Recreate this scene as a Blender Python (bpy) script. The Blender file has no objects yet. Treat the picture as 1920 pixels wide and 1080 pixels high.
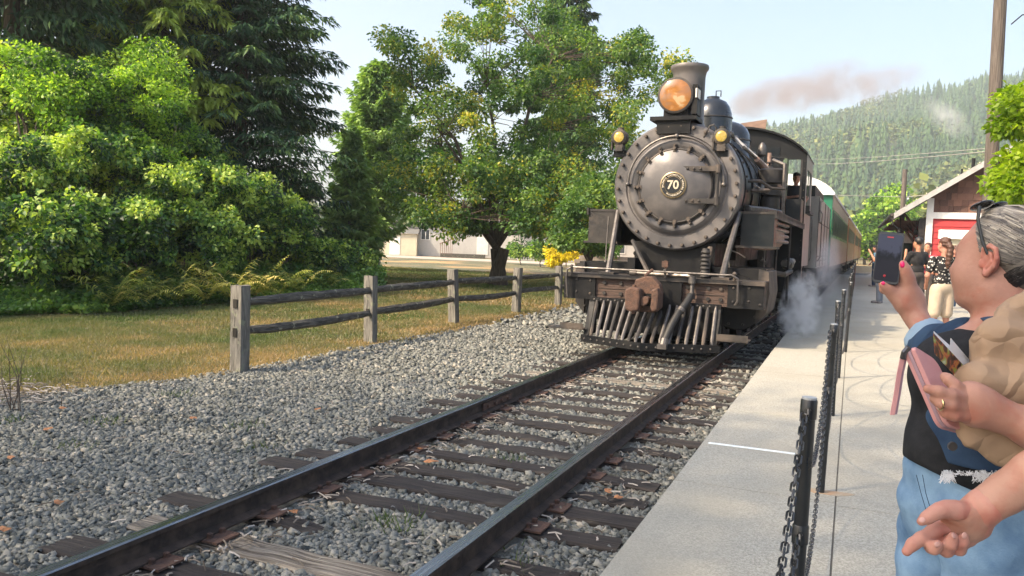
import bpy, math, random
import numpy as np
from mathutils import Vector, Matrix

random.seed(7)
rng = np.random.default_rng(7)
S = bpy.context.scene
COL = S.collection
R = math.radians
PI = math.pi

# ------------------------------------------------------------------ camera
CAM = np.array([2.518, 0.0, 1.551])
YAW, PITCH, ROLL, FPX = 0.39997, -0.058673, 0.034243, 1502.6
cy_, sy_, cp_, sp_ = math.cos(YAW), math.sin(YAW), math.cos(PITCH), math.sin(PITCH)
FW = np.array([-sy_*cp_, cy_*cp_, sp_])
R0 = np.array([cy_, sy_, 0.0]); U0 = np.cross(R0, FW)
RT = R0*math.cos(ROLL) + U0*math.sin(ROLL)
UP = -R0*math.sin(ROLL) + U0*math.cos(ROLL)
cam_d = bpy.data.cameras.new('camera'); cam = bpy.data.objects.new('camera', cam_d); COL.objects.link(cam)
cam.matrix_world = Matrix(((RT[0], UP[0], -FW[0], CAM[0]), (RT[1], UP[1], -FW[1], CAM[1]),
                           (RT[2], UP[2], -FW[2], CAM[2]), (0, 0, 0, 1)))
cam_d.sensor_width = 36.0; cam_d.lens = 36.0*FPX/1920.0
cam_d.clip_start = 0.05; cam_d.clip_end = 6000
S.camera = cam

# ------------------------------------------------------------------ sky, sun, exposure
SUN_EL, SUN_DIR = R(43.0), Vector((-0.56, -0.60, 0.0)).normalized()     # towards the sun
w = bpy.data.worlds.new('World'); S.world = w; w.use_nodes = True
wn = w.node_tree.nodes; wl = w.node_tree.links
bg = wn['Background']; bg.inputs['Strength'].default_value = 0.12
sky = wn.new('ShaderNodeTexSky'); sky.sky_type = 'NISHITA'; sky.sun_disc = False
sky.sun_elevation = SUN_EL; sky.sun_rotation = math.atan2(SUN_DIR.x, SUN_DIR.y)
sky.air_density = 1.0; sky.dust_density = 5.0; sky.ozone_density = 0.9
wl.new(sky.outputs[0], bg.inputs['Color'])
sun_d = bpy.data.lights.new('sun', 'SUN'); sun_d.energy = 2.4; sun_d.angle = R(1.0); sun_d.color = (1.0, 0.79, 0.55)
sun = bpy.data.objects.new('sun', sun_d); COL.objects.link(sun)
sv = Vector((SUN_DIR.x*math.cos(SUN_EL), SUN_DIR.y*math.cos(SUN_EL), math.sin(SUN_EL)))
sun.rotation_euler = sv.to_track_quat('Z', 'Y').to_euler(); sun.location = (-20, -15, 40)
S.view_settings.view_transform = 'Standard'; S.view_settings.look = 'None'
S.view_settings.exposure = 1.60; S.view_settings.gamma = 1.0; S.view_settings.use_curve_mapping = False
S.render.engine = 'CYCLES'
cyc = S.cycles
cyc.max_bounces = 6; cyc.diffuse_bounces = 3; cyc.glossy_bounces = 3; cyc.transmission_bounces = 4
cyc.transparent_max_bounces = 8; cyc.volume_bounces = 2; cyc.volume_step_rate = 1.0; cyc.volume_max_steps = 128
cyc.use_denoising = True

# ------------------------------------------------------------------ helpers
def at(px, py, d):
    """world point seen at (px, py) of the 1920x1080 photograph, d metres ahead of the lens"""
    return CAM + d*(FW + RT*((px-960)/FPX) - UP*((py-540)/FPX))

def lay(px, d, z=-0.2):
    """ground point d metres ahead, in line with px"""
    a = CAM + d*(FW + RT*((px-960)/FPX)); return (float(a[0]), float(a[1]), z)

def tag(o, label=None, cat=None, group=None, kind=None):
    if label: o['label'] = label
    if cat: o['category'] = cat
    if group: o['group'] = group
    if kind: o['kind'] = kind
    return o

def thing(name, label, cat, loc=(0, 0, 0), rz=0.0, group=None, kind=None):
    o = bpy.data.objects.new(name, None); COL.objects.link(o)
    o.empty_display_size = 0.2
    o.location = loc; o.rotation_euler = (0, 0, rz)
    return tag(o, label, cat, group, kind)

def link(name, me, parent=None, loc=None, rot=None, scl=None):
    o = bpy.data.objects.new(name, me); COL.objects.link(o)
    if parent is not None: o.parent = parent
    if loc is not None: o.location = loc
    if rot is not None: o.rotation_euler = rot
    if scl is not None: o.scale = scl
    return o

def np_mesh(name, V, F, mats, tint=None, midx=None, smooth=False):
    """V (N,3); F (M,k) int array or list of such arrays"""
    if not isinstance(F, (list, tuple)): F = [F]
    F = [np.asarray(f, dtype=np.int32) for f in F if len(f)]
    me = bpy.data.meshes.new(name)
    V = np.asarray(V, dtype=np.float32)
    me.vertices.add(len(V)); me.vertices.foreach_set('co', V.ravel())
    loops = np.concatenate([f.ravel() for f in F]); tot = np.concatenate([np.full(len(f), f.shape[1], np.int32) for f in F])
    st = np.zeros(len(tot), np.int32); st[1:] = np.cumsum(tot)[:-1]
    me.loops.add(len(loops)); me.loops.foreach_set('vertex_index', loops)
    me.polygons.add(len(tot)); me.polygons.foreach_set('loop_start', st)
    try: me.polygons.foreach_set('loop_total', tot)
    except Exception: pass
    if not isinstance(mats, (list, tuple)): mats = [mats]
    for m in mats: me.materials.append(m)
    if midx is not None: me.polygons.foreach_set('material_index', np.asarray(midx, np.int32))
    if smooth: me.polygons.foreach_set('use_smooth', np.ones(len(tot), bool))
    if tint is not None:
        a = me.attributes.new('tint', 'FLOAT', 'POINT'); a.data.foreach_set('value', np.asarray(tint, np.float32))
    me.update(calc_edges=True)
    return me

class MB:
    """collects simple solids into one mesh"""
    def __init__(s): s.v = []; s.f = []
    def add(s, vs, fs, M=None):
        b = len(s.v)
        if M is not None: vs = [tuple(M @ Vector(v)) for v in vs]
        s.v += [tuple(v) for v in vs]; s.f += [tuple(b+i for i in f) for f in fs]; return s
    def box(s, x0, x1, y0, y1, z0, z1, M=None):
        vs = [(x0,y0,z0),(x1,y0,z0),(x1,y1,z0),(x0,y1,z0),(x0,y0,z1),(x1,y0,z1),(x1,y1,z1),(x0,y1,z1)]
        return s.add(vs, [(0,3,2,1),(4,5,6,7),(0,1,5,4),(1,2,6,5),(2,3,7,6),(3,0,4,7)], M)
    def cbox(s, c, d, rz=0.0, M=None):
        m = Matrix.Translation(c) @ Matrix.Rotation(rz, 4, 'Z')
        if M is not None: m = M @ m
        return s.box(-d[0]/2, d[0]/2, -d[1]/2, d[1]/2, -d[2]/2, d[2]/2, m)
    def tube(s, pts, r, n=8, caps=True):
        pts = [Vector(p) for p in pts]; rs = r if isinstance(r, (list, tuple)) else [r]*len(pts)
        b = len(s.v); up = None
        for i, p in enumerate(pts):
            if i == 0: d = pts[1]-pts[0]
            elif i == len(pts)-1: d = pts[-1]-pts[-2]
            else: d = (pts[i+1]-pts[i]).normalized() + (pts[i]-pts[i-1]).normalized()
            if d.length < 1e-9: d = Vector((0, 0, 1))
            d.normalize()
            if up is None: up = Vector((0, 0, 1)) if abs(d.z) < 0.9 else Vector((1, 0, 0))
            a = up.cross(d)
            if a.length < 1e-6: a = d.orthogonal()
            a.normalize(); c = d.cross(a); up = c
            for k in range(n):
                t = 2*PI*k/n; q = p + (a*math.cos(t) + c*math.sin(t))*rs[i]
                s.v.append(tuple(q))
        for i in range(len(pts)-1):
            for k in range(n):
                k2 = (k+1) % n
                s.f.append((b+i*n+k, b+i*n+k2, b+(i+1)*n+k2, b+(i+1)*n+k))
        if caps:
            s.f.append(tuple(b+k for k in reversed(range(n)))); e = b+(len(pts)-1)*n
            s.f.append(tuple(e+k for k in range(n)))
        return s
    def cyl(s, p0, p1, r0, r1=None, n=12): return s.tube([p0, p1], [r0, r0 if r1 is None else r1], n)
    def lathe(s, prof, c, axis='Z', n=24):
        """prof: list of (radius, height along axis)"""
        b = len(s.v)
        for (r, h) in prof:
            for k in range(n):
                t = 2*PI*k/n; a, q = r*math.cos(t), r*math.sin(t)
                if axis == 'Z': p = (c[0]+a, c[1]+q, c[2]+h)
                elif axis == 'Y': p = (c[0]+a, c[1]+h, c[2]-q)
                else: p = (c[0]+h, c[1]+a, c[2]+q)
                s.v.append(p)
        for i in range(len(prof)-1):
            for k in range(n):
                k2 = (k+1) % n
                s.f.append((b+i*n+k, b+i*n+k2, b+(i+1)*n+k2, b+(i+1)*n+k))
        s.f.append(tuple(b+k for k in reversed(range(n)))); e = b+(len(prof)-1)*n
        s.f.append(tuple(e+k for k in range(n)))
        return s
    def ball(s, c, r, n=8, m=6):
        r3 = r if isinstance(r, (tuple, list)) else (r, r, r)
        pr = []
        b = len(s.v)
        for i in range(m+1):
            a = PI*i/m; rr = max(math.sin(a), 0.02)
            for k in range(n):
                t = 2*PI*k/n
                s.v.append((c[0]+r3[0]*rr*math.cos(t), c[1]+r3[1]*rr*math.sin(t), c[2]-r3[2]*math.cos(a)))
        for i in range(m):
            for k in range(n):
                k2 = (k+1) % n
                s.f.append((b+i*n+k, b+i*n+k2, b+(i+1)*n+k2, b+(i+1)*n+k))
        s.f.append(tuple(b+k for k in reversed(range(n)))); e = b+m*n
        s.f.append(tuple(e+k for k in range(n)))
        return s
    def prism(s, poly, h0, h1, plane='XY'):
        """poly extruded along the third axis"""
        n = len(poly)
        def P(a, b_, h):
            return (a, b_, h) if plane == 'XY' else ((a, h, b_) if plane == 'XZ' else (h, a, b_))
        vs = [P(a, b_, h0) for a, b_ in poly] + [P(a, b_, h1) for a, b_ in poly]
        fs = [tuple(reversed(range(n))), tuple(range(n, 2*n))] + [(i, (i+1) % n, n+(i+1) % n, n+i) for i in range(n)]
        return s.add(vs, fs)
    def mesh(s, name, m, smooth=False, ang=None):
        me = bpy.data.meshes.new(name); me.from_pydata(s.v, [], s.f)
        for x in (m if isinstance(m, (list, tuple)) else [m]): me.materials.append(x)
        if smooth:
            me.polygons.foreach_set('use_smooth', [True]*len(me.polygons))
            try: me.set_sharp_from_angle(angle=R(ang or 38))
            except Exception: pass
        me.update(); return me
    def build(s, name, m, parent=None, smooth=False, loc=None, rot=None):
        me = s.mesh(name, m, smooth)
        import bmesh
        bm = bmesh.new(); bm.from_mesh(me); bmesh.ops.recalc_face_normals(bm, faces=bm.faces); bm.to_mesh(me); bm.free()
        return link(name, me, parent, loc, rot)

# ------------------------------------------------------------------ materials
def mat(name, c1, c2=None, rough=0.7, metal=0.0, scale=6.0, detail=5.0, bump=0.0, bscale=None, stretch=None,
        lo=0.35, hi=0.65, spec=0.5, c3=None, s3=1.2, lo3=0.5, hi3=0.62, bdist=0.02, sss=0.0, rvar=0.0, coat=0.0):
    m = bpy.data.materials.new(name); m.use_nodes = True
    nt = m.node_tree; N = nt.nodes; L = nt.links; b = N['Principled BSDF']
    b.inputs['Roughness'].default_value = rough; b.inputs['Metallic'].default_value = metal
    b.inputs['Specular IOR Level'].default_value = spec; b.inputs['Coat Weight'].default_value = coat
    b.inputs['Base Color'].default_value = (*c1, 1)
    tc = N.new('ShaderNodeTexCoord'); mp = N.new('ShaderNodeMapping'); L.new(tc.outputs['Object'], mp.inputs[0])
    if stretch: mp.inputs['Scale'].default_value = stretch
    no = N.new('ShaderNodeTexNoise'); no.inputs['Scale'].default_value = scale; no.inputs['Detail'].default_value = detail
    no.inputs['Roughness'].default_value = 0.62
    L.new(mp.outputs[0], no.inputs['Vector'])
    last = None
    if c2 is not None:
        mr = N.new('ShaderNodeMapRange'); mr.inputs[1].default_value = lo; mr.inputs[2].default_value = hi
        L.new(no.outputs[0], mr.inputs[0])
        mx = N.new('ShaderNodeMix'); mx.data_type = 'RGBA'
        mx.inputs[6].default_value = (*c1, 1); mx.inputs[7].default_value = (*c2, 1)
        L.new(mr.outputs[0], mx.inputs[0]); last = mx.outputs[2]
        if c3 is not None:
            n3 = N.new('ShaderNodeTexNoise'); n3.inputs['Scale'].default_value = s3; n3.inputs['Detail'].default_value = 4
            L.new(tc.outputs['Object'], n3.inputs['Vector'])
            m3 = N.new('ShaderNodeMapRange'); m3.inputs[1].default_value = lo3; m3.inputs[2].default_value = hi3
            L.new(n3.outputs[0], m3.inputs[0])
            x3 = N.new('ShaderNodeMix'); x3.data_type = 'RGBA'; x3.inputs[7].default_value = (*c3, 1)
            L.new(m3.outputs[0], x3.inputs[0]); L.new(last, x3.inputs[6]); last = x3.outputs[2]
        L.new(last, b.inputs['Base Color'])
    if rvar:
        rr = N.new('ShaderNodeMapRange'); rr.inputs[1].default_value = 0.3; rr.inputs[2].default_value = 0.7
        rr.inputs[3].default_value = max(0.05, rough-rvar); rr.inputs[4].default_value = min(1, rough+rvar)
        L.new(no.outputs[0], rr.inputs[0]); L.new(rr.outputs[0], b.inputs['Roughness'])
    if bump:
        bn = N.new('ShaderNodeTexNoise'); bn.inputs['Scale'].default_value = bscale or scale*4; bn.inputs['Detail'].default_value = 6
        L.new(mp.outputs[0], bn.inputs['Vector'])
        bp = N.new('ShaderNodeBump'); bp.inputs['Strength'].default_value = bump; bp.inputs['Distance'].default_value = bdist
        L.new(bn.outputs[0], bp.inputs['Height']); L.new(bp.outputs[0], b.inputs['Normal'])
    if sss:
        b.inputs['Subsurface Weight'].default_value = sss; b.inputs['Subsurface Radius'].default_value = (0.012, 0.005, 0.003)
        b.inputs['Subsurface Scale'].default_value = 1.0
    m['bsdf'] = 1
    return m

def tint_mat(name, stops, rough=0.6, trans=0.0, spec=0.3, nscale=0.0, namp=0.25):
    """colour picked along a ramp by the per-piece tint attribute (leaf, stone, blade), optional light through it"""
    m = bpy.data.materials.new(name); m.use_nodes = True
    nt = m.node_tree; N = nt.nodes; L = nt.links; b = N['Principled BSDF']
    a = N.new('ShaderNodeAttribute'); a.attribute_name = 'tint'
    src = a.outputs['Fac']
    if nscale:
        tc = N.new('ShaderNodeTexCoord'); no = N.new('ShaderNodeTexNoise'); no.inputs['Scale'].default_value = nscale
        L.new(tc.outputs['Object'], no.inputs['Vector'])
        ma = N.new('ShaderNodeMath'); ma.operation = 'MULTIPLY_ADD'; ma.inputs[1].default_value = namp*2; ma.inputs[2].default_value = -namp
        L.new(no.outputs[0], ma.inputs[0]); ad = N.new('ShaderNodeMath'); ad.operation = 'ADD'
        L.new(ma.outputs[0], ad.inputs[0]); L.new(src, ad.inputs[1]); src = ad.outputs[0]
    cr = N.new('ShaderNodeValToRGB'); L.new(src, cr.inputs[0])
    el = cr.color_ramp.elements
    while len(el) < len(stops): el.new(0.5)
    for e, (p, c) in zip(el, stops): e.position = p; e.color = (*c, 1)
    L.new(cr.outputs[0], b.inputs['Base Color'])
    b.inputs['Roughness'].default_value = rough; b.inputs['Specular IOR Level'].default_value = spec
    if trans:
        t = N.new('ShaderNodeBsdfTranslucent'); g = N.new('ShaderNodeMix'); g.data_type = 'RGBA'; g.blend_type = 'MULTIPLY'
        g.inputs[0].default_value = 1.0; g.inputs[7].default_value = (1.5, 1.6, 0.5, 1)
        L.new(cr.outputs[0], g.inputs[6]); L.new(g.outputs[2], t.inputs[0])
        mx = N.new('ShaderNodeMixShader'); mx.inputs[0].default_value = trans
        L.new(b.outputs[0], mx.inputs[1]); L.new(t.outputs[0], mx.inputs[2])
        L.new(mx.outputs[0], N['Material Output'].inputs['Surface'])
    return m

M = {}
M['ballast_bed'] = mat('ballast_bed', (0.11,0.115,0.105), (0.20,0.20,0.185), 0.95, scale=60, bump=1.0, bscale=45, lo=0.3, hi=0.7, c3=(0.20,0.165,0.105), s3=0.9, lo3=0.55, hi3=0.72, bdist=0.03)
M['lawn'] = mat('lawn', (0.085,0.098,0.048), (0.155,0.142,0.085), 0.95, scale=0.55, detail=8, bump=0.9, bscale=30, lo=0.36, hi=0.62, c3=(0.36,0.235,0.105), s3=0.16, lo3=0.50, hi3=0.62, bdist=0.04)  # orange patches put sunlit straw, sunlight included, into the ground colour
M['concrete'] = mat('concrete', (0.25,0.243,0.205), (0.41,0.40,0.345), 0.92, scale=95, detail=3, bump=0.7, bscale=150, lo=0.36, hi=0.64, c3=(0.285,0.27,0.22), s3=0.9, lo3=0.46, hi3=0.80, bdist=0.006)
M['joint'] = mat('joint_grit', (0.11,0.105,0.09), (0.15,0.14,0.12), 0.95, scale=20)
M['concrete_fine'] = M['concrete']
M['tie'] = mat('tie_wood', (0.011,0.0095,0.009), (0.048,0.039,0.034), 0.92, scale=5, stretch=(0.35,6,6), bump=1.0, bscale=9, lo=0.35, hi=0.68, bdist=0.02, c3=(0.065,0.055,0.046), s3=3.0, lo3=0.6, hi3=0.8)
M['tie_old'] = mat('tie_weathered_wood', (0.07,0.058,0.045), (0.30,0.27,0.225), 0.95, scale=5, stretch=(0.3,9,9), bump=1.0, bscale=9, lo=0.38, hi=0.62, bdist=0.03)
M['rail_side'] = mat('rail_rusty_side', (0.034,0.026,0.022), (0.085,0.060,0.046), 0.8, scale=9, bump=0.3, lo=0.4, hi=0.7, spec=0.3)
M['rail_top'] = mat('rail_polished_top', (0.30,0.31,0.32), (0.20,0.20,0.20), 0.28, metal=1.0, scale=3, stretch=(30,0.8,1), rvar=0.1)
M['rust'] = mat('rust', (0.115,0.062,0.042), (0.06,0.036,0.028), 0.85, scale=14, bump=0.5)
M['iron'] = mat('black_iron', (0.005,0.006,0.008), (0.014,0.014,0.014), 0.55, metal=0.2, spec=0.28, scale=5, bump=0.15, rvar=0.15)
M['iron_dusty'] = mat('dusty_iron', (0.014,0.014,0.015), (0.038,0.034,0.031), 0.65, metal=0.1, scale=4, bump=0.2, c3=(0.085,0.068,0.055), s3=2.2)
M['graphite'] = mat('graphite_smokebox', (0.118,0.112,0.112), (0.165,0.152,0.146), 0.48, metal=0.35, scale=2.6, detail=8, bump=0.12, bscale=12, c3=(0.080,0.078,0.082), s3=1.7, lo3=0.45, hi3=0.62, rvar=0.14)
M['boiler'] = mat('boiler_jacket', (0.009,0.014,0.018), (0.024,0.026,0.028), 0.38, metal=0.35, spec=0.28, scale=2.2, bump=0.06, rvar=0.12)
M['gloss_black'] = mat('gloss_black_paint', (0.008,0.011,0.015), (0.016,0.019,0.023), 0.22, metal=0.0, scale=3, rvar=0.08, coat=0.3)
M['cab'] = mat('cab_black_paint', (0.003,0.004,0.006), (0.006,0.0075,0.009), 0.5, spec=0.28, scale=3, rvar=0.1)
M['tender'] = mat('tender_sky_reflection_paint', (0.16,0.155,0.145), (0.25,0.235,0.215), 0.42, scale=2.0, detail=7, stretch=(1,1,0.5), metal=0.1, rvar=0.12)  # dark glossy paint, its bright sky reflection put into the base colour
M['brass'] = mat('brass', (0.34,0.27,0.16), (0.22,0.17,0.10), 0.4, metal=0.8, scale=20)
M['steel'] = mat('worn_steel', (0.15,0.138,0.128), (0.075,0.070,0.068), 0.45, metal=0.6, scale=8, bump=0.1, rvar=0.1)
M['beam_wood'] = mat('pilot_beam_wood', (0.050,0.034,0.028), (0.10,0.065,0.052), 0.85, scale=4, stretch=(0.6,6,9), bump=0.9, bscale=5, bdist=0.02)
M['rubber'] = mat('black_rubber', (0.018,0.018,0.018), None, 0.6)
M['lagging'] = mat('pipe_lagging', (0.32,0.23,0.19), (0.20,0.13,0.105), 0.9, scale=16, bump=0.6)
M['cab_green'] = mat('cab_green_paint', (0.10,0.14,0.085), (0.065,0.10,0.06), 0.5, scale=6)
M['brown_panel'] = mat('brown_panel', (0.24,0.16,0.12), (0.17,0.11,0.085), 0.75, scale=6, stretch=(1,1,3))
M['coach_green'] = mat('coach_green_paint', (0.018,0.125,0.070), (0.024,0.155,0.088), 0.3, scale=2, rvar=0.08, coat=0.2)
M['coach_cream'] = mat('coach_cream_panel', (0.24,0.19,0.155), (0.31,0.235,0.185), 0.4, scale=1.2, stretch=(1,0.3,2))
M['coach_red'] = mat('coach_red_paint', (0.36,0.095,0.05), (0.27,0.075,0.045), 0.38, scale=2, coat=0.2)
M['coach_orange'] = mat('coach_orange_paint', (0.46,0.19,0.095), (0.38,0.15,0.075), 0.38, scale=2, coat=0.2)
M['roof_white'] = mat('coach_roof_white', (0.62,0.64,0.64), (0.50,0.52,0.52), 0.6, scale=3)
M['glass_dark'] = mat('dark_window_glass', (0.012,0.03,0.026), None, 0.4, spec=0.12)
M['glass_house'] = mat('house_window_glass', (0.05,0.06,0.07), None, 0.08, spec=0.8)
M['white_paint'] = mat('white_paint', (0.72,0.72,0.68), (0.60,0.60,0.57), 0.6, scale=5, bump=0.05)
M['grey_paint'] = mat('grey_trim_paint', (0.38,0.38,0.37), (0.30,0.30,0.29), 0.7, scale=5)
M['house_wall'] = mat('house_siding', (0.46,0.45,0.42), (0.40,0.39,0.37), 0.8, scale=1.5, stretch=(1,1,0.3))
M['shed_wall'] = mat('shed_siding', (0.55,0.50,0.37), (0.47,0.43,0.32), 0.8, scale=1.5)
M['red_siding'] = mat('red_siding', (0.43,0.035,0.038), (0.36,0.030,0.033), 0.7, scale=4, stretch=(0.5,1,6), bump=0.15)
M['shingle'] = mat('cedar_shingle', (0.105,0.052,0.038), (0.15,0.078,0.055), 0.9, scale=8, stretch=(6,6,1), bump=0.5)
M['roof_tin'] = mat('station_roofing', (0.16,0.16,0.15), (0.11,0.11,0.105), 0.8, scale=8, bump=0.3)
M['pole_wood'] = mat('utility_pole_wood', (0.070,0.058,0.050), (0.15,0.128,0.112), 0.92, scale=7, stretch=(7,7,0.35), bump=1.0, bscale=8, bdist=0.02)
M['fence_wood'] = mat('fence_weathered_wood', (0.085,0.082,0.072), (0.215,0.205,0.18), 0.95, scale=6, stretch=(5,5,0.6), bump=1.0, bscale=9, bdist=0.02, c3=(0.20,0.21,0.15), s3=9, lo3=0.58, hi3=0.66)
M['fence_rail'] = mat('fence_rail_wood', (0.035,0.034,0.030), (0.125,0.118,0.10), 0.95, scale=6, stretch=(5,0.7,5), bump=1.0, bscale=8, bdist=0.03, c3=(0.24,0.24,0.17), s3=11, lo3=0.62, hi3=0.68)
M['bark'] = mat('bark', (0.055,0.042,0.034), (0.125,0.098,0.078), 0.95, scale=5, stretch=(3,3,0.6), bump=1.0, bscale=6, bdist=0.03)
M['bollard'] = mat('bollard_black_paint', (0.010,0.012,0.014), (0.018,0.020,0.022), 0.33, scale=8, rvar=0.08)
M['chain'] = mat('chain_steel', (0.055,0.055,0.058), (0.12,0.12,0.12), 0.35, metal=0.8, scale=30)
M['cap_grey'] = mat('bollard_cap', (0.34,0.36,0.37), None, 0.5)
M['line_white'] = mat('painted_line', (0.74,0.80,0.82), (0.55,0.58,0.58), 0.8, scale=30, lo=0.45, hi=0.75)
M['gravel_path'] = mat('gravel_drive', (0.42,0.37,0.31), (0.33,0.29,0.24), 0.95, scale=3, bump=0.4)
M['stone_wall'] = mat('garden_wall_stone', (0.36,0.31,0.26), (0.25,0.21,0.18), 0.9, scale=3, bump=0.6)
M['wire'] = mat('overhead_wire', (0.30,0.29,0.26), None, 0.6)
M['asphalt'] = mat('dark_asphalt', (0.05,0.05,0.05), (0.07,0.07,0.068), 0.9, scale=20, bump=0.3)
M['stone'] = tint_mat('ballast_stone', [(0.0,(0.080,0.086,0.080)),(0.45,(0.175,0.185,0.170)),(0.8,(0.27,0.265,0.235)),(1.0,(0.38,0.345,0.28))], 0.9, spec=0.25, nscale=1.1, namp=0.16)
M['fines'] = tint_mat('grit', [(0.0,(0.13,0.115,0.08)),(0.6,(0.28,0.24,0.17)),(1.0,(0.42,0.38,0.29))], 0.95, spec=0.1)
M['blade'] = tint_mat('grass_blade', [(0.0,(0.050,0.095,0.026)),(0.4,(0.115,0.140,0.060)),(0.75,(0.190,0.168,0.090)),(1.0,(0.33,0.235,0.13))], 0.8, trans=0.3)
M['debris'] = tint_mat('dry_twig', [(0.0,(0.06,0.05,0.04)),(0.6,(0.19,0.165,0.135)),(1.0,(0.42,0.39,0.35))], 0.9)
M['leaf_spruce'] = tint_mat('spruce_needles', [(0.0,(0.014,0.041,0.025)),(0.5,(0.038,0.090,0.046)),(0.8,(0.084,0.167,0.061)),(1.0,(0.189,0.290,0.080))], 0.55, trans=0.12)
M['leaf_hemlock'] = tint_mat('hemlock_needles', [(0.0,(0.033,0.075,0.022)),(0.5,(0.125,0.206,0.040)),(1.0,(0.375,0.475,0.094))], 0.6, trans=0.25)
M['leaf_cedar'] = tint_mat('cedar_needles', [(0.0,(0.045,0.105,0.051)),(0.5,(0.135,0.247,0.093)),(1.0,(0.300,0.450,0.135))], 0.6, trans=0.2)
M['leaf_maple'] = tint_mat('maple_leaf', [(0.0,(0.038,0.095,0.032)),(0.5,(0.110,0.205,0.052)),(0.8,(0.205,0.300,0.065)),(0.93,(0.33,0.36,0.06)),(1.0,(0.46,0.41,0.06))], 0.5, trans=0.35, spec=0.4)
M['leaf_alder'] = tint_mat('alder_leaf', [(0.0,(0.022,0.065,0.019)),(0.35,(0.081,0.178,0.032)),(0.7,(0.227,0.400,0.049)),(1.0,(0.497,0.648,0.119))], 0.5, trans=0.42, spec=0.4)
M['leaf_shrub'] = tint_mat('shrub_leaf', [(0.0,(0.012,0.043,0.017)),(0.4,(0.050,0.130,0.036)),(0.75,(0.156,0.294,0.060)),(1.0,(0.432,0.552,0.132))], 0.5, trans=0.3, spec=0.4)
M['leaf_lime'] = tint_mat('lime_green_leaf', [(0.0,(0.082,0.156,0.010)),(0.5,(0.197,0.303,0.015)),(1.0,(0.344,0.426,0.033))], 0.5, trans=0.5, spec=0.4)
M['fern'] = tint_mat('fern_frond', [(0.0,(0.099,0.165,0.033)),(0.5,(0.330,0.363,0.077)),(1.0,(0.682,0.572,0.209))], 0.7, trans=0.35)
M['far_tree'] = tint_mat('far_forest_green', [(0.0,(0.018,0.052,0.028)),(0.5,(0.060,0.115,0.040)),(0.8,(0.125,0.165,0.048)),(1.0,(0.22,0.235,0.065))], 0.8)
M['flower_yellow'] = tint_mat('yellow_blossom', [(0.0,(0.20,0.20,0.02)),(0.5,(0.62,0.50,0.02)),(1.0,(0.80,0.66,0.03))], 0.6, trans=0.3)
M['dead_leaf'] = mat('fallen_orange_leaf', (0.24,0.10,0.04), (0.42,0.20,0.08), 0.7, scale=12)
M['paper'] = mat('white_paper', (0.75,0.76,0.78), None, 0.8)

class SDF:
    def __init__(s, k=0.02): s.k = k; s.p = []; s.cut = []; s.sub = []; s.noise = None
    def cap(s, a, b, ra, rb=None): s.p.append(('c', np.array(a, float), np.array(b, float), ra, ra if rb is None else rb)); return s
    def path(s, pts, rs):
        for i in range(len(pts)-1): s.cap(pts[i], pts[i+1], rs[i], rs[i+1])
        return s
    def ell(s, c, r, B=None): s.p.append(('e', np.array(c, float), np.array(r, float) if hasattr(r, '__len__') else np.full(3, float(r)), B)); return s
    def minus(s, c, r, B=None, k=0.006): s.sub.append((np.array(c, float), np.array(r, float) if hasattr(r, '__len__') else np.full(3, float(r)), B, k)); return s
    def plane(s, p, n): n = np.array(n, float); s.cut.append((np.array(p, float), n/np.linalg.norm(n))); return s      # keeps the side n points away from
    @staticmethod
    def _e(P, c, r, B):
        q = P-c
        if B is not None: q = q @ B.T
        k0 = np.linalg.norm(q/r, axis=1); k1 = np.linalg.norm(q/(r*r), axis=1)
        return k0*(k0-1)/np.maximum(k1, 1e-9)
    def f(s, P):
        d = None
        for it in s.p:
            if it[0] == 'c':
                _, a, b, ra, rb = it; ab = b-a; t = np.clip((P-a) @ ab/max(ab @ ab, 1e-12), 0, 1)
                e = np.linalg.norm(P-a-t[:, None]*ab, axis=1)-(ra+(rb-ra)*t)
            else: e = s._e(P, it[1], it[2], it[3])
            if d is None: d = e
            else:
                h = np.clip(0.5+0.5*(e-d)/s.k, 0, 1); d = e*(1-h)+d*h-s.k*h*(1-h)
        for c, r, B, k in s.sub:
            e = -s._e(P, c, r, B); h = np.clip(0.5-0.5*(e-d)/k, 0, 1); d = e*(1-h)+d*h+k*h*(1-h)
        if s.noise is not None: d = d+s.noise(P)
        for p, n in s.cut: d = np.maximum(d, (P-p) @ n)
        return d
    def bounds(s):
        lo, hi = [], []
        for it in s.p:
            if it[0] == 'c': m = max(it[3], it[4]); lo += [np.minimum(it[1], it[2])-m]; hi += [np.maximum(it[1], it[2])+m]
            else: m = it[2].max(); lo += [it[1]-m]; hi += [it[1]+m]
        return np.min(lo, 0), np.max(hi, 0)

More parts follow.
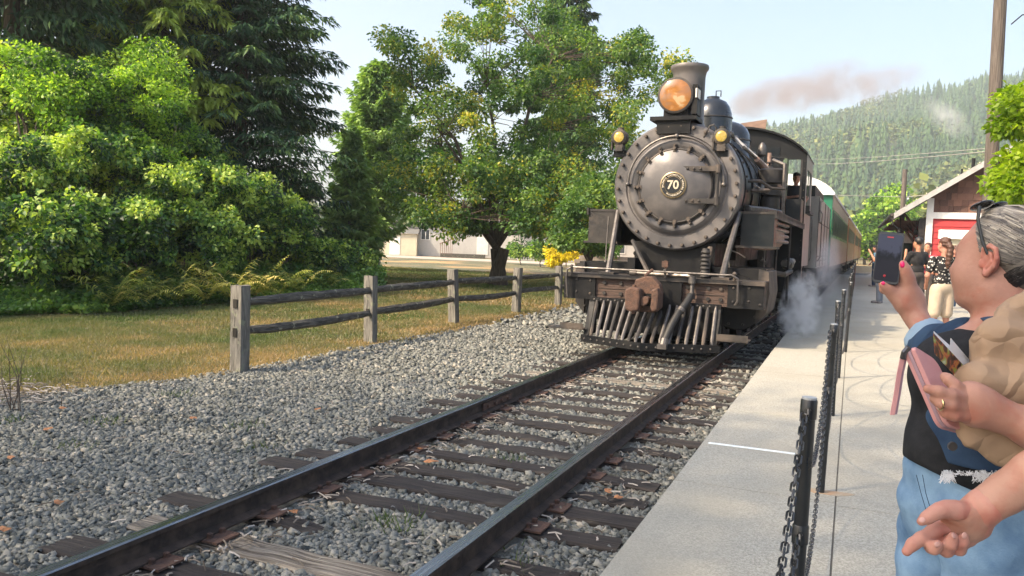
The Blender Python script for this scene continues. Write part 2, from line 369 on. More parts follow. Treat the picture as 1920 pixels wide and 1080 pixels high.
def surfnet(s, vox):
    lo, hi = s.bounds(); lo = lo-vox*3-s.k*0.3; hi = hi+vox*3+s.k*0.3
    n = np.ceil((hi-lo)/vox).astype(int)+1
    ax = [lo[i]+vox*np.arange(n[i]) for i in range(3)]
    G = np.empty(n)
    for i, x in enumerate(ax[0]):
        Y, Z = np.meshgrid(ax[1], ax[2], indexing='ij'); P = np.stack([np.full(Y.size, x), Y.ravel(), Z.ravel()], 1)
        G[i] = s.f(P).reshape(n[1], n[2])
    ins = G < 0
    c = [(i, j, k) for i in (0, 1) for j in (0, 1) for k in (0, 1)]
    sl = lambda o: tuple(slice(o[a], n[a]-1+o[a]) for a in range(3))
    cnt = sum(ins[sl(o)].astype(int) for o in c); act = (cnt > 0) & (cnt < 8)
    idx = -np.ones(act.shape, int); A = np.argwhere(act); idx[act] = np.arange(len(A))
    acc = np.zeros((len(A), 3)); w_ = np.zeros(len(A))
    for o in c:
        for a in range(3):
            if o[a]: continue
            o2 = list(o); o2[a] = 1
            g0 = G[sl(o)][act]; g1 = G[sl(tuple(o2))][act]; m = (g0 < 0) != (g1 < 0)
            t = np.where(m, g0/np.where(g0 == g1, 1, g0-g1), 0); p = np.tile(np.array(o, float), (len(A), 1)); p[:, a] += t
            acc += np.where(m[:, None], p, 0); w_ += m
    V = lo+vox*(A+acc/w_[:, None])
    F = []
    for a in range(3):
        b, cc = (a+1) % 3, (a+2) % 3
        o1 = [0, 0, 0]; o1[a] = 1
        s0 = tuple(slice(0, n[x]-(1 if x == a else 0)) for x in range(3)); s1 = tuple(slice(o1[x], n[x]) for x in range(3))
        ch = ins[s0] != ins[s1]; E = np.argwhere(ch)
        E = E[(E[:, b] > 0) & (E[:, cc] > 0) & (E[:, b] < n[b]-1) & (E[:, cc] < n[cc]-1)]
        flip = ins[tuple(E.T)]
        def at_(db, dc):
            q = E.copy(); q[:, b] += db; q[:, cc] += dc; return idx[tuple(q.T)]
        q = np.stack([at_(-1, -1), at_(0, -1), at_(0, 0), at_(-1, 0)], 1); q[~flip] = q[~flip][:, ::-1]
        F.append(q[(q >= 0).all(1)])
    return V, np.concatenate(F)

def sdf_obj(name, s, vox, m, parent, origin=(0, 0, 0), smooth=True, disp=None, relax=1):
    V, F = surfnet(s, vox)
    for _ in range(relax):
        acc = np.zeros_like(V); ct = np.zeros(len(V))
        for i in range(4):
            a, b = F[:, i], F[:, (i+1) % 4]; np.add.at(acc, a, V[b]); np.add.at(acc, b, V[a]); np.add.at(ct, a, 1); np.add.at(ct, b, 1)
        V = V*0.5+0.5*acc/np.maximum(ct, 1)[:, None]
    if disp is not None: V = V+disp(V)
    return link(name, np_mesh(name, V-np.array(origin), F, m, smooth=smooth), parent)


def cards(P, D, ln, wd, r, droop=0.0, flat=0.0):
    """folded diamond leaves/sprays at P along directions D"""
    n = len(P); D = D/np.maximum(np.linalg.norm(D, axis=1, keepdims=True), 1e-6)
    rv = r.normal(0, 1, (n, 3)); rv[:, 2] += flat*2
    N_ = rv - (rv*D).sum(1, keepdims=True)*D; N_ /= np.maximum(np.linalg.norm(N_, axis=1, keepdims=True), 1e-6)
    Sd = np.cross(D, N_)
    l = (ln*(0.6+0.8*r.random(n)))[:, None]; w_ = (wd*(0.7+0.6*r.random(n)))[:, None]
    a = P; c = P+D*l; c[:, 2] -= droop*l[:, 0]
    m_ = P+D*l*0.45; b = m_+Sd*w_+N_*w_*0.35; d = m_-Sd*w_+N_*w_*0.35
    V = np.stack([a, b, c, d], 1).reshape(-1, 3)
    F = np.arange(4*n).reshape(-1, 4)
    return V, F

# ------------------------------------------------------------------ ground, lawn, ballast, platform
GZ, TIE_Z, PZ = -0.20, -0.165, 0.12
def strip(name, poly, z, m, kind='structure', sub=None):
    me = bpy.data.meshes.new(name); me.from_pydata([(x, y, z) for x, y in poly], [], [tuple(range(len(poly)))])
    me.materials.append(m); me.update(); o = link(name, me); o['kind'] = kind; return o
# ground sheet out to the horizon
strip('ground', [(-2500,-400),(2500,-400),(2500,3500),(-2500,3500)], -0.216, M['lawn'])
# ballast and gravel strip: left edge follows the fence line, right edge runs under the platform
gedge = [(-6.6,-3.0),(-6.1,2.0),(-5.7,4.6),(-5.2,6.0),(-4.75,7.0),(-4.62,8.6),(-4.6,11),(-4.5,14),(-4.6,18),(-4.75,24),(-4.6,32),(-4.2,45),(-3.4,70)]
gpoly = [(2.2,-3.0),(2.2,30),(2.4,50),(4.0,75),(3.0,90)] + [(x, y) for x, y in reversed(gedge)]
strip('ballast_bed', gpoly, -0.202, M['ballast_bed'])
strip('gravel_drive', [(-60,58),(-20,60),(-3.6,60),(-3.4,66),(-20,67),(-62,66)], -0.206, M['gravel_path'])

def inpoly(x, y, poly):
    c = np.zeros(len(x), bool); n = len(poly)
    for i in range(n):
        x0, y0 = poly[i]; x1, y1 = poly[(i+1) % n]
        if y0 == y1: continue
        k = ((y0 > y) != (y1 > y)) & (x < (x1-x0)*(y-y0)/(y1-y0)+x0)
        c ^= k
    return c

def vnoise(x, y, s, seed=0):
    """smooth value noise 0..1"""
    g = np.random.default_rng(seed).random((64, 64))
    u, v = x/s, y/s; i, j = np.floor(u).astype(int), np.floor(v).astype(int); f, h = u-i, v-j
    f = f*f*(3-2*f); h = h*h*(3-2*h)
    a = g[i % 64, j % 64]; b = g[(i+1) % 64, j % 64]; c = g[i % 64, (j+1) % 64]; d = g[(i+1) % 64, (j+1) % 64]
    return (a*(1-f)+b*f)*(1-h)+(c*(1-f)+d*f)*h

# crushed stone: thousands of little angular solids in one stuff mesh
ico = np.array([(0,0,1),(.894,0,.447),(.276,.851,.447),(-.724,.526,.447),(-.724,-.526,.447),(.276,-.851,.447),
                (.724,.526,-.447),(-.276,.851,-.447),(-.894,0,-.447),(-.276,-.851,-.447),(.724,-.526,-.447),(0,0,-1)])
icof = np.array([(0,1,2),(0,2,3),(0,3,4),(0,4,5),(0,5,1),(1,6,2),(2,7,3),(3,8,4),(4,9,5),(5,10,1),
                 (6,7,2),(7,8,3),(8,9,4),(9,10,5),(10,6,1)])
def stones(name, X, Y, size, m, zb=GZ, seed=1, bury=0.25, label_kind='stuff'):
    r = np.random.default_rng(seed); n = len(X)
    sc = size*(0.55+0.9*r.random(n)**1.6)
    sh = np.stack([0.75+0.6*r.random(n), 0.6+0.5*r.random(n), 0.38+0.35*r.random(n)], 1)*sc[:, None]*0.5
    cube = np.array([(-1,-1,-1),(1,-1,-1),(1,1,-1),(-1,1,-1),(-1,-1,1),(1,-1,1),(1,1,1),(-1,1,1)])*0.78
    base = (cube[None]+(r.random((n, 8, 3))-0.5)*1.15)*sh[:, None, :]
    a = r.random(n)*2*PI; t = (r.random(n)-0.5)*1.2; t2 = (r.random(n)-0.5)*1.2
    ca, sa = np.cos(a), np.sin(a)
    x, y, z = base[..., 0], base[..., 1], base[..., 2]
    y, z = y*np.cos(t)[:, None]-z*np.sin(t)[:, None], y*np.sin(t)[:, None]+z*np.cos(t)[:, None]
    x, z = x*np.cos(t2)[:, None]-z*np.sin(t2)[:, None], x*np.sin(t2)[:, None]+z*np.cos(t2)[:, None]
    x, y = x*ca[:, None]-y*sa[:, None], x*sa[:, None]+y*ca[:, None]
    zz = zb + sh[:, 2]*(1-bury*2) + r.random(n)*size*0.25
    V = np.stack([x+X[:, None], y+Y[:, None], z+zz[:, None]], -1).reshape(-1, 3)
    cf_ = np.array([(4,5,6,7),(0,1,5,4),(1,2,6,5),(2,3,7,6),(3,0,4,7)])
    F = (cf_[None]+(np.arange(n)*8)[:, None, None]).reshape(-1, 4)
    tn = np.clip(r.normal(0.40, 0.24, n), 0, 1)
    o = link(name, np_mesh(name, V, F, m, np.repeat(tn, 8))); o['kind'] = label_kind
    return o
def scatter(x0, x1, y0, y1, dens, seed):
    r = np.random.default_rng(seed); n = int((x1-x0)*(y1-y0)*dens)
    return x0+(x1-x0)*r.random(n), y0+(y1-y0)*r.random(n)
def ballast_points(y0, y1, dens, seed, x0=-6.6, x1=1.55):
    X, Y = scatter(x0, x1, y0, y1, dens, seed)
    k = inpoly(X, Y, gpoly)
    # thin near the grass edge; keep clear of rail heads
    ed = np.interp(Y, [q[1] for q in gedge], [q[0] for q in gedge])
    k &= np.random.default_rng(seed+9).random(len(X)) < np.clip((X-ed)/0.35, 0, 1)
    for rx in (-0.7525, 0.7525): k &= np.abs(X-rx) > 0.085
    rk = np.random.default_rng(seed+3).random(len(X))
    for (ty_, xl_, xr_, wd_, _w, _b) in TIES+[(a_, b_, c_, .17, 0, 'l') for a_, b_, c_ in STUBS]:
        if ty_ < y0-0.3 or ty_ > y1+0.3: continue
        e0 = 0.6 if _b == 'l' else 0.0
        k &= ~((np.abs(Y-ty_) < wd_/2+0.004) & (X > xl_+0.02+e0*0.1) & (X < xr_-0.02-(0.12 if _b == 'r' else 0)) & (rk > 0.035))
    # visible wedge only
    u = (X-CAM[0])*cy_+(Y-CAM[1])*sy_; v = -(X-CAM[0])*sy_+(Y-CAM[1])*cy_
    k &= (v > 0.8) & (np.abs(u) < 0.72*v+0.6)
    return X[k], Y[k]
# platform: slabs with recessed joints, each slab a part
plat = thing('platform', None, None, kind='structure')
def slab(x0a, x0b, x1a, x1b, y0, y1, z=PZ, name='slab'):
    mb = MB(); g = 0.0045
    vs = [(x0a+g,y0+g,-0.3),(x1a-g,y0+g,-0.3),(x1b-g,y1-g,-0.3),(x0b+g,y1-g,-0.3),(x0a+g,y0+g,z),(x1a-g,y0+g,z),(x1b-g,y1-g,z),(x0b+g,y1-g,z)]
    mb.add(vs, [(0,3,2,1),(4,5,6,7),(0,1,5,4),(1,2,6,5),(2,3,7,6),(3,0,4,7)])
    mb.build(name, M['concrete'], plat)
def pedge(y): return 1.585-0.006*max(0, y-4) + (0.0 if y < 14 else 0.0135*(y-14))
ys = [-2.6, 0.2, 2.45, 4.88, 7.25, 9.8, 12.3, 14.9, 17.5, 20.2, 23, 26, 29, 32.5, 36, 40, 45, 50, 56]
for a, b in zip(ys[:-1], ys[1:]):
    slab(pedge(a), pedge(b), 2.505+max(0, a-14)*0.006, 2.505+max(0, b-14)*0.006, a, b)
ys = [-2.6, 1.25, 4.83, 8.4, 12.0, 15.6, 19.2, 23, 27, 31.5, 36, 41, 46, 51, 56]
for a, b in zip(ys[:-1], ys[1:]):
    slab(2.505+max(0, a-14)*0.006, 2.505+max(0, b-14)*0.006, 6.4, 6.4, a, b)
    slab(6.4, 6.4, 14, 14, a, b)
MB().box(1.62, 13.9, -2.5, 55.9, -0.31, PZ-0.006).build('joint_filler', M['joint'], plat)
# thin white line painted across the strip beside the track
MB().box(1.62, 2.22, 5.905, 5.945, PZ+0.001, PZ+0.004).build('painted_line', M['line_white'], plat)
# rust bleed round the foot of a bollard
rs = MB(); rs.prism([(2.45+0.16*math.cos(t)*(0.8+0.3*math.sin(3*t)), 5.07+0.09*math.sin(t)*(0.8+0.3*math.cos(2*t))) for t in [k*PI/9 for k in range(18)]], PZ+0.0008, PZ+0.0016)
M['rust_stain'] = mat('rust_stain', (0.33,0.29,0.22), (0.34,0.22,0.13), 0.95, scale=9, lo=0.4, hi=0.62)
rs.build('rust_stain', M['rust_stain'], plat)
strip('station_yard', [(6.4,56),(40,56),(40,110),(3.2,110),(3.2,56)], -0.204, M['gravel_path'])

# ------------------------------------------------------------------ track
track = thing('railway_track', None, None, kind='structure')
def cx(y):
    if y < 8: return 0.0
    if y < 26: return 0.0006*(y-8)**2
    return 0.194+0.0216*(y-26)
def rail_mesh(side):
    prof_side = [(-0.066,-0.150),(0.066,-0.150),(0.066,-0.139),(0.012,-0.122),(0.009,-0.045),(0.036,-0.034),(0.036,-0.010),(0.030,-0.0015)]
    full = prof_side + [(-x, z) for x, z in reversed(prof_side[2:])]
    ysr = [-3, 0, 4, 8] + list(range(10, 62, 3)) + [70, 80, 92]
    vs = []; fs = []; n = len(full)
    for y in ysr:
        for x, z in full: vs.append((side*0.7525+cx(y)+x, y, z))
    for i in range(len(ysr)-1):
        for k in range(n):
            k2 = (k+1) % n; fs.append((i*n+k, i*n+k2, (i+1)*n+k2, (i+1)*n+k))
    fs.append(tuple(range(n))); fs.append(tuple(reversed(range((len(ysr)-1)*n, len(ysr)*n))))
    me = bpy.data.meshes.new('rail'); me.from_pydata(vs, [], fs)
    me.materials.append(M['rail_side']); me.materials.append(M['rail_top'])
    for p in me.polygons:
        zc = sum(me.vertices[v].co.z for v in p.vertices)/len(p.vertices)
        if zc > -0.008 and len(p.vertices) == 4: p.material_index = 1
    me.update(); return me
for sd in (-1, 1):
    o = link('rail', rail_mesh(sd), track)
# rusty splice bar with bolts on the left rail
sp = MB(); sp.box(-0.735, -0.722, 7.05, 7.75, -0.118, -0.05)
for k in range(4):
    yb = 7.15+k*0.165; sp.cyl((-0.722, yb, -0.085), (-0.70, yb, -0.085), 0.018, n=6)
sp.build('splice_bar', M['rust'], track)
# ties: uneven, cracked timbers; some rotted through or broken short
def tie_mesh(L, wd, seed, broken=None, taper=0.0):
    r = random.Random(seed); n = 14; vs = []; fs = []
    x0, x1 = -L/2, L/2
    for i in range(n+1):
        t = i/n; x = x0+(x1-x0)*t
        e = 0.0
        if broken == 'r': e = max(0, (t-0.72)/0.28)
        if broken == 'l': e = max(0, (0.28-t)/0.28)
        ww = wd/2*(1-e*0.45)+r.uniform(-0.006, 0.006); h = r.uniform(-0.006, 0.004)-e*0.03
        y_off = r.uniform(-0.004, 0.004)+e*0.02*r.uniform(-1, 1)
        row = [(-ww+r.uniform(-.004,.004), -0.14), (-ww, h-0.012), (-ww+0.014, h), (-0.02+r.uniform(-.02,.02), h+0.002-r.random()*0.006), (ww-0.014, h+r.uniform(-.003,.003)), (ww, h-0.012), (ww, -0.14)]
        for y, z in row: vs.append((x, y+y_off, z))
    m = 7
    for i in range(n):
        for k in range(m-1): fs.append((i*m+k, (i+1)*m+k, (i+1)*m+k+1, i*m+k+1))
    fs.append(tuple(range(m))); fs.append(tuple(reversed(range(n*m, n*m+m))))
    me = bpy.data.meshes.new('tie'); me.from_pydata(vs, [], fs); me.update(); return me
plate_me = MB().box(-0.17, 0.17, -0.09, 0.09, -0.012, 0.0).mesh('tie_plate', M['rust'])
spk = MB()
for sx, sy in ((-0.078, 0.045), (0.078, -0.045), (-0.125, -0.05), (0.078, 0.05)):
    spk.box(sx-0.012, sx+0.012, sy-0.012, sy+0.012, -0.01, 0.018); spk.ball((sx, sy, 0.02), (0.021, 0.019, 0.010), 6, 3)
spk_me = spk.mesh('spikes', M['rust'])
# (y, left end, right end, width, worn?, broken)
TIES = [(1.35,-1.3,1.3,.22,0,None),(1.95,-1.35,1.25,.22,1,None),(2.52,-1.3,1.22,.2,0,None),
 (3.02,-1.42,1.15,.23,0,None),(3.42,-1.28,1.2,.22,1,None),(3.86,-1.5,-0.12,.2,0,'r'),(4.42,-0.95,1.38,.2,0,None),
 (4.82,-1.5,1.42,.23,0,None),(5.18,-1.42,0.62,.2,0,'r'),(5.62,-1.35,1.33,.19,0,None),(6.10,-1.38,1.2,.21,0,None),
 (6.55,-1.48,0.5,.2,0,'r'),(7.02,-1.4,1.45,.22,0,None),(7.45,-1.52,1.2,.2,0,None),(7.93,-1.45,1.38,.21,0,None),(8.42,-1.62,1.25,.22,0,None),
 (8.9,-1.45,1.36,.2,0,None),(9.38,-1.5,1.4,.22,0,None),(9.85,-1.4,1.3,.2,1,None),(10.3,-1.55,1.35,.21,0,None),(10.8,-1.5,1.4,.2,0,None),(11.3,-1.45,1.3,.21,0,None)]
yy = 11.85
while yy < 60:
    TIES.append((yy, -1.4+random.uniform(-.1,.1), 1.35+random.uniform(-.1,.1), .21, 0, None)); yy += 0.52 if yy < 30 else 0.6
for i, (y, xl, xr, wd, worn, br) in enumerate(TIES):
    me = tie_mesh(xr-xl, wd, i*7+1, br); me.materials.append(M['tie_old'] if worn else M['tie'])
    o = link('tie', me, track, (cx(y)+(xl+xr)/2, y, TIE_Z+random.uniform(-0.012, 0.003)), (0, 0, R(random.uniform(-1.6, 1.6))))
    if i == 4: o['label'] = 'pale weathered tie with split grey grain'
    for rx in (-0.7525, 0.7525):
        if y < 13 and xl < rx-0.15 and xr > rx+0.1:
            link('tie_plate', plate_me, track, (cx(y)+rx, y, TIE_Z+0.0155)); link('spikes', spk_me, track, (cx(y)+rx, y, TIE_Z+0.016))
# stubs of rotted ties on the right of the gap
STUBS = [(3.86, 0.45, 1.3), (5.2, 0.72, 1.35), (6.58, 0.7, 1.3)]
for (y, xl, xr) in STUBS:
    me = tie_mesh(xr-xl, 0.17, int(y*50), 'l'); me.materials.append(M['tie'])
    link('tie', me, track, ((xl+xr)/2, y, TIE_Z-0.008), (0, 0, R(2)))

X, Y = ballast_points(1.4, 5.0, 2100, 11); stones('ballast_stones', X, Y, 0.033, M['stone'], seed=2)
X, Y = ballast_points(5.0, 8.5, 1200, 12); stones('ballast_stones', X, Y, 0.036, M['stone'], seed=3)
X, Y = ballast_points(8.5, 15.0, 360, 13); stones('ballast_stones', X, Y, 0.045, M['stone'], seed=4)
X, Y = ballast_points(15.0, 30.0, 55, 14); stones('ballast_stones', X, Y, 0.085, M['stone'], seed=5)


# dry litter: twigs, bark strips and grit between and beside the rails
def twigs(name, n, X, Y, m, ln=0.07, seed=5, z=GZ+0.035):
    r = np.random.default_rng(seed); a = r.random(n)*2*PI; l = ln*(0.4+1.2*r.random(n)); wd = 0.0028+0.004*r.random(n)
    dx, dy = np.cos(a)*l/2, np.sin(a)*l/2; nx, ny = -np.sin(a)*wd, np.cos(a)*wd
    zz = z+r.random(n)*0.012; tz = (r.random(n)-0.5)*0.02; mid = (r.random(n)-0.5)*l*0.3
    def P(t, s, dz):
        return np.stack([X+dx*t+nx*s+ny*0-np.sin(a)*mid*(1-abs(t)), Y+dy*t+ny*s+np.cos(a)*mid*(1-abs(t)), zz+tz*t+dz], -1)
    V = np.stack([P(-1,-1,0), P(-1,1,0), P(0,-1,0.006), P(0,1,0.006), P(1,-1,0), P(1,1,0), P(-1,0,0.007), P(0,0,0.012), P(1,0,0.007)], 1).reshape(-1, 3)
    f = np.array([(0,2,7,6),(6,7,3,1),(2,4,8,7),(7,8,5,3)])
    F = (f[None]+(np.arange(n)*9)[:, None, None]).reshape(-1, 4)
    o = link(name, np_mesh(name, V, F, m, np.repeat(r.random(n), 9))); o['kind'] = 'stuff'; return o
r = np.random.default_rng(3); n = 900
tx = np.concatenate([np.where(r.random(n) < 0.6, -0.62+r.normal(0, 0.12, n), 0.9+r.normal(0, 0.25, n)), -4+r.random(260)*5.3, -5.6+r.normal(0,.5,900)])
ty = np.concatenate([2.6+r.random(n)**1.2*8, 2.5+r.random(260)*9, 5.3+r.normal(0,.35,900)])
k = np.minimum(np.abs(tx+0.7525), np.abs(tx-0.7525)) > 0.085; k &= tx < 1.5
tx, ty = tx[k], ty[k]
twigs('dry_twigs', len(tx), tx, ty, M['debris'])

# short dry lawn blades
def blades(name, X, Y, h, m, seed=1, wd=0.006, tn=None, z=-0.215):
    r = np.random.default_rng(seed); n = len(X); a = r.random(n)*2*PI; hh = h*(0.5+0.8*r.random(n)); ln = 0.6*hh
    b = r.random(n)*2*PI; w_ = wd*(0.6+0.8*r.random(n))
    p0 = np.stack([X-np.cos(a)*w_, Y-np.sin(a)*w_, np.full(n, z)], -1); p1 = np.stack([X+np.cos(a)*w_, Y+np.sin(a)*w_, np.full(n, z)], -1)
    p2 = np.stack([X+np.cos(b)*ln, Y+np.sin(b)*ln, z+hh], -1)
    V = np.stack([p0, p1, p2], 1).reshape(-1, 3); F = np.arange(3*n).reshape(-1, 3)
    if tn is None: tn = r.random(n)
    o = link(name, np_mesh(name, V, F, m, np.repeat(tn, 3))); o['kind'] = 'stuff'; return o
def lawn_pts(x0, x1, y0, y1, dens, seed):
    X, Y = scatter(x0, x1, y0, y1, dens, seed)
    ed = np.interp(Y, [q[1] for q in gedge], [q[0] for q in gedge])
    k = (X < ed+0.35*np.random.default_rng(seed).random(len(X))-0.05)
    u = (X-CAM[0])*cy_+Y*sy_; v = -(X-CAM[0])*sy_+Y*cy_; k &= (v > 2) & (np.abs(u) < 0.68*v+0.5)
    X, Y = X[k], Y[k]
    dry = 0.55*vnoise(X, Y, 1.7, 3)+0.45*vnoise(X, Y, 0.5, 4)
    ed = ed[k]; dry = dry + 0.35*np.exp(-((X-ed)/0.8)**2)
    return X, Y, np.clip(dry*1.0+0.06+np.random.default_rng(seed+1).normal(0, 0.13, len(X)), 0, 1)
X, Y, T = lawn_pts(-14, -4.4, 4.4, 11, 2100, 21); blades('lawn_grass', X, Y, 0.045, M['blade'], 31, 0.006, T)
X, Y, T = lawn_pts(-14, -4.2, 11, 20, 900, 22); blades('lawn_grass', X, Y, 0.05, M['blade'], 32, 0.011, T)
X, Y, T = lawn_pts(-24, -4.0, 20, 40, 260, 23); blades('lawn_grass', X, Y, 0.07, M['blade'], 33, 0.022, T)
# weeds coming up through the gravel
wx, wy = [], []
for (a, b, c) in ((-4.2,4.7,60),(-3.5,5.1,50),(-3.0,4.4,40),(-2.4,5.6,40),(0.05,4.15,90),(0.1,5.75,60),(-3.9,6.3,60),(-5.0,5.0,60),(-1.8,5.1,30),(0.95,4.0,25)):
    wx += list(a+rng.normal(0, .09, c)); wy += list(b+rng.normal(0, .09, c))
blades('gravel_weeds', np.array(wx), np.array(wy), 0.075, M['blade'], 41, 0.005, np.clip(rng.normal(0.15, 0.12, len(wx)), 0, 1), z=GZ)

# hill and far forest -------------------------------------------------------
def ridge(X): return np.interp(X, [-900,-520,-330,-200,-99,-6,71,134,260,500,900], [0,6,30,78,114,142,157,163,172,185,190])
def hz(X, Y):
    t = np.clip((Y-300)/(900-300), 0, 1); g = t**1.12
    b = 8*np.sin(X*0.021+Y*0.013)+6*np.sin(X*0.043-Y*0.02)
    back = np.clip((Y-900)/500, 0, 1)
    return -0.6+ridge(X)*g*(1-0.25*back)+b*np.clip(t*2.2, 0, 1)*np.clip(ridge(X)/60, 0, 1)*(1-t*0.55)
gx = np.linspace(-900, 900, 61); gy = np.linspace(290, 1400, 45)
GX, GY = np.meshgrid(gx, gy); GZm = hz(GX, GY)
V = np.stack([GX, GY, GZm], -1).reshape(-1, 3); nx_ = 61
i, j = np.meshgrid(np.arange(60), np.arange(44)); a = (j*nx_+i).ravel()
F = np.stack([a, a+1, a+nx_+1, a+nx_], 1)
M['hill'] = mat('hill_ground', (0.030,0.050,0.024), (0.06,0.08,0.03), 0.95, scale=0.02)
o = link('hill', np_mesh('hill', V, F, M['hill'], smooth=True)); o['kind'] = 'structure'

def forest(name, X, Y, H, Z, conifer, seed, m, wfac=0.17, nc=44):
    """each far tree: ragged star-shaped tiers (conifer) or a cloud of leaf masses (broadleaf)"""
    r = np.random.default_rng(seed); n = len(X); Vs = []; Fs = []; T = []; base = 0
    tint = r.random(n)
    if conifer:
        k = 10; tiers = 5; ang = np.arange(k)*2*PI/k; star = np.where(np.arange(k) % 2 == 0, 1.25, 0.55)
        for t in range(tiers):
            z0 = H*(0.06+0.18*t); z1 = H*(0.34+0.165*t) if t < tiers-1 else H*1.0
            rad = H*wfac*(1-0.19*t)
            a = ang[None]+r.random((n, 1))*6; rr = rad[:, None]*star[None]*(0.7+0.6*r.random((n, k)))
            ring = np.stack([X[:, None]+rr*np.cos(a), Y[:, None]+rr*np.sin(a), (Z+z0)[:, None]-rr*0.35+H[:, None]*0.07*r.random((n, k))], -1)
            tip = np.stack([X, Y, Z+z1], -1)[:, None]
            Vt = np.concatenate([ring, tip], 1).reshape(-1, 3)
            f = np.array([(q, (q+1) % k, k) for q in range(k)])
            Fs.append((f[None]+(np.arange(n)*(k+1))[:, None, None]).reshape(-1, 3)+base); Vs.append(Vt); base += len(Vt)
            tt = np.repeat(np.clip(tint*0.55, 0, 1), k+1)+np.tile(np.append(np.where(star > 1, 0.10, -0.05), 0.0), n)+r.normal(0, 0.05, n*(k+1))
            T.append(np.clip(tt, 0, 1))
    else:
        N = n*nc; ci = np.repeat(np.arange(n), nc); d = r.normal(0, 1, (N, 3)); d /= np.linalg.norm(d, axis=1, keepdims=True)
        q = r.random(N)**0.35; P = np.stack([X[ci], Y[ci], Z[ci]+H[ci]*0.55], 1)+d*(q*H[ci])[:, None]*np.array([0.30, 0.30, 0.45])*(0.75+0.5*r.random(N))[:, None]
        V, F = cards(P, d+r.normal(0, 0.7, (N, 3)), 1.0, 0.55, r, 0.2, 0.4)
        s_ = np.repeat(H[ci]*0.13, 4)[:, None]; V = np.repeat(P, 4, 0)+(V-np.repeat(P, 4, 0))*s_
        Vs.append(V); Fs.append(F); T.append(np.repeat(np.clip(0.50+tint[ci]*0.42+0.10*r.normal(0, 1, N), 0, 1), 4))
    o = link(name, np_mesh(name, np.concatenate(Vs), np.concatenate(Fs), m, np.concatenate(T))); o['kind'] = 'stuff'; return o
r = np.random.default_rng(77); n = 12500
X = -420+800*r.random(n); Y = 310+620*r.random(n)**0.9
dens = vnoise(X, Y, 60, 8); con = (vnoise(X, Y, 75, 9)*0.6+0.4*np.clip((Y-320)/420, 0, 1)+r.normal(0, 0.1, n)) > 0.50
hh = 8+6*r.random(n)+10*vnoise(X, Y, 22, 31); Z = hz(X, Y)
k = ridge(X) > 12
u_ = (X-CAM[0])*cy_+Y*sy_; v_ = -(X-CAM[0])*sy_+Y*cy_; k &= (u_/v_ > 0.02) & (u_/v_ < 0.78)
X, Y, Z, hh, con = X[k], Y[k], Z[k], hh[k], con[k]
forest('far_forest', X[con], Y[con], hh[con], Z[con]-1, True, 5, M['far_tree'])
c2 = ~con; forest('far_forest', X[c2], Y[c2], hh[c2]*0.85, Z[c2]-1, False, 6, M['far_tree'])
# woods in the valley bottom closing the view behind the station and to the left
n = 700; X = np.concatenate([-260+420*r.random(n), 10+120*r.random(300)]); Y = np.concatenate([200+90*r.random(n), 150+120*r.random(300)])
forest('valley_trees', X, Y, 9+7*r.random(n+300), np.full(n+300, -0.5), False, 9, M['far_tree'], nc=50)
# ------------------------------------------------------------------ vegetation
def crown_obj(name, P, D, ln, wd, m, parent, tint, seed, droop=0.0, flat=0.0, origin=(0, 0, 0)):
    r = np.random.default_rng(seed); V, F = cards(P-np.array(origin), D, ln, wd, r, droop, flat)
    return link(name, np_mesh(name, V, F, m, np.repeat(np.clip(tint, 0, 1), 4)), parent)

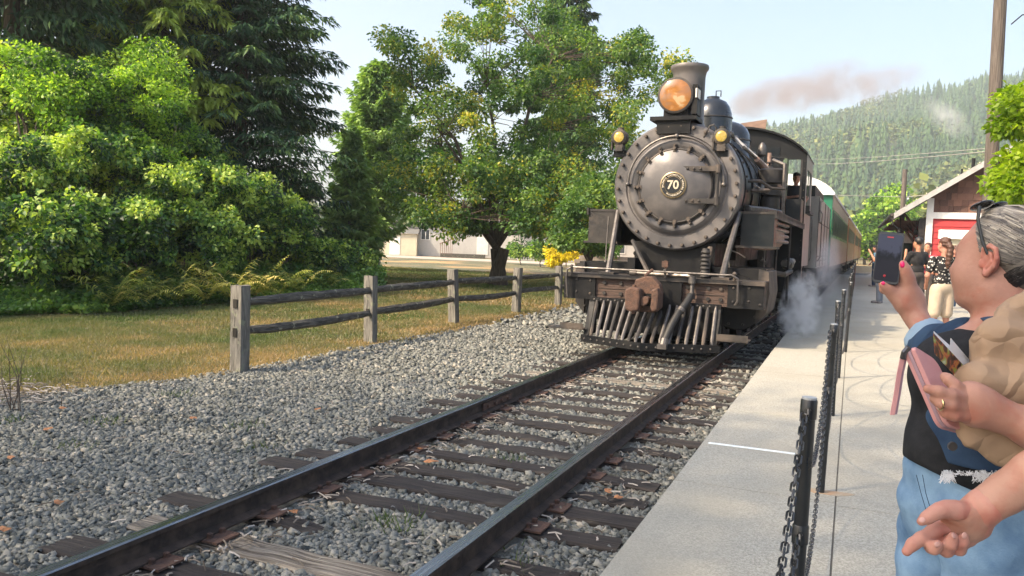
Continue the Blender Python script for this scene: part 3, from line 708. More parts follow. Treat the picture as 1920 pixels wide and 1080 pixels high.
def broadleaf(name, label, cat, base, clumps, m, leaf=0.13, per=350, rad=0.8, trunk=0.25, fork=0.3, seed=1, group=None,
              nprim=8, tl=0.45, tv=0.22, stems=1, bark=None, flatn=0.7, squash=0.7, yellow=0.0, bare=False):
    """clumps: list of crown clump centres (world). trunk + limbs + leaf clumps"""
    r = np.random.default_rng(seed); base = np.array(base, float); Cc = np.array(clumps, float)
    t = thing(name, label, cat, tuple(base), group=group)
    top = Cc.mean(0); F0 = base+(top-base)*fork; F0[:2] = base[:2]*0.7+top[:2]*0.3 if stems == 1 else base[:2]
    mb = MB()
    prim = Cc[r.choice(len(Cc), min(nprim, len(Cc)), replace=False)]
    for s in range(stems):
        off = np.array([math.cos(s*2.1), math.sin(s*2.1), 0])*trunk*0.9*(stems > 1)
        mb.tube([base-base+off, (F0-base)*0.5+off*1.3+r.normal(0, trunk*0.25, 3)*np.array([1, 1, 0]), F0-base+off*1.6], [trunk*1.25, trunk, trunk*0.8], 9)
    nodes = []
    for p in prim:
        mid = F0*0.5+p*0.5+np.array([0, 0, 0.12*np.linalg.norm(p-F0)])+r.normal(0, 0.15, 3)
        mb.tube([F0-base, mid-base, p-base], [trunk*0.5, trunk*0.26, trunk*0.07], 6)
        for q in (0.35, 0.6, 0.85):
            nodes.append((F0*(1-q)+mid*q, trunk*0.3) if q < 0.5 else (mid*(1-(q-.5)*2)+p*(q-.5)*2, trunk*0.16))
    NP = np.array([q[0] for q in nodes])
    for c in Cc:
        j = np.argmin(np.linalg.norm(NP-c, axis=1)+np.where(NP[:, 2] > c[2]+0.5, 3, 0)); a = NP[j]
        m2 = (a+c)/2+np.array([0, 0, 0.1])+r.normal(0, 0.1, 3)
        mb.tube([a-base, m2-base, c-base], [nodes[j][1]*0.5, nodes[j][1]*0.3, 0.006], 4, caps=False)
    mb.build('trunk', bark or M['bark'], t, smooth=True)
    # leaves
    n = len(Cc)*per
    ci = np.repeat(np.arange(len(Cc)), per)
    dirv = r.normal(0, 1, (n, 3)); dirv /= np.linalg.norm(dirv, axis=1, keepdims=True)
    cr_ = rad*(0.6+0.7*r.random(len(Cc)))
    rr = (r.random(n)**0.45)*cr_[ci]
    P = Cc[ci]+dirv*rr[:, None]*np.array([1, 1, squash])
    D = dirv+r.normal(0, 0.5, (n, 3)); D[:, 2] -= 0.25
    clt = r.normal(0, tv*0.6, len(Cc))
    tint = tl+clt[ci]+r.normal(0, tv*0.5, n)
    if yellow: tint += (r.random(len(Cc))[ci] < yellow)*0.45
    crown_obj('crown', P, D, leaf, leaf*0.42, m, t, tint, seed+5, 0.1, flatn, base)
    return t

def poly_clumps(poly, d, n, seed, thick=3.0, mind=22):
    """clump centres inside a crown outline seen around distance d, with real depth"""
    r = np.random.default_rng(seed); P = np.array(poly, float); x0, y0 = P.min(0); x1, y1 = P.max(0)
    out = []; px = []; mx_, my_ = P.mean(0); tries = 0
    while len(out) < n and tries < 20000:
        tries += 1
        x, y = x0+(x1-x0)*r.random(), y0+(y1-y0)*r.random()
        if not inpoly(np.array([x]), np.array([y]), poly)[0]: continue
        dz = (r.random()*2-1)*thick*math.sqrt(max(0.05, 1-((x-mx_)/(x1-x0)*2)**2*0.8))
        if any((x-a)**2+(y-b)**2+((dz-c)*30)**2 < mind**2 for a, b, c in px): continue
        px.append((x, y, dz)); out.append(at(x, y, d+dz))
    return out

def conifer(name, label, cat, base, H, radf, m, seed=1, nb=300, sprays=26, card=(0.40, 0.055), droop=0.25, elev=0.15,
            z0=0.4, zmax=None, tl=0.4, tv=0.2, group=None, trunk=0.28, drop=0.25, sub=5, bark=None, squashx=1.0):
    r = np.random.default_rng(seed); base = np.array(base, float)
    t = thing(name, label, cat, tuple(base), group=group)
    MB().tube([(0, 0, 0), (0.05, 0, H*0.5), (0, 0.05, H*0.97)], [trunk, trunk*0.6, 0.03], 9).build('trunk', bark or M['bark'], t, smooth=True)
    zm = zmax or H*0.985
    z = z0+(zm-z0)*(r.random(nb)**0.95); L = radf(z)*(0.72+0.45*r.random(nb)); az = r.random(nb)*2*PI
    el = elev+0.25*r.normal(0, 0.35, nb)+0.5*(z/H)**2
    brt = r.normal(0, tv*0.5, nb)
    # points along each branch
    ns = sprays; tt = np.tile((np.arange(ns)+0.5)/ns, nb)*0.93+0.07; bi = np.repeat(np.arange(nb), ns)
    tt = tt+r.normal(0, 0.02, len(tt))
    side = np.where(np.arange(len(tt)) % 2 == 0, 1.0, -1.0)
    ex = np.stack([np.cos(az), np.sin(az)*squashx, np.zeros(nb)], 1); lx = np.stack([-np.sin(az), np.cos(az), np.zeros(nb)], 1)
    def along(b, q):
        p = ex[b]*(L[b]*q)[:, None]*np.cos(el[b])[:, None]
        p[:, 2] += z[b]+L[b]*q*np.sin(el[b])-droop*L[b]*q**2+0.10*L[b]*np.clip(q-0.8, 0, 1)*droop*8
        return p
    P0 = along(bi, tt); ls = (0.34*L[bi]*(1.05-tt)**0.8+0.10)*(0.7+0.5*r.random(len(tt)))
    Ps, Ds, Ts = [], [], []
    for k in range(sub):
        q = (k+0.3)/sub
        sd = lx[bi]*side[:, None]*0.85+ex[bi]*0.55; sd = sd+r.normal(0, 0.08, sd.shape)
        P = P0+sd*(ls*q)[:, None]; P[:, 2] -= drop*ls*q**1.6+r.random(len(tt))*0.04
        D = sd*0.7+ex[bi]*0.5*(1 if k % 2 else 0.2)+r.normal(0, 0.28, sd.shape); D[:, 2] -= 0.25+drop*0.7
        Ps.append(P); Ds.append(D)
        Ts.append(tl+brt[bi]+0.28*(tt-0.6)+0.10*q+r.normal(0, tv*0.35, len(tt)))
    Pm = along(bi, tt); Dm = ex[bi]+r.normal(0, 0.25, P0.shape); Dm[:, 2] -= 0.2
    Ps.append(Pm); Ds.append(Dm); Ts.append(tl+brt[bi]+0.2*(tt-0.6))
    P = np.concatenate(Ps); D = np.concatenate(Ds); T = np.concatenate(Ts)
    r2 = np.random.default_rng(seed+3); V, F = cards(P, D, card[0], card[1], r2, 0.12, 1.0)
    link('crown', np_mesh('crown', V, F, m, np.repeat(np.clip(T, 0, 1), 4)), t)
    bm_ = MB()
    for b in range(0, nb, 2):
        q = np.array([0.0, 0.5, 0.95]); p = along(np.full(3, b), q); bm_.tube([tuple(v) for v in p], [0.03, 0.016, 0.006], 4, caps=False)
    bm_.build('branches', bark or M['bark'], t)['kind'] = 'stuff'
    return t

# big dark spruce
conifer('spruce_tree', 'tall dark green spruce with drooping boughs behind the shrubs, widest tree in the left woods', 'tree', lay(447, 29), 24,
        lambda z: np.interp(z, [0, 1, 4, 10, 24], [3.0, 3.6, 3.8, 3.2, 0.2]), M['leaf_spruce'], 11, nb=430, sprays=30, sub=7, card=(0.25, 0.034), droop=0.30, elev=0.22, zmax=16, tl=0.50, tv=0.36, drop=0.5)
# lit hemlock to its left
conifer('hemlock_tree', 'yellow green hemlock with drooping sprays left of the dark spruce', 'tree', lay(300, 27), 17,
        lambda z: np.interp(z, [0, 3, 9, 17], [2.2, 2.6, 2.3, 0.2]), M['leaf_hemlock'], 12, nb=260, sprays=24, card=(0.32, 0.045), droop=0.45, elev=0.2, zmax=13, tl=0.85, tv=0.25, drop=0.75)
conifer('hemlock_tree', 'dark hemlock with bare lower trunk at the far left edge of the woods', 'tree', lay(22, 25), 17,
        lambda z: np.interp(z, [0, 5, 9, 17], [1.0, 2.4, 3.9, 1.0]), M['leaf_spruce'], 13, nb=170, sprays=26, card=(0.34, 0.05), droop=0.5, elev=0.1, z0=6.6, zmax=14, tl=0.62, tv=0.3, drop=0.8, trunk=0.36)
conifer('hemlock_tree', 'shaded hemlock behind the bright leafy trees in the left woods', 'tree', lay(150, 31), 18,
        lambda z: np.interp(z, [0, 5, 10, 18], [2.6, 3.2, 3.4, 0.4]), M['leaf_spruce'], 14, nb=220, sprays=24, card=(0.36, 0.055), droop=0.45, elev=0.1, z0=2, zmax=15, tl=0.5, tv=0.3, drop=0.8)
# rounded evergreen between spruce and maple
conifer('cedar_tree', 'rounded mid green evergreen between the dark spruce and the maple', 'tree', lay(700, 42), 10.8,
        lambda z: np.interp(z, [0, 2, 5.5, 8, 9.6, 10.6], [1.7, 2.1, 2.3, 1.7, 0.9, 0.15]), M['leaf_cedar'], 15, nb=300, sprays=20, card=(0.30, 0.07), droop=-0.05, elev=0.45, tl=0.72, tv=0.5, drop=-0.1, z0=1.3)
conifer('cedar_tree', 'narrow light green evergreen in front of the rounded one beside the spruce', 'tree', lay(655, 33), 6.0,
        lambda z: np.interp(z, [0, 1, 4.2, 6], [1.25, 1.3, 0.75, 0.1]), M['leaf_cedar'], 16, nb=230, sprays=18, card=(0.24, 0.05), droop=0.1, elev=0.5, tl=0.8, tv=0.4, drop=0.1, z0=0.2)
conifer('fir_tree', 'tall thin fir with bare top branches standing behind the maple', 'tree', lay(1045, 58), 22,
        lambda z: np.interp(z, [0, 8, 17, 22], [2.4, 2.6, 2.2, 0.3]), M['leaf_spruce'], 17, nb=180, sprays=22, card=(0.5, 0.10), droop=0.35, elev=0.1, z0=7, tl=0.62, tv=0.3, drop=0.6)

# broad maple beside the line
MAPLE = [(698,325),(735,275),(752,215),(735,120),(700,40),(745,70),(768,15),(800,70),(845,5),(900,-30),(1010,-40),(1060,20),(1085,70),(1150,95),(1225,50),(1235,110),(1305,95),(1262,170),(1190,230),(1175,300),(1160,360),(1120,405),(1055,430),(985,440),(935,400),(880,440),(800,420),(742,380)]
cl = poly_clumps(MAPLE, 31.5, 300, 4, 4.2, 16)+poly_clumps([(745,330),(840,300),(1000,320),(1120,340),(1110,420),(1040,452),(980,448),(945,425),(915,430),(870,455),(790,430),(745,390)], 29.5, 75, 44, 3.4, 15)
broadleaf('maple_tree', 'broad green maple with yellowing lower leaves between lawn and locomotive', 'tree', (-10.3, 28.6, -0.2), cl, M['leaf_maple'],
          0.12, 240, 0.56, 0.25, 0.24, 21, nprim=12, tl=0.44, tv=0.44, stems=2, yellow=0.03)
SMALL = [(1045,395),(1070,350),(1120,330),(1150,360),(1150,450),(1130,470),(1050,455),(1035,430)]
broadleaf('street_tree', 'small twin trunked tree behind the left end of the pilot beam', 'tree', lay(1103, 26), poly_clumps(SMALL, 26, 34, 5, 1.3, 12), M['leaf_maple'],
          0.12, 260, 0.55, 0.15, 0.45, 22, nprim=5, tl=0.42, tv=0.25, stems=2)
# bright leafy trees of the left wood edge
A1 = [(-60,120),(20,85),(120,110),(200,150),(300,140),(335,220),(320,300),(250,330),(100,320),(-60,330)]
broadleaf('alder_tree', 'sunlit lime green alder at the left edge of the woods', 'tree', lay(60, 21), poly_clumps([(x, y) for x, y in A1 if x < 210]+[(190,300)], 21.5, 170, 6, 2.0, 9), M['leaf_alder'],
          0.09, 240, 0.42, 0.10, 0.45, 23, nprim=7, tl=0.60, tv=0.5, stems=3)
A2 = [(150,150),(205,95),(300,80),(345,150),(350,250),(330,330),(230,350),(150,300)]
broadleaf('alder_tree', 'sunlit lime green alder in front of the hemlock', 'tree', lay(240, 22.5), poly_clumps(A2, 22.5, 150, 7, 2.0, 9), M['leaf_alder'],
          0.09, 240, 0.42, 0.10, 0.45, 24, nprim=7, tl=0.60, tv=0.5, stems=3)
# understorey shrubs: (px outline centre, y centre, half width, half height, distance, tint, label)
SH = [(30,340,95,110,18.5,.42,'shaded leafy bush at the left edge below the alder'),
 (120,300,90,80,19.5,.52,'bush of long pale leaves under the sunlit alder'),
 (215,330,90,90,21,.36,'dark green bush below the second alder'),
 (60,450,95,80,16.8,.34,'deep green bramble at the left edge of the lawn'),
 (150,440,85,75,17.8,.45,'bramble thicket with yellowing leaves left of the ferns'),
 (255,430,80,70,19.2,.30,'shadowed bush behind the ferns'),
 (320,370,75,85,20.8,.60,'light green bush with upright shoots below the hemlock'),
 (400,360,75,80,22.2,.52,'rounded bush in front of the dark spruce'),
 (470,400,70,75,23.2,.50,'leafy bush beside the foot of the dark spruce'),
 (530,425,60,60,24.2,.40,'small dark bush under the boughs of the spruce'),
 (395,450,80,50,21.2,.45,'low green bush behind the fern bank'),
 (650,490,60,38,27.5,.40,'low willowy bush at the end of the woods by the lawn'),
 (590,480,60,42,26,.42,'low bush under the right boughs of the spruce'),
 (40,210,80,70,23,.45,'tall back row bush at the left edge'),
 (345,300,70,60,24,.38,'shaded bush beneath the hemlock')]
for i, (x, y, hw, hh_, d, tl, lb) in enumerate(SH):
    pl = [(x+hw*math.cos(a)*(0.85+0.2*math.sin(3*a+i)), y+hh_*math.sin(a)*(0.85+0.2*math.cos(2*a+i))) for a in [k*PI/8 for k in range(16)]]
    broadleaf('shrub', lb, 'shrub', lay(x, d), poly_clumps(pl, d, 74, 40+i, 1.5, 6), M['leaf_shrub'], 0.105, 115, 0.31, 0.035, 0.2, 60+i,
              group='shrubs along the edge of the woods', nprim=6, tl=tl+0.15, tv=0.6, stems=3, yellow=0.06)
# the wood goes on past the left edge of the frame
for i, (x, y, hgt, lb) in enumerate(((-15.5, 8.2, 4.5, 'leafy thicket at the near end of the wood, left of the frame'), (-18.0, 4.5, 5.5, 'taller thicket left of the frame beside the lawn'), (-22.0, 9.5, 8.0, 'broad tree standing left of the frame behind the thickets'))):
    r = np.random.default_rng(800+i); cc = []
    for _ in range(70):
        v = r.normal(0, 1, 3); v /= np.linalg.norm(v); q = v*r.random()**0.4*np.array([2.4, 2.4, hgt*0.48]); cc.append((x+q[0], y+q[1], hgt*0.5+q[2]))
    broadleaf('thicket', lb, 'shrub' if i < 2 else 'tree', (x, y, -0.2), cc, M['leaf_alder'], 0.16, 90, 0.6, 0.08, 0.2, 810+i, nprim=6, tl=0.4, tv=0.5, stems=3)
# ferns
def fern(px, d, seed, label, h=0.9, tl=0.5, z=0.0):
    r = np.random.default_rng(seed); base = np.array(lay(px, d)); t = thing('fern', label, 'fern', tuple(base), group='ferns at the wood edge')
    Vs, Fs, Ts = [], [], []; b = 0
    for k in range(22):
        a = r.random()*2*PI; L = h*(0.6+0.8*r.random()); n = 18; cv = r.uniform(0.45, 1.0); up_f = r.uniform(0.8, 1.4)
        q = (np.arange(n)+1)/n; ox = np.cos(a)*L*0.75*q; oy = np.sin(a)*L*0.75*q; oz = z+L*(up_f*q-cv*q**2.2)+r.normal(0, 0.008, n)
        for s in (-1, 1):
            P = np.stack([ox, oy, oz], -1); D = np.stack([-np.sin(a)*s+np.cos(a)*0.35+0*q, np.cos(a)*s+np.sin(a)*0.35+0*q, -0.25+r.normal(0, 0.25, n)], -1)
            w_ = (0.16+0.06*r.random(n))*L*np.sin(PI*np.clip(q*0.95+0.05, 0, 1))**0.7+0.01
            D /= np.linalg.norm(D, axis=1, keepdims=True); c = P+D*w_[:, None]; e = np.array([np.cos(a), np.sin(a), 0])*L*0.018
            V = np.stack([P-e, c, P+e], 1).reshape(-1, 3); Vs.append(V); Fs.append(np.arange(3*n).reshape(-1, 3)+b); b += 3*n
            Ts.append(np.repeat(np.clip(tl+r.normal(0, 0.22)+r.normal(0, 0.06, n), 0, 1), 3))
    link('fronds', np_mesh('fronds', np.concatenate(Vs), np.concatenate(Fs), M['fern'], np.concatenate(Ts)), t)
FL = ['straw coloured fern at the left of the fern bank','green fern second in the fern bank','pale fern behind the first fence post','bleached fern in the middle of the fern bank',
      'drooping fern near the spruce','tall fern beside the spruce boughs','fern at the right end of the bank','small fern in front of the brambles','fern under the low bush by the lawn']
for i, (px, d, tl) in enumerate([(270,18.9,.6),(330,19.6,.45),(385,20.3,.72),(430,21,.8),(475,21.8,.75),(520,22.6,.5),(560,23.6,.45),(210,18.0,.4),(610,25,.35)]):
    fern(px, d-1.5, 300+i, FL[i], 0.95, tl, 0.12)
# ground cover along the wood edge
r = np.random.default_rng(91); n = 45000; px = -40+760*r.random(n); dd = np.interp(px, [-40, 0, 200, 400, 560, 700, 720], [14.9, 15.3, 16.4, 19.2, 21.8, 25, 25.5])
dep = dd+r.random(n)**1.3*3.6-0.35*vnoise(px*0.05, dd, 0.7, 2)
Pb = CAM[None]+dep[:, None]*(FW[None]+RT[None]*((px-960)/FPX)[:, None]); top = 0.12+0.75*np.clip((dep-dd)/2.2, 0, 1)*(0.5+0.8*vnoise(Pb[:, 0], Pb[:, 1], 0.8, 6))
Pb[:, 2] = -0.2+top*r.random(n)**0.6
D = r.normal(0, 1, (n, 3)); D[:, 2] = np.abs(D[:, 2])*0.6
tn = np.clip(0.60+0.7*(vnoise(Pb[:, 0], Pb[:, 1], 1.4, 12)-0.5)+r.normal(0, .12, n), 0, 1)
V, F = cards(Pb, D, 0.12, 0.045, r, 0.1, 0.6)
o = link('ground_cover', np_mesh('ground_cover', V, F, M['leaf_shrub'], np.repeat(tn, 4))); o['kind'] = 'stuff'
# dead sprigs at the left edge of the gravel
t = thing('dry_sapling', 'bare dry stems rising from the gravel edge at far left', 'dead plant', lay(22, 7.4))
for k in range(7):
    a = random.uniform(-0.5, 0.5); mb = MB(); hgt = random.uniform(0.4, 0.72)
    x0 = random.uniform(-0.12, 0.12)
    mb.tube([(x0, 0, 0), (x0+a*0.15, random.uniform(-.08,.08), hgt*0.5), (x0+a*0.5, random.uniform(-.1,.1), hgt)], [0.006, 0.004, 0.0015], 5)
    mb.build('stem', M['bark'], t)
t = thing('dry_sapling', 'single crooked dry twig standing at the lawn edge', 'dead plant', lay(115, 7.6))
MB().tube([(0, 0, 0), (0.01, 0, 0.12), (-0.01, 0.0, 0.2), (0.03, 0, 0.27)], [0.005, 0.004, 0.003, 0.001], 5).build('stem', M['bark'], t)

# lime green street tree at the right edge, in front of the station
LIME = [(1868,255),(1850,330),(1880,360),(1885,300),(1905,390),(1960,420),(2100,420),(2100,120),(1960,100),(1925,200),(1905,160),(1890,180),(1880,260),(1865,290)]
broadleaf('young_maple', 'lime green young maple at the right edge beside the utility pole', 'tree', (7.15, 10.6, 0.12),
          poly_clumps([(1868,250),(1890,190),(1903,158),(1925,230),(1990,60),(2150,90),(2150,430),(1960,430),(1900,385),(1860,355),(1850,340),(1885,320)], 12.2, 120, 8, 1.1, 16), M['leaf_lime'],
          0.09, 230, 0.27, 0.07, 0.45, 25, nprim=7, tl=0.5, tv=0.3)
# pale poplars beyond the train, taller than the low trees round them
POP = [(1618,47,48,420,'pale green poplar at the end of the train'),(1648,70,60,385,'tall pale poplar right of the train'),(1682,95,62,365,'tallest pale poplar behind the station eave'),(1706,110,56,395,'pale poplar behind the second utility pole')]
for i, (px, d, wpx, ty, lb) in enumerate(POP):
    d = 120; hw = wpx*0.5
    broadleaf('poplar_tree', lb, 'tree', lay(px, d), poly_clumps([(px-hw, 470),(px-hw*0.8, (470+ty)/2),(px-6, ty-20),(px+8, ty-18),(px+hw*0.8, (470+ty)/2),(px+hw, 470)], d, 40, 90+i, 2.5, 7), M['leaf_alder'],
              0.5, 120, 1.5, 0.2, 0.2, 95+i, group='pale poplars beyond the train', tl=0.6, tv=0.4)
# unseen trees added behind and left of the photographer to thin the foreground sun
for i, (bx, by, lb) in enumerate([(-11.5, -5.6, 'added shade tree standing left of the photographer, out of frame'), (-5.5, -4.8, 'added shade tree nearest the photographer, out of frame'), (-5.5, -10.4, 'added shade tree behind the photographer, out of frame')]):
    r = np.random.default_rng(500+i); cc = []
    while len(cc) < 120:
        v = r.normal(0, 1, 3); v /= np.linalg.norm(v); q = v*r.random()**0.4*np.array([4.3, 3.9, 3.0]); cc.append((bx+q[0], by+q[1], 11.6+q[2]))
    broadleaf('added_shade_tree', lb, 'tree', (bx, by, -0.2), cc, M['leaf_maple'], 0.21, 44, 1.7, 0.35, 0.5, 510+i, nprim=9)

# garden planting and small things by the far house
for i, (px, py, d, c, lb) in enumerate([(1080,468,52,'flower_yellow','yellow flowering bush left of the twin trunked tree'),(1042,478,54,'flower_yellow','small yellow bush beside the fence post'),
        (1140,462,50,'leaf_shrub','clipped green bush behind the locomotive beam'),(1012,468,56,'leaf_shrub','dark bush on the far side of the lawn'),(1060,452,60,'leaf_shrub','tall green bush behind the yellow flowers'),(975,466,60,'leaf_shrub','bush behind the maple trunk')]):
    hw = 26; hw = 20; pl = [(px+hw*math.cos(a), py+2+13*math.sin(a)) for a in [k*PI/6 for k in range(12)]]
    broadleaf('garden_bush', lb, 'bush', lay(px, d), poly_clumps(pl, d, 12, 700+i, 0.6, 8), M[c], 0.16, 170, 0.55, 0.04, 0.2, 720+i, tl=0.6, tv=0.3, nprim=3)

# ------------------------------------------------------------------ split rail fence
FP = [(-4.46, 7.85, 1.10, 0.0), (-4.76, 11.28, 1.10, -0.02), (-5.10, 14.94, 1.12, -0.06), (-5.05, 18.2, 1.10, 0.02), (-5.02, 21.2, 1.10, 0.0), (-4.95, 24.6, 1.1, 0.01), (-4.9, 28.2, 1.1, 0)]
fence = thing('split_rail_fence', 'weathered grey split rail fence with two rails along the lawn', 'fence', (0, 0, GZ))
def post_mesh(seed, h):
    r = random.Random(seed); vs = []; fs = []; n = 10; m = 12
    wob = [r.uniform(0.9, 1.12) for _ in range(m)]
    for i in range(n+1):
        z = -0.1+(h+0.1)*i/n
        for k in range(m):
            a = 2*PI*k/m+PI/12; q = 0.098/max(abs(math.cos(a)), abs(math.sin(a)), 0.80)*wob[k]*(1+r.uniform(-.02,.02))
            vs.append((q*math.cos(a)*0.98, q*math.sin(a)*0.85, z+(r.uniform(-0.025, 0.005) if i == n else 0)))
    for i in range(n):
        for k in range(m): fs.append((i*m+k, i*m+(k+1) % m, (i+1)*m+(k+1) % m, (i+1)*m+k))
    fs.append(tuple(range(n*m, n*m+m)))
    me = bpy.data.meshes.new('post'); me.from_pydata(vs, [], fs); me.materials.append(M['fence_wood']); me.update(); return me
slot = MB()
for z in (0.50, 0.86): slot.box(-0.034, 0.034, -0.0935, -0.088, z-0.055, z+0.055)
M['slot'] = mat('post_mortise_dark', (0.02, 0.018, 0.015), None, 1.0)
for i, (x, y, h, ln) in enumerate(FP):
    p = link('post', post_mesh(i+3, h), fence, (x, y, 0), (0, ln, R(-5)))
    if i in (0, 1, 2): link('mortise', slot.mesh('mortise', M['slot']), p)
def rail_pole(a, b, seed):
    r = random.Random(seed); n = 12; m = 7; vs = []; fs = []; a, b = Vector(a), Vector(b)
    prof = [r.uniform(0.78, 1.15) for _ in range(m)]; bow = r.uniform(-0.05, 0.02); bh = r.uniform(-.03, .03)
    d = (b-a).normalized(); sdv = Vector((0, 0, 1)).cross(d); upv = d.cross(sdv)
    for i in range(n+1):
        t = i/n; taper = 0.62+0.38*math.sin(PI*min(1, max(0, t*1.02)))**0.4
        c = a.lerp(b, t)+upv*(bow*math.sin(PI*t)+r.uniform(-.006,.006))+sdv*bh*math.sin(PI*t)
        for k in range(m):
            q = 2*PI*k/m; vs.append(tuple(c+(sdv*math.cos(q)*0.052+upv*math.sin(q)*0.068)*prof[k]*taper*r.uniform(0.93, 1.07)))
    for i in range(n):
        for k in range(m): fs.append((i*m+k, i*m+(k+1) % m, (i+1)*m+(k+1) % m, (i+1)*m+k))
    fs.append(tuple(reversed(range(m)))); fs.append(tuple(range(n*m, n*m+m)))
    me = bpy.data.meshes.new('rail'); me.from_pydata(vs, [], fs); me.materials.append(M['fence_rail']); me.update(); return me
for i in range(len(FP)-1):
    for j, z in enumerate((0.50, 0.86)):
        a = (FP[i][0], FP[i][1], z+0.01); b = (FP[i+1][0], FP[i+1][1], z-0.01)
        link('rail', rail_pole(a, b, i*5+j), fence)

# ------------------------------------------------------------------ far house, shed, wall
def frame_thing(name, label, cat, px, d, z=-0.2, rz=0.0):
    x, y, _ = lay(px, d); return thing(name, label, cat, (x, y, z), rz+YAW)
h = frame_thing('house', 'pale grey low house beyond the lawn with one small window', 'house', 795, 78)
MB().box(-1.6, 10.5, 0, 6, 0, 2.9).build('wall', M['house_wall'], h)
rf = MB(); rf.prism([(-0.3, 2.9), (6.3, 2.9), (3.0, 3.9)], -1.9, 10.8, 'YZ'); rf.build('roof', M['roof_tin'], h)
wdw = MB().box(-0.45, 0.45, -0.05, 0, 1.55, 2.6).build('window_frame', M['white_paint'], h)
MB().box(-0.37, -0.02, -0.06, -0.045, 1.62, 2.53).build('pane', M['glass_house'], wdw); MB().box(0.05, 0.37, -0.06, -0.045, 1.62, 2.53).build('pane', M['glass_house'], wdw)
MB().box(5.0, 6.1, -0.05, 0.0, 0.3, 2.3).build('door', M['white_paint'], h)
st = frame_thing('porch_steps', 'red brown wooden railing and deck in front of the grey house', 'porch', 840, 76)
MB().box(-0.8, 3.4, -0.4, 1.2, 0, 0.35).build('deck', M['fence_rail'], st)
for k in range(7): MB().box(-0.8+k*0.18, -0.75+k*0.18, -0.42, -0.38, 0.3, 1.25+0.08*k).build('baluster', M['brown_panel'], st)
b = MB(); b.tube([(-0.85, -0.4, 1.25), (0.4, -0.4, 1.8)], 0.05, 5); b.build('handrail', M['brown_panel'], st)
s = frame_thing('shed', 'cream garden shed with a door left of the grey house', 'shed', 742, 77)
MB().box(-1.3, 1.9, 0, 2.5, 0, 2.1).build('wall', M['shed_wall'], s)
rf = MB(); rf.prism([(-0.2, 2.1), (2.7, 2.1), (1.25, 2.8)], -1.45, 2.05, 'YZ'); rf.build('roof', M['roof_tin'], s)
MB().box(-0.7, 0.3, -0.04, 0, 0.05, 1.8).build('door', M['white_paint'], s)
h2 = frame_thing('house', 'white house glimpsed under the branches right of the maple', 'house', 1090, 74)
MB().box(-6, 5, 0, 5, 0, 2.6).build('wall', M['house_wall'], h2)
rf = MB(); rf.prism([(-0.4, 2.6), (5.4, 2.6), (2.5, 3.9)], -6.3, 5.3, 'YZ'); rf.build('roof', M['roof_tin'], h2)
for x in (-4, -1.6, 1.2, 3.4):
    f_ = MB().box(x-0.5, x+0.5, -0.05, 0, 0.9, 2.0).build('window_frame', M['white_paint'], h2); MB().box(x-0.42, x+0.42, -0.06, -0.045, 0.98, 1.92).build('pane', M['glass_house'], f_)
# stone garden wall under the locomotive's left running board
gw = frame_thing('garden_wall', 'low pale block garden wall seen between the locomotive and its brace', 'wall', 1165, 50)
for c in range(4):
    for k in range(14):
        x = -3+k*0.62+(0.3 if c % 2 else 0); MB().box(x+0.01, x+0.6, 0, 0.3, c*0.25+0.008, c*0.25+0.242).build('block', M['stone_wall'], gw)
# white utility boxes by the end of the woods
for i, (px, py) in enumerate(((678, 474), (700, 482))):
    u = frame_thing('utility_box', ['white utility box by the end of the woods', 'lower pale utility box on the lawn beside the woods'][i], 'utility box', px, 47-i*3)
    MB().box(-0.28, 0.28, 0, 0.35, 0, 0.95-0.3*i).build('cabinet', M['white_paint'], u); MB().box(-0.31, 0.31, -0.03, 0.38, 0.95-0.3*i, 1.02-0.3*i).build('lid', M['grey_paint'], u)
# ------------------------------------------------------------------ locomotive (local: x right, y rearwards from the pilot, z above rail)
loco = thing('steam_locomotive', 'black steam locomotive number 70 standing at the platform with its lamps lit', 'locomotive', (-0.12, 11.5, 0), R(-0.7))
def LP(name, mb, m, parent=None, smooth=False): return mb.build(name, m, parent or loco, smooth)
BZ, BR, BX, FY = 2.49, 1.0, 0.03, 1.10      # boiler centre height, radius, x, smokebox front
# pilot beam
LP('pilot_beam', MB().box(-1.0, 1.0, 0.42, 0.72, 0.70, 1.05), M['beam_wood'])
for sx in (-1, 1):
    p = LP('beam_end_plate', MB().box(min(sx*1.0, sx*1.51), max(sx*1.0, sx*1.51), 0.38, 0.70, 0.69, 1.07), M['iron'])
    b = MB()
    for (bx, bz) in ((1.08,.78),(1.08,.98),(1.30,.8),(1.30,.99),(1.46,.76)): b.ball((sx*bx, 0.378, bz), (0.022, 0.014, 0.022), 6, 4)
    b.build('bolts', M['iron_dusty'], p)
LP('beam_top_plate', MB().box(-1.51, 1.51, 0.36, 1.0, 1.072, 1.09), M['iron_dusty'])
LP('beam_top_flange', MB().box(-1.52, 1.52, 0.345, 0.358, 1.03, 1.088), M['iron_dusty'])
bb = MB()
for bx in (-0.86,-0.6,0.42,0.72,0.9):
    for bz in (0.80, 0.96): bb.cyl((bx, 0.42, bz), (bx, 0.395, bz), 0.03, n=6)
LP('beam_bolts', bb, M['iron_dusty'])
LP('timber_crack', MB().box(-0.95, -0.42, 0.414, 0.419, 0.862, 0.870).box(0.40, 0.95, 0.414, 0.419, 0.853, 0.862), M['slot'])
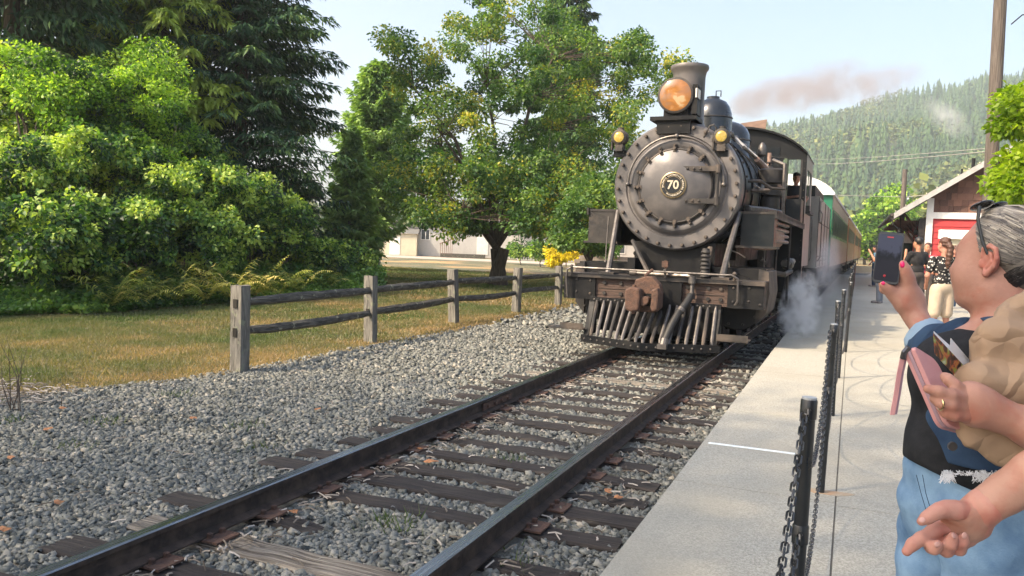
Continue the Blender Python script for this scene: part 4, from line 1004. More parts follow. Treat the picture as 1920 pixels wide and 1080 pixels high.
# draft plate and knuckle coupler
LP('coupler_plate', MB().box(-0.36, 0.34, 0.36, 0.415, 0.66, 1.03), M['iron'])
cp = MB(); cp.box(-0.24, 0.02, 0.0, 0.37, 0.72, 0.95)
LP('coupler_shank', cp, M['rust'])
def zx(a, b): return ((a-700)*0.0024-0.10, 0.80-(b-640)*0.0024)
def cast(name, pts, y0, y1, bev=0.018):
    o = LP(name, MB().prism([zx(*p) for p in pts], y0, y1, 'XZ'), M['rust']); md = o.modifiers.new('b', 'BEVEL'); md.width = bev; md.segments = 2; return o
cast('coupler_body', [(640,535),(700,512),(742,512),(790,560),(800,610),(798,700),(765,728),(640,728),(628,690),(628,600)], -0.10, 0.08)
cast('coupler_knuckle', [(600,590),(640,575),(690,585),(694,640),(688,715),(650,728),(604,715)], -0.30, -0.09, 0.03)
cast('coupler_guard_arm', [(752,590),(790,575),(800,610),(796,705),(768,722),(750,700),(756,640)], -0.24, -0.09, 0.025)
cast('knuckle_nose', [(690,640),(720,628),(742,640),(738,668),(712,690),(692,690)], -0.24, -0.10, 0.012)
LP('knuckle_pin', MB().cyl((zx(648,0)[0],-0.20,0.98),(zx(648,0)[0],-0.20,0.56),0.028,n=10), M['rust'])
M['shade_black'] = mat('coupler_pocket_shade', (0.004,0.004,0.005), None, 1.0)
LP('pocket_shade_plate', MB().box(zx(698,0)[0], zx(752,0)[0], -0.108, -0.103, 0.68, 0.86), M['shade_black'])  # flat black plate paints the shade inside the coupler opening
LP('pilot_backing_block', MB().box(-0.96, 0.84, 0.46, 0.98, 0.22, 0.69), M['iron'])  # iron block added behind the bars to make their gaps dark
LP('lift_pin', MB().tube([(-0.12,0.0,0.98),(-0.12,0.0,1.12),(-0.05,0.12,1.20)],0.022,6), M['rust'])
# pilot (cow catcher): wedge of tubes between top strips and the bottom bar
def nose(x): return 0.06-0.46*(1-abs(x+0.06)/1.02)       # local y of the bottom bar
bar = MB()
for a, b_ in ((-1.10, -0.06), (-0.06, 0.98)):
    ya, yb = nose(a), nose(b_)
    bar.add([(a,ya,0.06),(b_,yb,0.06),(b_,yb+0.05,0.06),(a,ya+0.05,0.06),(a,ya,0.17),(b_,yb,0.17),(b_,yb+0.05,0.17),(a,ya+0.05,0.17)],
            [(0,3,2,1),(4,5,6,7),(0,1,5,4),(1,2,6,5),(2,3,7,6),(3,0,4,7)])
LP('pilot_bottom_bar', bar, M['iron'])
bolt = MB()
for k in range(17):
    x = -1.03+k*0.118; bolt.ball((x, nose(x)-0.006, 0.115), (0.016, 0.012, 0.016), 6, 4)
LP('bar_bolts', bolt, M['steel'])
for x0, x1 in ((-1.05, -0.36), (0.34, 0.93)):
    s_ = LP('pilot_top_strip', MB().box(x0, x1, 0.30, 0.35, 0.665, 0.735), M['iron'])
    q = MB()
    for k in range(6): q.ball((x0+0.07+k*(x1-x0-0.14)/5, 0.298, 0.70), (0.017, 0.012, 0.017), 6, 4)
    q.build('bolts', M['steel'], s_)
for k in range(17):
    xt = -0.93+k*0.112; xb = xt+0.0; yt = 0.29; yb = nose(xb)+0.05
    if abs(xt+0.12) < 0.22: zt = 0.60; yt = 0.22
    else: zt = 0.69
    m_ = MB(); m_.tube([(xt, yt, zt), (xt, yt-0.02, zt-0.07), (xb, yb+0.02, 0.21), (xb, yb-0.01, 0.12)], [0.016, 0.030, 0.030, 0.018], 8)
    LP('pilot_bar', m_, M['steel'] if k % 3 else M['iron_dusty'], smooth=True)
for x0, x1 in ((-1.06, -0.97), (0.84, 0.93)):
    q = MB(); q.add([(x0,0.31,0.68),(x1,0.31,0.68),(x1,nose(x1)+.03,0.17),(x0,nose(x0)+.03,0.17),(x0,0.45,0.68),(x1,0.45,0.68),(x1,0.42,0.17),(x0,0.42,0.17)],
                    [(0,1,2,3),(4,7,6,5),(0,4,5,1),(3,2,6,7),(0,3,7,4),(1,5,6,2)])
    LP('pilot_side_plate', q, M['iron'])
LP('front_step', MB().box(0.93, 1.36, 0.02, 0.34, 0.24, 0.262).box(0.93, 1.36, 0.015, 0.03, 0.255, 0.34), M['iron_dusty'])
LP('front_step', MB().box(-1.62, -1.05, 0.02, 0.30, 0.24, 0.262).box(-1.42, -1.05, 0.015, 0.03, 0.255, 0.34), M['iron_dusty'])
# grab rail above the beam with its end bends
gr = MB(); gr.tube([(-1.42,0.30,0.72),(-1.44,0.28,1.0),(-1.43,0.28,1.14),(-1.36,0.28,1.18),(-0.6,0.27,1.175),(0.95,0.27,1.165),(1.06,0.27,1.17),(1.15,0.27,1.12),(1.16,0.28,0.8),(1.12,0.30,0.74)],0.017,8)
LP('grab_rail', gr, M['steel'], smooth=True)
for x in (-1.36, 0.10, 1.10): LP('rail_stanchion', MB().cyl((x,0.29,1.085),(x,0.28,1.19),0.02,n=6).ball((x,0.28,1.19),0.032,6,4), M['iron_dusty'])
LP('flag_bracket', MB().cyl((0.10,0.30,1.08),(0.10,0.30,1.34),0.022,n=6).box(0.05,0.14,0.26,0.34,1.24,1.33), M['rust'])
# train pipe, elbow and air hose with its coupling
LP('air_pipe', MB().tube([(-0.42,0.40,1.13),(0.42,0.37,1.125),(0.50,0.33,1.10),(0.50,0.30,0.86)],0.034,8).cyl((-0.46,0.40,1.13),(-0.36,0.40,1.13),0.052).cyl((0.50,0.30,1.02),(0.50,0.30,1.12),0.055), M['steel'], smooth=True)
LP('hose_clamp', MB().cyl((0.50,0.30,0.88),(0.50,0.30,0.80),0.052), M['iron_dusty'])
LP('air_hose', MB().tube([(0.49,0.28,0.84),(0.46,0.16,0.74),(0.38,0.0,0.60),(0.31,-0.12,0.42),(0.27,-0.22,0.26),(0.25,-0.26,0.18)],0.052,10), M['rubber'], smooth=True)
LP('hose_coupling', MB().cyl((0.26,-0.24,0.24),(0.25,-0.27,0.15),0.060).box(0.17,0.30,-0.33,-0.24,0.10,0.17), M['steel'])
LP('hose_band', MB().cyl((0.42,0.06,0.66),(0.40,0.03,0.62),0.060), M['steel'])
# diagonal smokebox braces
for sx in (-1, 1):
    x0 = -0.95 if sx < 0 else 0.90
    b_ = MB(); b_.tube([(sx*0.95+(0.03 if sx > 0 else 0), 1.30, 2.10), (sx*0.90, 0.86, 1.45), (sx*0.87, 0.60, 1.09)], [0.042, 0.046, 0.05], 8)
    p = LP('smokebox_brace', b_, M['steel'], smooth=True)
    MB().box(sx*0.87-0.13, sx*0.87+0.13, 0.46, 0.74, 1.088, 1.12).build('foot', M['iron_dusty'], p)
LP('frame_brace', MB().tube([(-0.62,1.05,1.62),(-0.38,0.8,1.3),(-0.20,0.62,1.07)],0.035,6).tube([(0.60,1.1,1.55),(0.60,0.8,1.08)],0.045,8), M['iron_dusty'])
LP('spring_post', MB().lathe([(0.05,0.0)]+[(0.075 if k % 2 else 0.055, 0.03*k) for k in range(1, 15)]+[(0.05, 0.45)], (0.62,0.62,1.09)), M['iron_dusty'])
# smokebox front
ring = MB(); ring.lathe([(BR,0.30),(BR,0.0),(BR-0.03,-0.035),(0.80,-0.035),(0.785,-0.015),(0.76,-0.02),(0.735,-0.055),(0.70,-0.075)], (BX, FY, BZ), 'Y', 64)
LP('smokebox_front', ring, M['graphite'], smooth=True)
door = MB(); door.lathe([(0.71,-0.05),(0.695,-0.085),(0.66,-0.09),(0.62,-0.075),(0.57,-0.075),(0.555,-0.115),(0.53,-0.125),(0.45,-0.165),(0.32,-0.20),(0.16,-0.222),(0.01,-0.228)], (BX, FY, BZ), 'Y', 64)
dr = LP('smokebox_door', door, M['graphite'], smooth=True)
rim = MB()
pts = [(BX+0.565*math.cos(a), FY-0.10, BZ+0.565*math.sin(a)) for a in [2*PI*k/48 for k in range(49)]]
rim.tube(pts, 0.022, 6, caps=False); rim.build('clamp_ring', M['iron_dusty'], dr, True)
bolt_me = MB(); bolt_me.cyl((0,0,0),(0,-0.05,0),0.026,n=8).ball((0,-0.055,0),(0.028,0.016,0.028),8,4); bolt_me = bolt_me.mesh('bolt', M['iron_dusty'], smooth=True)
fr = [o for o in loco.children if o.name.startswith('smokebox_front')][0]
for k in range(30):
    a = 2*PI*k/30+0.05; link('bolt', bolt_me, fr, (BX+0.925*math.cos(a), FY-0.032, BZ+0.925*math.sin(a)))
clamp = MB(); clamp.box(-0.026,0.026,-0.045,0.03,-0.075,0.045); clamp.cyl((0,-0.03,-0.02),(0,-0.085,-0.02),0.024,n=6).cyl((0,-0.03,0.03),(0,-0.075,0.03),0.018,n=6)
clamp_me = clamp.mesh('clamp', M['iron_dusty'])
for k in range(16):
    a = PI/2-2*PI*k/16+0.04
    if abs(math.cos(a)-1) < 0.12: continue
    link('clamp', clamp_me, dr, (BX+0.60*math.cos(a), FY-0.09, BZ+0.60*math.sin(a)), (0, -(a-PI/2), 0))
for zz in (0.255, -0.235):
    hb = MB().box(BX+0.13, BX+0.66, FY-0.20, FY-0.135, BZ+zz-0.038, BZ+zz+0.038)
    hb.cyl((BX+0.66, FY-0.165, BZ+zz-0.06), (BX+0.66, FY-0.165, BZ+zz+0.06), 0.045, n=10)
    for bx in (0.2, 0.3, 0.4): hb.ball((BX+bx, FY-0.205, BZ+zz), (0.022, 0.018, 0.022), 6, 4)
    hb.build('hinge', M['iron_dusty'], dr)
MB().cyl((BX+0.66, FY-0.165, BZ-0.3), (BX+0.66, FY-0.165, BZ+0.32), 0.022, n=8).build('hinge_pin', M['iron_dusty'], dr)
# number plate with raised rims, figures and lettering round the edge
pl = MB().lathe([(0.205,0.02),(0.205,-0.01),(0.19,-0.018),(0.0,-0.018)], (BX, FY-0.225, BZ), 'Y', 40).build('number_plate', M['brass'], dr)
MB().lathe([(0.183,0.0),(0.183,-0.003),(0.0,-0.003)], (BX, FY-0.244, BZ), 'Y', 40).build('plate_field', M['gloss_black'], pl)
rg = MB(); rg.tube([(BX+0.132*math.cos(a), FY-0.249, BZ+0.132*math.sin(a)) for a in [2*PI*k/40 for k in range(41)]], 0.005, 4, caps=False)
rg.build('plate_rim', M['brass'], pl)
def text_mesh(txt, size, ext, m, name, parent, loc, rot, bold=0.0, shear=0.0):
    cu = bpy.data.curves.new('t', 'FONT'); cu.body = txt; cu.size = size; cu.extrude = ext; cu.align_x = 'CENTER'; cu.align_y = 'CENTER'; cu.offset = bold; cu.shear = shear; cu.resolution_u = 3
    ob = bpy.data.objects.new('t', cu); COL.objects.link(ob)
    dg = bpy.context.evaluated_depsgraph_get(); me = bpy.data.meshes.new_from_object(ob.evaluated_get(dg)); bpy.data.objects.remove(ob); bpy.data.curves.remove(cu)
    me.materials.clear(); me.materials.append(m); me.name = name
    return link(name, me, parent, loc, rot)
M['figure'] = mat('plate_figures', (0.50,0.44,0.34), None, 0.5, metal=0.2)
text_mesh('70', 0.185, 0.006, M['figure'], 'figures', pl, (BX, FY-0.250, BZ), (PI/2, 0, 0), 0.004)
for s_, tot, start, flip in (('BALDWIN LOCOMOTIVE WORKS', 200, 190, False), ('PHILADELPHIA PA', 110, 235, True)):
    n = len(s_)
    for i, ch in enumerate(s_):
        if ch == ' ': continue
        a = R(start-tot*(i/(n-1))) if not flip else R(start-360+0+tot*(i/(n-1)))
        rr = 0.157; text_mesh(ch, 0.036, 0.002, M['figure'], 'letter', pl, (BX+rr*math.cos(a), FY-0.250, BZ+rr*math.sin(a)), (PI/2, -(a-PI/2) if not flip else -(a+PI/2), 0), 0.001)
# curved hand rail over the door
hr = MB(); hr.tube([(BX+0.745*math.cos(a), FY-0.13, BZ+0.02+0.745*math.sin(a)) for a in [PI*k/28 for k in range(29)]], 0.019, 8)
for a in (0, PI/2, PI): hr.cyl((BX+0.745*math.cos(a), FY-0.01, BZ+0.02+0.745*math.sin(a)), (BX+0.745*math.cos(a), FY-0.14, BZ+0.02+0.745*math.sin(a)), 0.03, n=8); hr.ball((BX+0.745*math.cos(a), FY-0.14, BZ+0.02+0.745*math.sin(a)), 0.036, 8, 6)
LP('door_handrail', hr, M['steel'], smooth=True)
LP('number_stay', MB().tube([(0.42,FY-0.03,3.24),(0.52,FY-0.1,3.40),(0.58,FY-0.1,3.42),(0.62,FY-0.08,3.36),(0.55,FY-0.03,3.18)],0.014,6), M['steel'], smooth=True)
# boiler barrel, bands
bl = MB(); bl.lathe([(0.985,1.15),(0.985,2.3),(1.0,2.32),(1.0,7.6)], (BX, 0, BZ), 'Y', 48)
LP('boiler', bl, M['boiler'], smooth=True)
for yb in (1.42, 2.34, 3.3, 4.3, 5.3, 6.4):
    q = MB(); q.lathe([(1.0,yb-0.03),(1.018,yb-0.03),(1.018,yb+0.03),(1.0,yb+0.03)], (BX,0,BZ), 'Y', 48); LP('boiler_band', q, M['iron'], smooth=True)
rv = MB()
for k in range(12):
    a = PI/2-PI*0.95*(k+1)/13
    rv.ball((BX+1.02*math.cos(a), 1.55, BZ+1.0*math.sin(a)), 0.022, 6, 4); rv.ball((BX+1.02*math.cos(a), 2.2, BZ+1.0*math.sin(a)), 0.022, 6, 4)
LP('rivets', rv, M['iron_dusty'])
# stack, headlight
stk = MB(); stk.lathe([(0.36,-0.18),(0.31,-0.08),(0.262,0.05),(0.250,0.4),(0.256,0.78),(0.272,0.86),(0.300,0.895),(0.308,0.93),(0.300,0.96),(0.27,0.965),(0.24,0.9),(0.22,0.4)], (0.02, 1.75, 3.52), 'Z', 32)
LP('smoke_stack', stk, M['graphite'], smooth=True)
LP('headlight_shelf', MB().box(-0.40, 0.32, 0.95, 1.45, 3.50, 3.56).box(-0.3, 0.22, 1.0, 1.4, 3.3, 3.5), M['iron'])
hl = MB(); hl.lathe([(0.262,0.0),(0.28,0.01),(0.28,0.06),(0.258,0.08),(0.255,0.42),(0.2,0.48)], (-0.035, 1.02, 3.89), 'Y', 32)
hd = LP('headlight', hl, M['iron_dusty'], smooth=True)
LP('headlight_base', MB().box(-0.22, 0.16, 1.08, 1.40, 3.56, 3.68).box(0.22, 0.30, 1.05, 1.4, 3.60, 4.05), M['iron'])
nb_ = LP('number_board', MB().box(0.262, 0.30, 1.05, 1.30, 3.82, 4.02), M['iron']); MB().box(0.27, 0.295, 1.044, 1.049, 3.85, 3.99).box(0.300, 0.304, 1.08, 1.27, 3.85, 3.99).build('pane', M['white_paint'], nb_)
def lens_mat(name, col, col2, hot, st, sc=9.0, c=(0, 0, 0), rad=0.27):
    m = bpy.data.materials.new(name); m.use_nodes = True; N = m.node_tree.nodes; L = m.node_tree.links; b = N['Principled BSDF']
    b.inputs['Roughness'].default_value = 0.12; b.inputs['Base Color'].default_value = (*[x*0.22 for x in col], 1)
    tc = N.new('ShaderNodeTexCoord'); sub = N.new('ShaderNodeVectorMath'); sub.operation = 'DISTANCE'; sub.inputs[1].default_value = c; L.new(tc.outputs['Object'], sub.inputs[0])
    no = N.new('ShaderNodeTexNoise'); no.inputs['Scale'].default_value = sc; no.inputs['Distortion'].default_value = 1.4; L.new(tc.outputs['Object'], no.inputs['Vector'])
    ad = N.new('ShaderNodeMath'); ad.operation = 'MULTIPLY_ADD'; ad.inputs[1].default_value = 1/rad; L.new(sub.outputs['Value'], ad.inputs[0])
    m2 = N.new('ShaderNodeMath'); m2.operation = 'MULTIPLY_ADD'; m2.inputs[1].default_value = 1.9; m2.inputs[2].default_value = -0.95; L.new(no.outputs[0], m2.inputs[0]); L.new(m2.outputs[0], ad.inputs[2])
    cr = N.new('ShaderNodeValToRGB'); L.new(ad.outputs[0], cr.inputs[0]); e = cr.color_ramp.elements
    e[0].position = 0.03; e[0].color = (*hot, 1); e[1].position = 1.0; e[1].color = (*col2, 1); n_ = e.new(0.22); n_.color = (*col, 1); n_ = e.new(0.62); n_.color = (*[x*0.6 for x in col], 1)
    L.new(cr.outputs[0], b.inputs['Emission Color']); b.inputs['Emission Strength'].default_value = st; return m
M['headlight_glass'] = lens_mat('headlight_glass', (0.70,0.29,0.08), (0.24,0.19,0.14), (1.0,0.75,0.40), 0.22, 6.0, (0.03,1.0,3.83), 0.33)
M['marker_glass'] = lens_mat('marker_glass', (0.85,0.58,0.12), (0.45,0.30,0.08), (1.0,0.70,0.35), 0.24, 14.0, (0,0,0), 9.0)
MB().lathe([(0.247,0.02),(0.244,0.0),(0.19,-0.022),(0.1,-0.034),(0.0,-0.038)], (-0.035,1.02,3.89), 'Y', 32).build('lens', M['headlight_glass'], hd, True)
for x, z in ((-0.90, 3.26), (0.70, 3.24)):
    q = MB(); q.lathe([(0.09,0.0),(0.125,0.02),(0.125,0.16),(0.08,0.20)], (x, 0.98, z), 'Y', 16); q.cyl((x,1.08,z+0.1),(x,1.08,z+0.16),0.05,n=10); q.box(x-0.06,x+0.06,1.0,1.16,z-0.22,z-0.11); q.box(x-0.13,x-0.11,1.0,1.1,z-0.2,z+0.05)
    ml = LP('marker_lamp', q, M['iron_dusty'], smooth=False)
    q = MB(); q.ball((x, 0.985, z), (0.086, 0.035, 0.086), 14, 8); q.build('lens', M['marker_glass'], ml, True)
    LP('lamp_bracket', MB().box(x-0.10, x+0.10, 1.06, 1.2, z-0.30, z-0.20).cyl((x, 1.12, z-0.25), (x*0.85, 1.2, z-0.42), 0.03, n=6), M['iron'])
# domes
d1 = MB(); d1.lathe([(0.46,-0.1),(0.40,0.0),(0.375,0.06),(0.37,0.55),(0.36,0.68),(0.32,0.80),(0.25,0.90),(0.14,0.95),(0.12,0.97),(0.12,1.0),(0.0,1.02)], (-0.02, 4.2, 3.42), 'Z', 32)
D1 = LP('sand_dome', d1, M['gloss_black'], smooth=True)
MB().lathe([(0.375,0.0),(0.385,0.012),(0.375,0.024)], (-0.02,4.2,4.0), 'Z', 32).lathe([(0.385,0.0),(0.40,0.012),(0.385,0.024)], (-0.02,4.2,3.52), 'Z', 32).build('dome_band', M['iron_dusty'], D1, True)
MB().tube([(0.03,4.2,4.42),(0.03,4.2,4.53),(0.12,4.2,4.53),(0.12,4.2,4.42)],0.012,5).build('lid_handle', M['iron'], D1)
d2 = MB(); d2.lathe([(0.62,-0.15),(0.50,0.0),(0.47,0.08),(0.465,0.38),(0.44,0.52),(0.38,0.64),(0.28,0.73),(0.14,0.785),(0.0,0.80)], (-0.02, 6.2, 3.45), 'Z', 32)
D2 = LP('steam_dome', d2, M['gloss_black'], smooth=True)
MB().lathe([(0.472,0.0),(0.482,0.012),(0.472,0.024)], (-0.02,6.2,3.82), 'Z', 32).build('dome_band', M['iron_dusty'], D2, True)
MB().lathe([(0.05,0.0),(0.05,0.12),(0.03,0.14),(0.03,0.19),(0.012,0.24)], (0.0,6.0,4.22), 'Z', 10).build('safety_valve', M['iron_dusty'], D2, True)
LP('whistle', MB().lathe([(0.04,0.0),(0.09,0.05),(0.10,0.15),(0.07,0.26),(0.03,0.32)], (0.62,6.8,3.55), 'Z', 12).tube([(0.62,6.8,3.42),(0.62,6.8,3.58)],0.05,8), M['steel'], smooth=True)
LP('whistle_rod', MB().tube([(0.60,6.7,3.62),(0.9,6.9,3.56),(1.1,7.3,3.60)],0.012,5), M['steel'])
# ladder-like pipe rack along the right shoulder of the boiler
def sh(y, a): return (BX+1.12*math.cos(a), y, BZ+1.12*math.sin(a))
M['rung_sky_lit'] = mat('rung_sky_lit', (0.55,0.54,0.53), (0.40,0.39,0.38), 0.5, metal=0.0, scale=10)  # steel rungs paled to paint the sky light falling on them
rk = MB(); a1, a2 = R(52), R(38)
rk.tube([sh(1.7, a1), sh(3.4, a1), sh(5.6, a1), sh(7.3, R(46))], 0.032, 7); rk.tube([sh(1.9, a2), sh(3.6, a2), sh(5.6, a2), sh(7.3, R(33))], 0.028, 7)
for y in (2.1, 2.9, 3.7, 4.5, 5.3, 6.1): LP('rung', MB().tube([sh(y, a1), sh(y, a2)], 0.034, 6), M['rung_sky_lit'])
for y in (1.75, 2.3, 3.4, 4.6): rk.ball(sh(y, a1), 0.055, 7, 5)
LP('pipe_rack', rk, M['steel'], smooth=True)
LP('lagged_pipe', MB().tube([sh(3.4, R(36)), sh(4.6, R(30)), sh(5.8, R(20)), sh(6.6, R(8)), sh(7.0, R(-6))], [0.05,0.06,0.065,0.06,0.06], 8), M['lagging'], smooth=True)
LP('copper_valve', MB().cyl(sh(6.3, R(44)), (BX+1.12*math.cos(R(44)), 6.3, BZ+1.12*math.sin(R(44))+0.32), 0.045, n=10), M['lagging'])
vv = MB()
for y, a in ((5.9,40),(6.3,34),(6.6,26),(6.9,38),(7.1,22),(5.6,28)):
    c = sh(y, R(a)); vv.ball(c, 0.085, 8, 6); vv.lathe([(0.09,0.0),(0.09,0.02)], (c[0], c[1], c[2]+0.12), 'Z', 12); vv.cyl(c, (c[0], c[1], c[2]+0.13), 0.02, n=5)
LP('valve_cluster', vv, M['iron_dusty'])
LP('side_handrail', MB().tube([sh(1.6, R(3)), sh(3.4, R(3)), sh(5.6, R(3))], 0.018, 6), M['steel'])
sc_ = MB()
sc_.tube([(BX+1.02,1.55,BZ+0.12),(BX+1.20,1.62,BZ+0.13),(BX+1.36,1.7,BZ+0.02),(BX+1.55,1.8,BZ+0.02)], 0.028, 6).tube([(BX+1.02,2.0,BZ+0.0),(BX+1.30,2.1,BZ+0.02)], 0.035, 6)
LP('reach_rod', sc_, M['iron_dusty'])
# pump on the right side
pm = MB(); pm.lathe([(0.10,0),(0.2,0.02),(0.2,0.10),(0.15,0.12),(0.17,0.14),(0.17,0.34),(0.15,0.36),(0.2,0.38),(0.2,0.46),(0.11,0.48),(0.11,0.58),(0.24,0.60),(0.24,0.82),(0.18,0.86),(0.0,0.88)], (1.18,3.6,2.14), 'Z', 16)
LP('air_pump', pm, M['iron_dusty'], smooth=True)
LP('pump_pipe', MB().tube([(1.42,3.4,2.14),(1.42,3.4,3.05),(1.2,3.6,3.15)],0.035,7).tube([(1.05,1.65,2.18),(1.25,2.4,2.20),(1.4,3.2,2.2)],[0.06,0.05,0.045],7), M['steel'], smooth=True)
LP('tool_box', MB().box(1.22, 1.52, 6.2, 6.9, 2.14, 2.62), M['boiler'])
# running boards and their front aprons
for sx in (-1, 1):
    a, b_ = (0.98, 1.53) if sx > 0 else (-1.50, -0.98)
    LP('running_board', MB().box(a, b_, 1.35, 7.5, 2.09, 2.13).box(b_-0.03 if sx > 0 else a, b_ if sx > 0 else a+0.03, 1.33, 7.5, 2.03, 2.15), M['iron_dusty'])
    LP('apron_plate', MB().box(a+0.03, b_-0.03, 1.36, 1.75, 1.60, 2.09), M['boiler'] if sx > 0 else M['iron_dusty'])
    LP('apron_lip', MB().box(a-0.04, b_+0.02, 1.33, 1.80, 1.565, 1.60), M['iron_dusty'])
    LP('air_reservoir', MB().lathe([(0.02,-0.05),(0.2,0.0),(0.24,0.06),(0.24,2.0),(0.2,2.06),(0.02,2.1)], (sx*1.2, 1.9, 1.78), 'Y', 20), M['lagging'] if sx > 0 else M['iron'], smooth=True)
cp_ = MB()
for k in range(4):
    z = 2.0-k*0.10; cp_.tube([(1.35,2.2,z),(1.40,2.35,z),(1.42,4.6,z),(1.36,4.75,z)], 0.035, 7)
LP('cooling_pipes', cp_, M['steel'], smooth=True)
LP('hanging_wire', MB().tube([(1.02,1.3,2.12),(0.92,1.25,1.95),(0.84,1.2,1.6),(0.90,1.15,1.2),(0.93,1.1,1.1)],0.010,5).tube([(0.8,1.3,1.55),(1.0,1.3,1.48),(1.1,1.3,1.42)],0.010,5), M['steel'])
LP('hanging_rod', MB().tube([(-1.05,1.1,2.0),(-1.06,1.05,1.3),(-1.06,1.0,1.12)],0.012,5), M['steel'])
# cylinders and saddle
for sx in (-1, 1):
    c = MB(); c.lathe([(0.36,0.0),(0.40,0.0),(0.42,0.04),(0.42,1.15),(0.40,1.2),(0.3,1.22)], (sx*1.06, 0.92, 0.74), 'Y', 28)
    cy = LP('cylinder', c, M['iron'], smooth=True)
    q = MB()
    for k in range(10):
        a = 2*PI*k/10; q.ball((sx*1.06+0.34*math.cos(a), 0.915, 0.74+0.34*math.sin(a)), 0.024, 6, 4)
    q.build('bolts', M['iron_dusty'], cy)
    LP('valve_chest', MB().box(min(sx*0.66, sx*1.46), max(sx*0.66, sx*1.46), 0.95, 2.05, 1.0, 1.26), M['iron'])
    LP('cylinder_jacket', MB().prism([(sx*1.34,0.42),(sx*1.49,0.60),(sx*1.53,0.9),(sx*1.50,1.22),(sx*1.36,1.26)], 0.90, 2.08, 'XZ'), M['iron_dusty'])
LP('smokebox_saddle', MB().box(-0.62, 0.66, 1.2, 2.4, 0.55, 1.62), M['iron'])
LP('engine_frame', MB().box(-0.60,-0.48,0.72,9.4,0.55,1.35).box(0.48,0.60,0.72,9.4,0.55,1.35).box(-0.8,0.8,2.4,7.4,1.35,1.75), M['iron'])
LP('firebox', MB().box(-0.95, 0.95, 5.6, 7.6, 0.9, 2.3), M['iron'])
# wheels: pilot pair, four drivers a side, trailing pair
def wheel_me(r_, spokes, name='wheel'):
    m = MB(); m.lathe([(r_-0.07,-0.06),(r_,-0.06),(r_+0.0,0.05),(r_+0.03,0.05),(r_+0.03,0.07),(r_-0.07,0.07)], (0,0,0), 'X', 28)
    return m.mesh(name, M['iron'], smooth=True)
def wheelset(r_, y, spokes=12):
    for sx in (-1, 1):
        w_ = link('wheel', wheel_me(r_, spokes), loco, (sx*0.76, y, r_), (0, 0, 0 if sx > 0 else PI))
        q = MB(); q.lathe([(0.10,-0.08),(0.10,0.1)], (0,0,0), 'X', 14)
        for k in range(spokes):
            a = 2*PI*k/spokes; q.tube([(0,0.08*math.cos(a),0.08*math.sin(a)),(0,(r_-0.05)*math.cos(a),(r_-0.05)*math.sin(a))],[0.035,0.024],5)
        q.build('spokes', M['iron'], w_)
wheelset(0.36, 1.55, 8)
for k in range(4): wheelset(0.56, 3.1+k*1.24)
wheelset(0.40, 8.3, 8)
for sx in (-1, 1):
    LP('side_rod', MB().box(min(sx*0.86,sx*0.91), max(sx*0.86,sx*0.91), 3.0, 6.95, 0.36, 0.46), M['steel'])
    LP('main_rod', MB().tube([(sx*0.98,2.1,0.74),(sx*0.98,5.58,0.42)],0.055,6), M['steel'])
    LP('crosshead_guide', MB().box(min(sx*0.98,sx*1.12), max(sx*0.98,sx*1.12), 2.05, 3.2, 0.92, 1.0).box(min(sx*0.98,sx*1.12), max(sx*0.98,sx*1.12), 2.05, 3.2, 0.48, 0.56).box(min(sx*0.96,sx*1.15), max(sx*0.96,sx*1.15), 2.45, 2.8, 0.56, 0.92), M['iron_dusty'])
    LP('valve_gear', MB().tube([(sx*1.1,2.2,1.12),(sx*1.12,3.1,1.15),(sx*1.1,3.5,0.75)],0.04,6).tube([(sx*1.12,3.1,1.4),(sx*1.12,3.9,1.3),(sx*1.1,4.2,0.5)],0.04,6).box(min(sx*1.05,sx*1.16),max(sx*1.05,sx*1.16),3.3,3.5,0.9,1.65), M['iron_dusty'])
LP('injector', MB().tube([(1.36,5.0,1.3),(1.38,5.5,1.28),(1.38,6.6,1.32)],0.07,8).ball((1.38,5.5,1.28),0.13,8,6).tube([(1.38,5.5,1.28),(1.36,5.5,0.7)],0.04,6), M['steel'], smooth=True)
LP('blow_off_pipe', MB().tube([(1.1,4.0,1.15),(1.45,4.1,1.1),(1.5,4.8,1.15)],0.05,7).tube([(1.3,3.9,2.05),(1.3,3.9,0.6)],0.025,6).tube([(1.45,4.8,2.0),(1.45,4.8,0.5)],0.025,6), M['iron_dusty'])
# cab
CY0, CY1, CW = 7.55, 9.7, 1.50
roof_pts = [(CW*1.045*math.sin(R(a))/math.sin(R(62)), 3.62+0.66*(math.cos(R(a))-math.cos(R(62)))/(1-math.cos(R(62)))) for a in range(-62, 63, 8)]
arc = roof_pts
def zroof(x): return float(np.interp(x, [p[0] for p in arc], [p[1] for p in arc]))
fw_ = MB()
# front wall panels around the front windows, boiler passes through the middle
N_ = 12
xs = [-1.5+i*3.0/24 for i in range(25)]
def wall_strip(m, x0, x1, z0, yy0, yy1, top=None):
    m.add([(x0,yy0,z0),(x1,yy0,z0),(x1,yy1,z0),(x0,yy1,z0),(x0,yy0,top if top else zroof(x0)),(x1,yy0,top if top else zroof(x1)),(x1,yy1,top if top else zroof(x1)),(x0,yy1,top if top else zroof(x0))],
          [(0,3,2,1),(4,5,6,7),(0,1,5,4),(1,2,6,5),(2,3,7,6),(3,0,4,7)])
for a, b_ in zip(xs[:-1], xs[1:]):
    mid = abs((a+b_)/2)
    if 1.05 < mid < 1.40:
        wall_strip(fw_, a, b_, 3.58, CY0, CY0+0.04)
        wall_strip(fw_, a, b_, 1.2, CY0, CY0+0.04, 2.14)
    else: wall_strip(fw_, a, b_, 1.2, CY0, CY0+0.04)
LP('cab_front', fw_, M['cab'])
rv = MB()
for z in [1.3+0.16*k for k in range(15)]: rv.ball((1.46, CY0-0.004, z), (0.016, 0.01, 0.016), 5, 3)
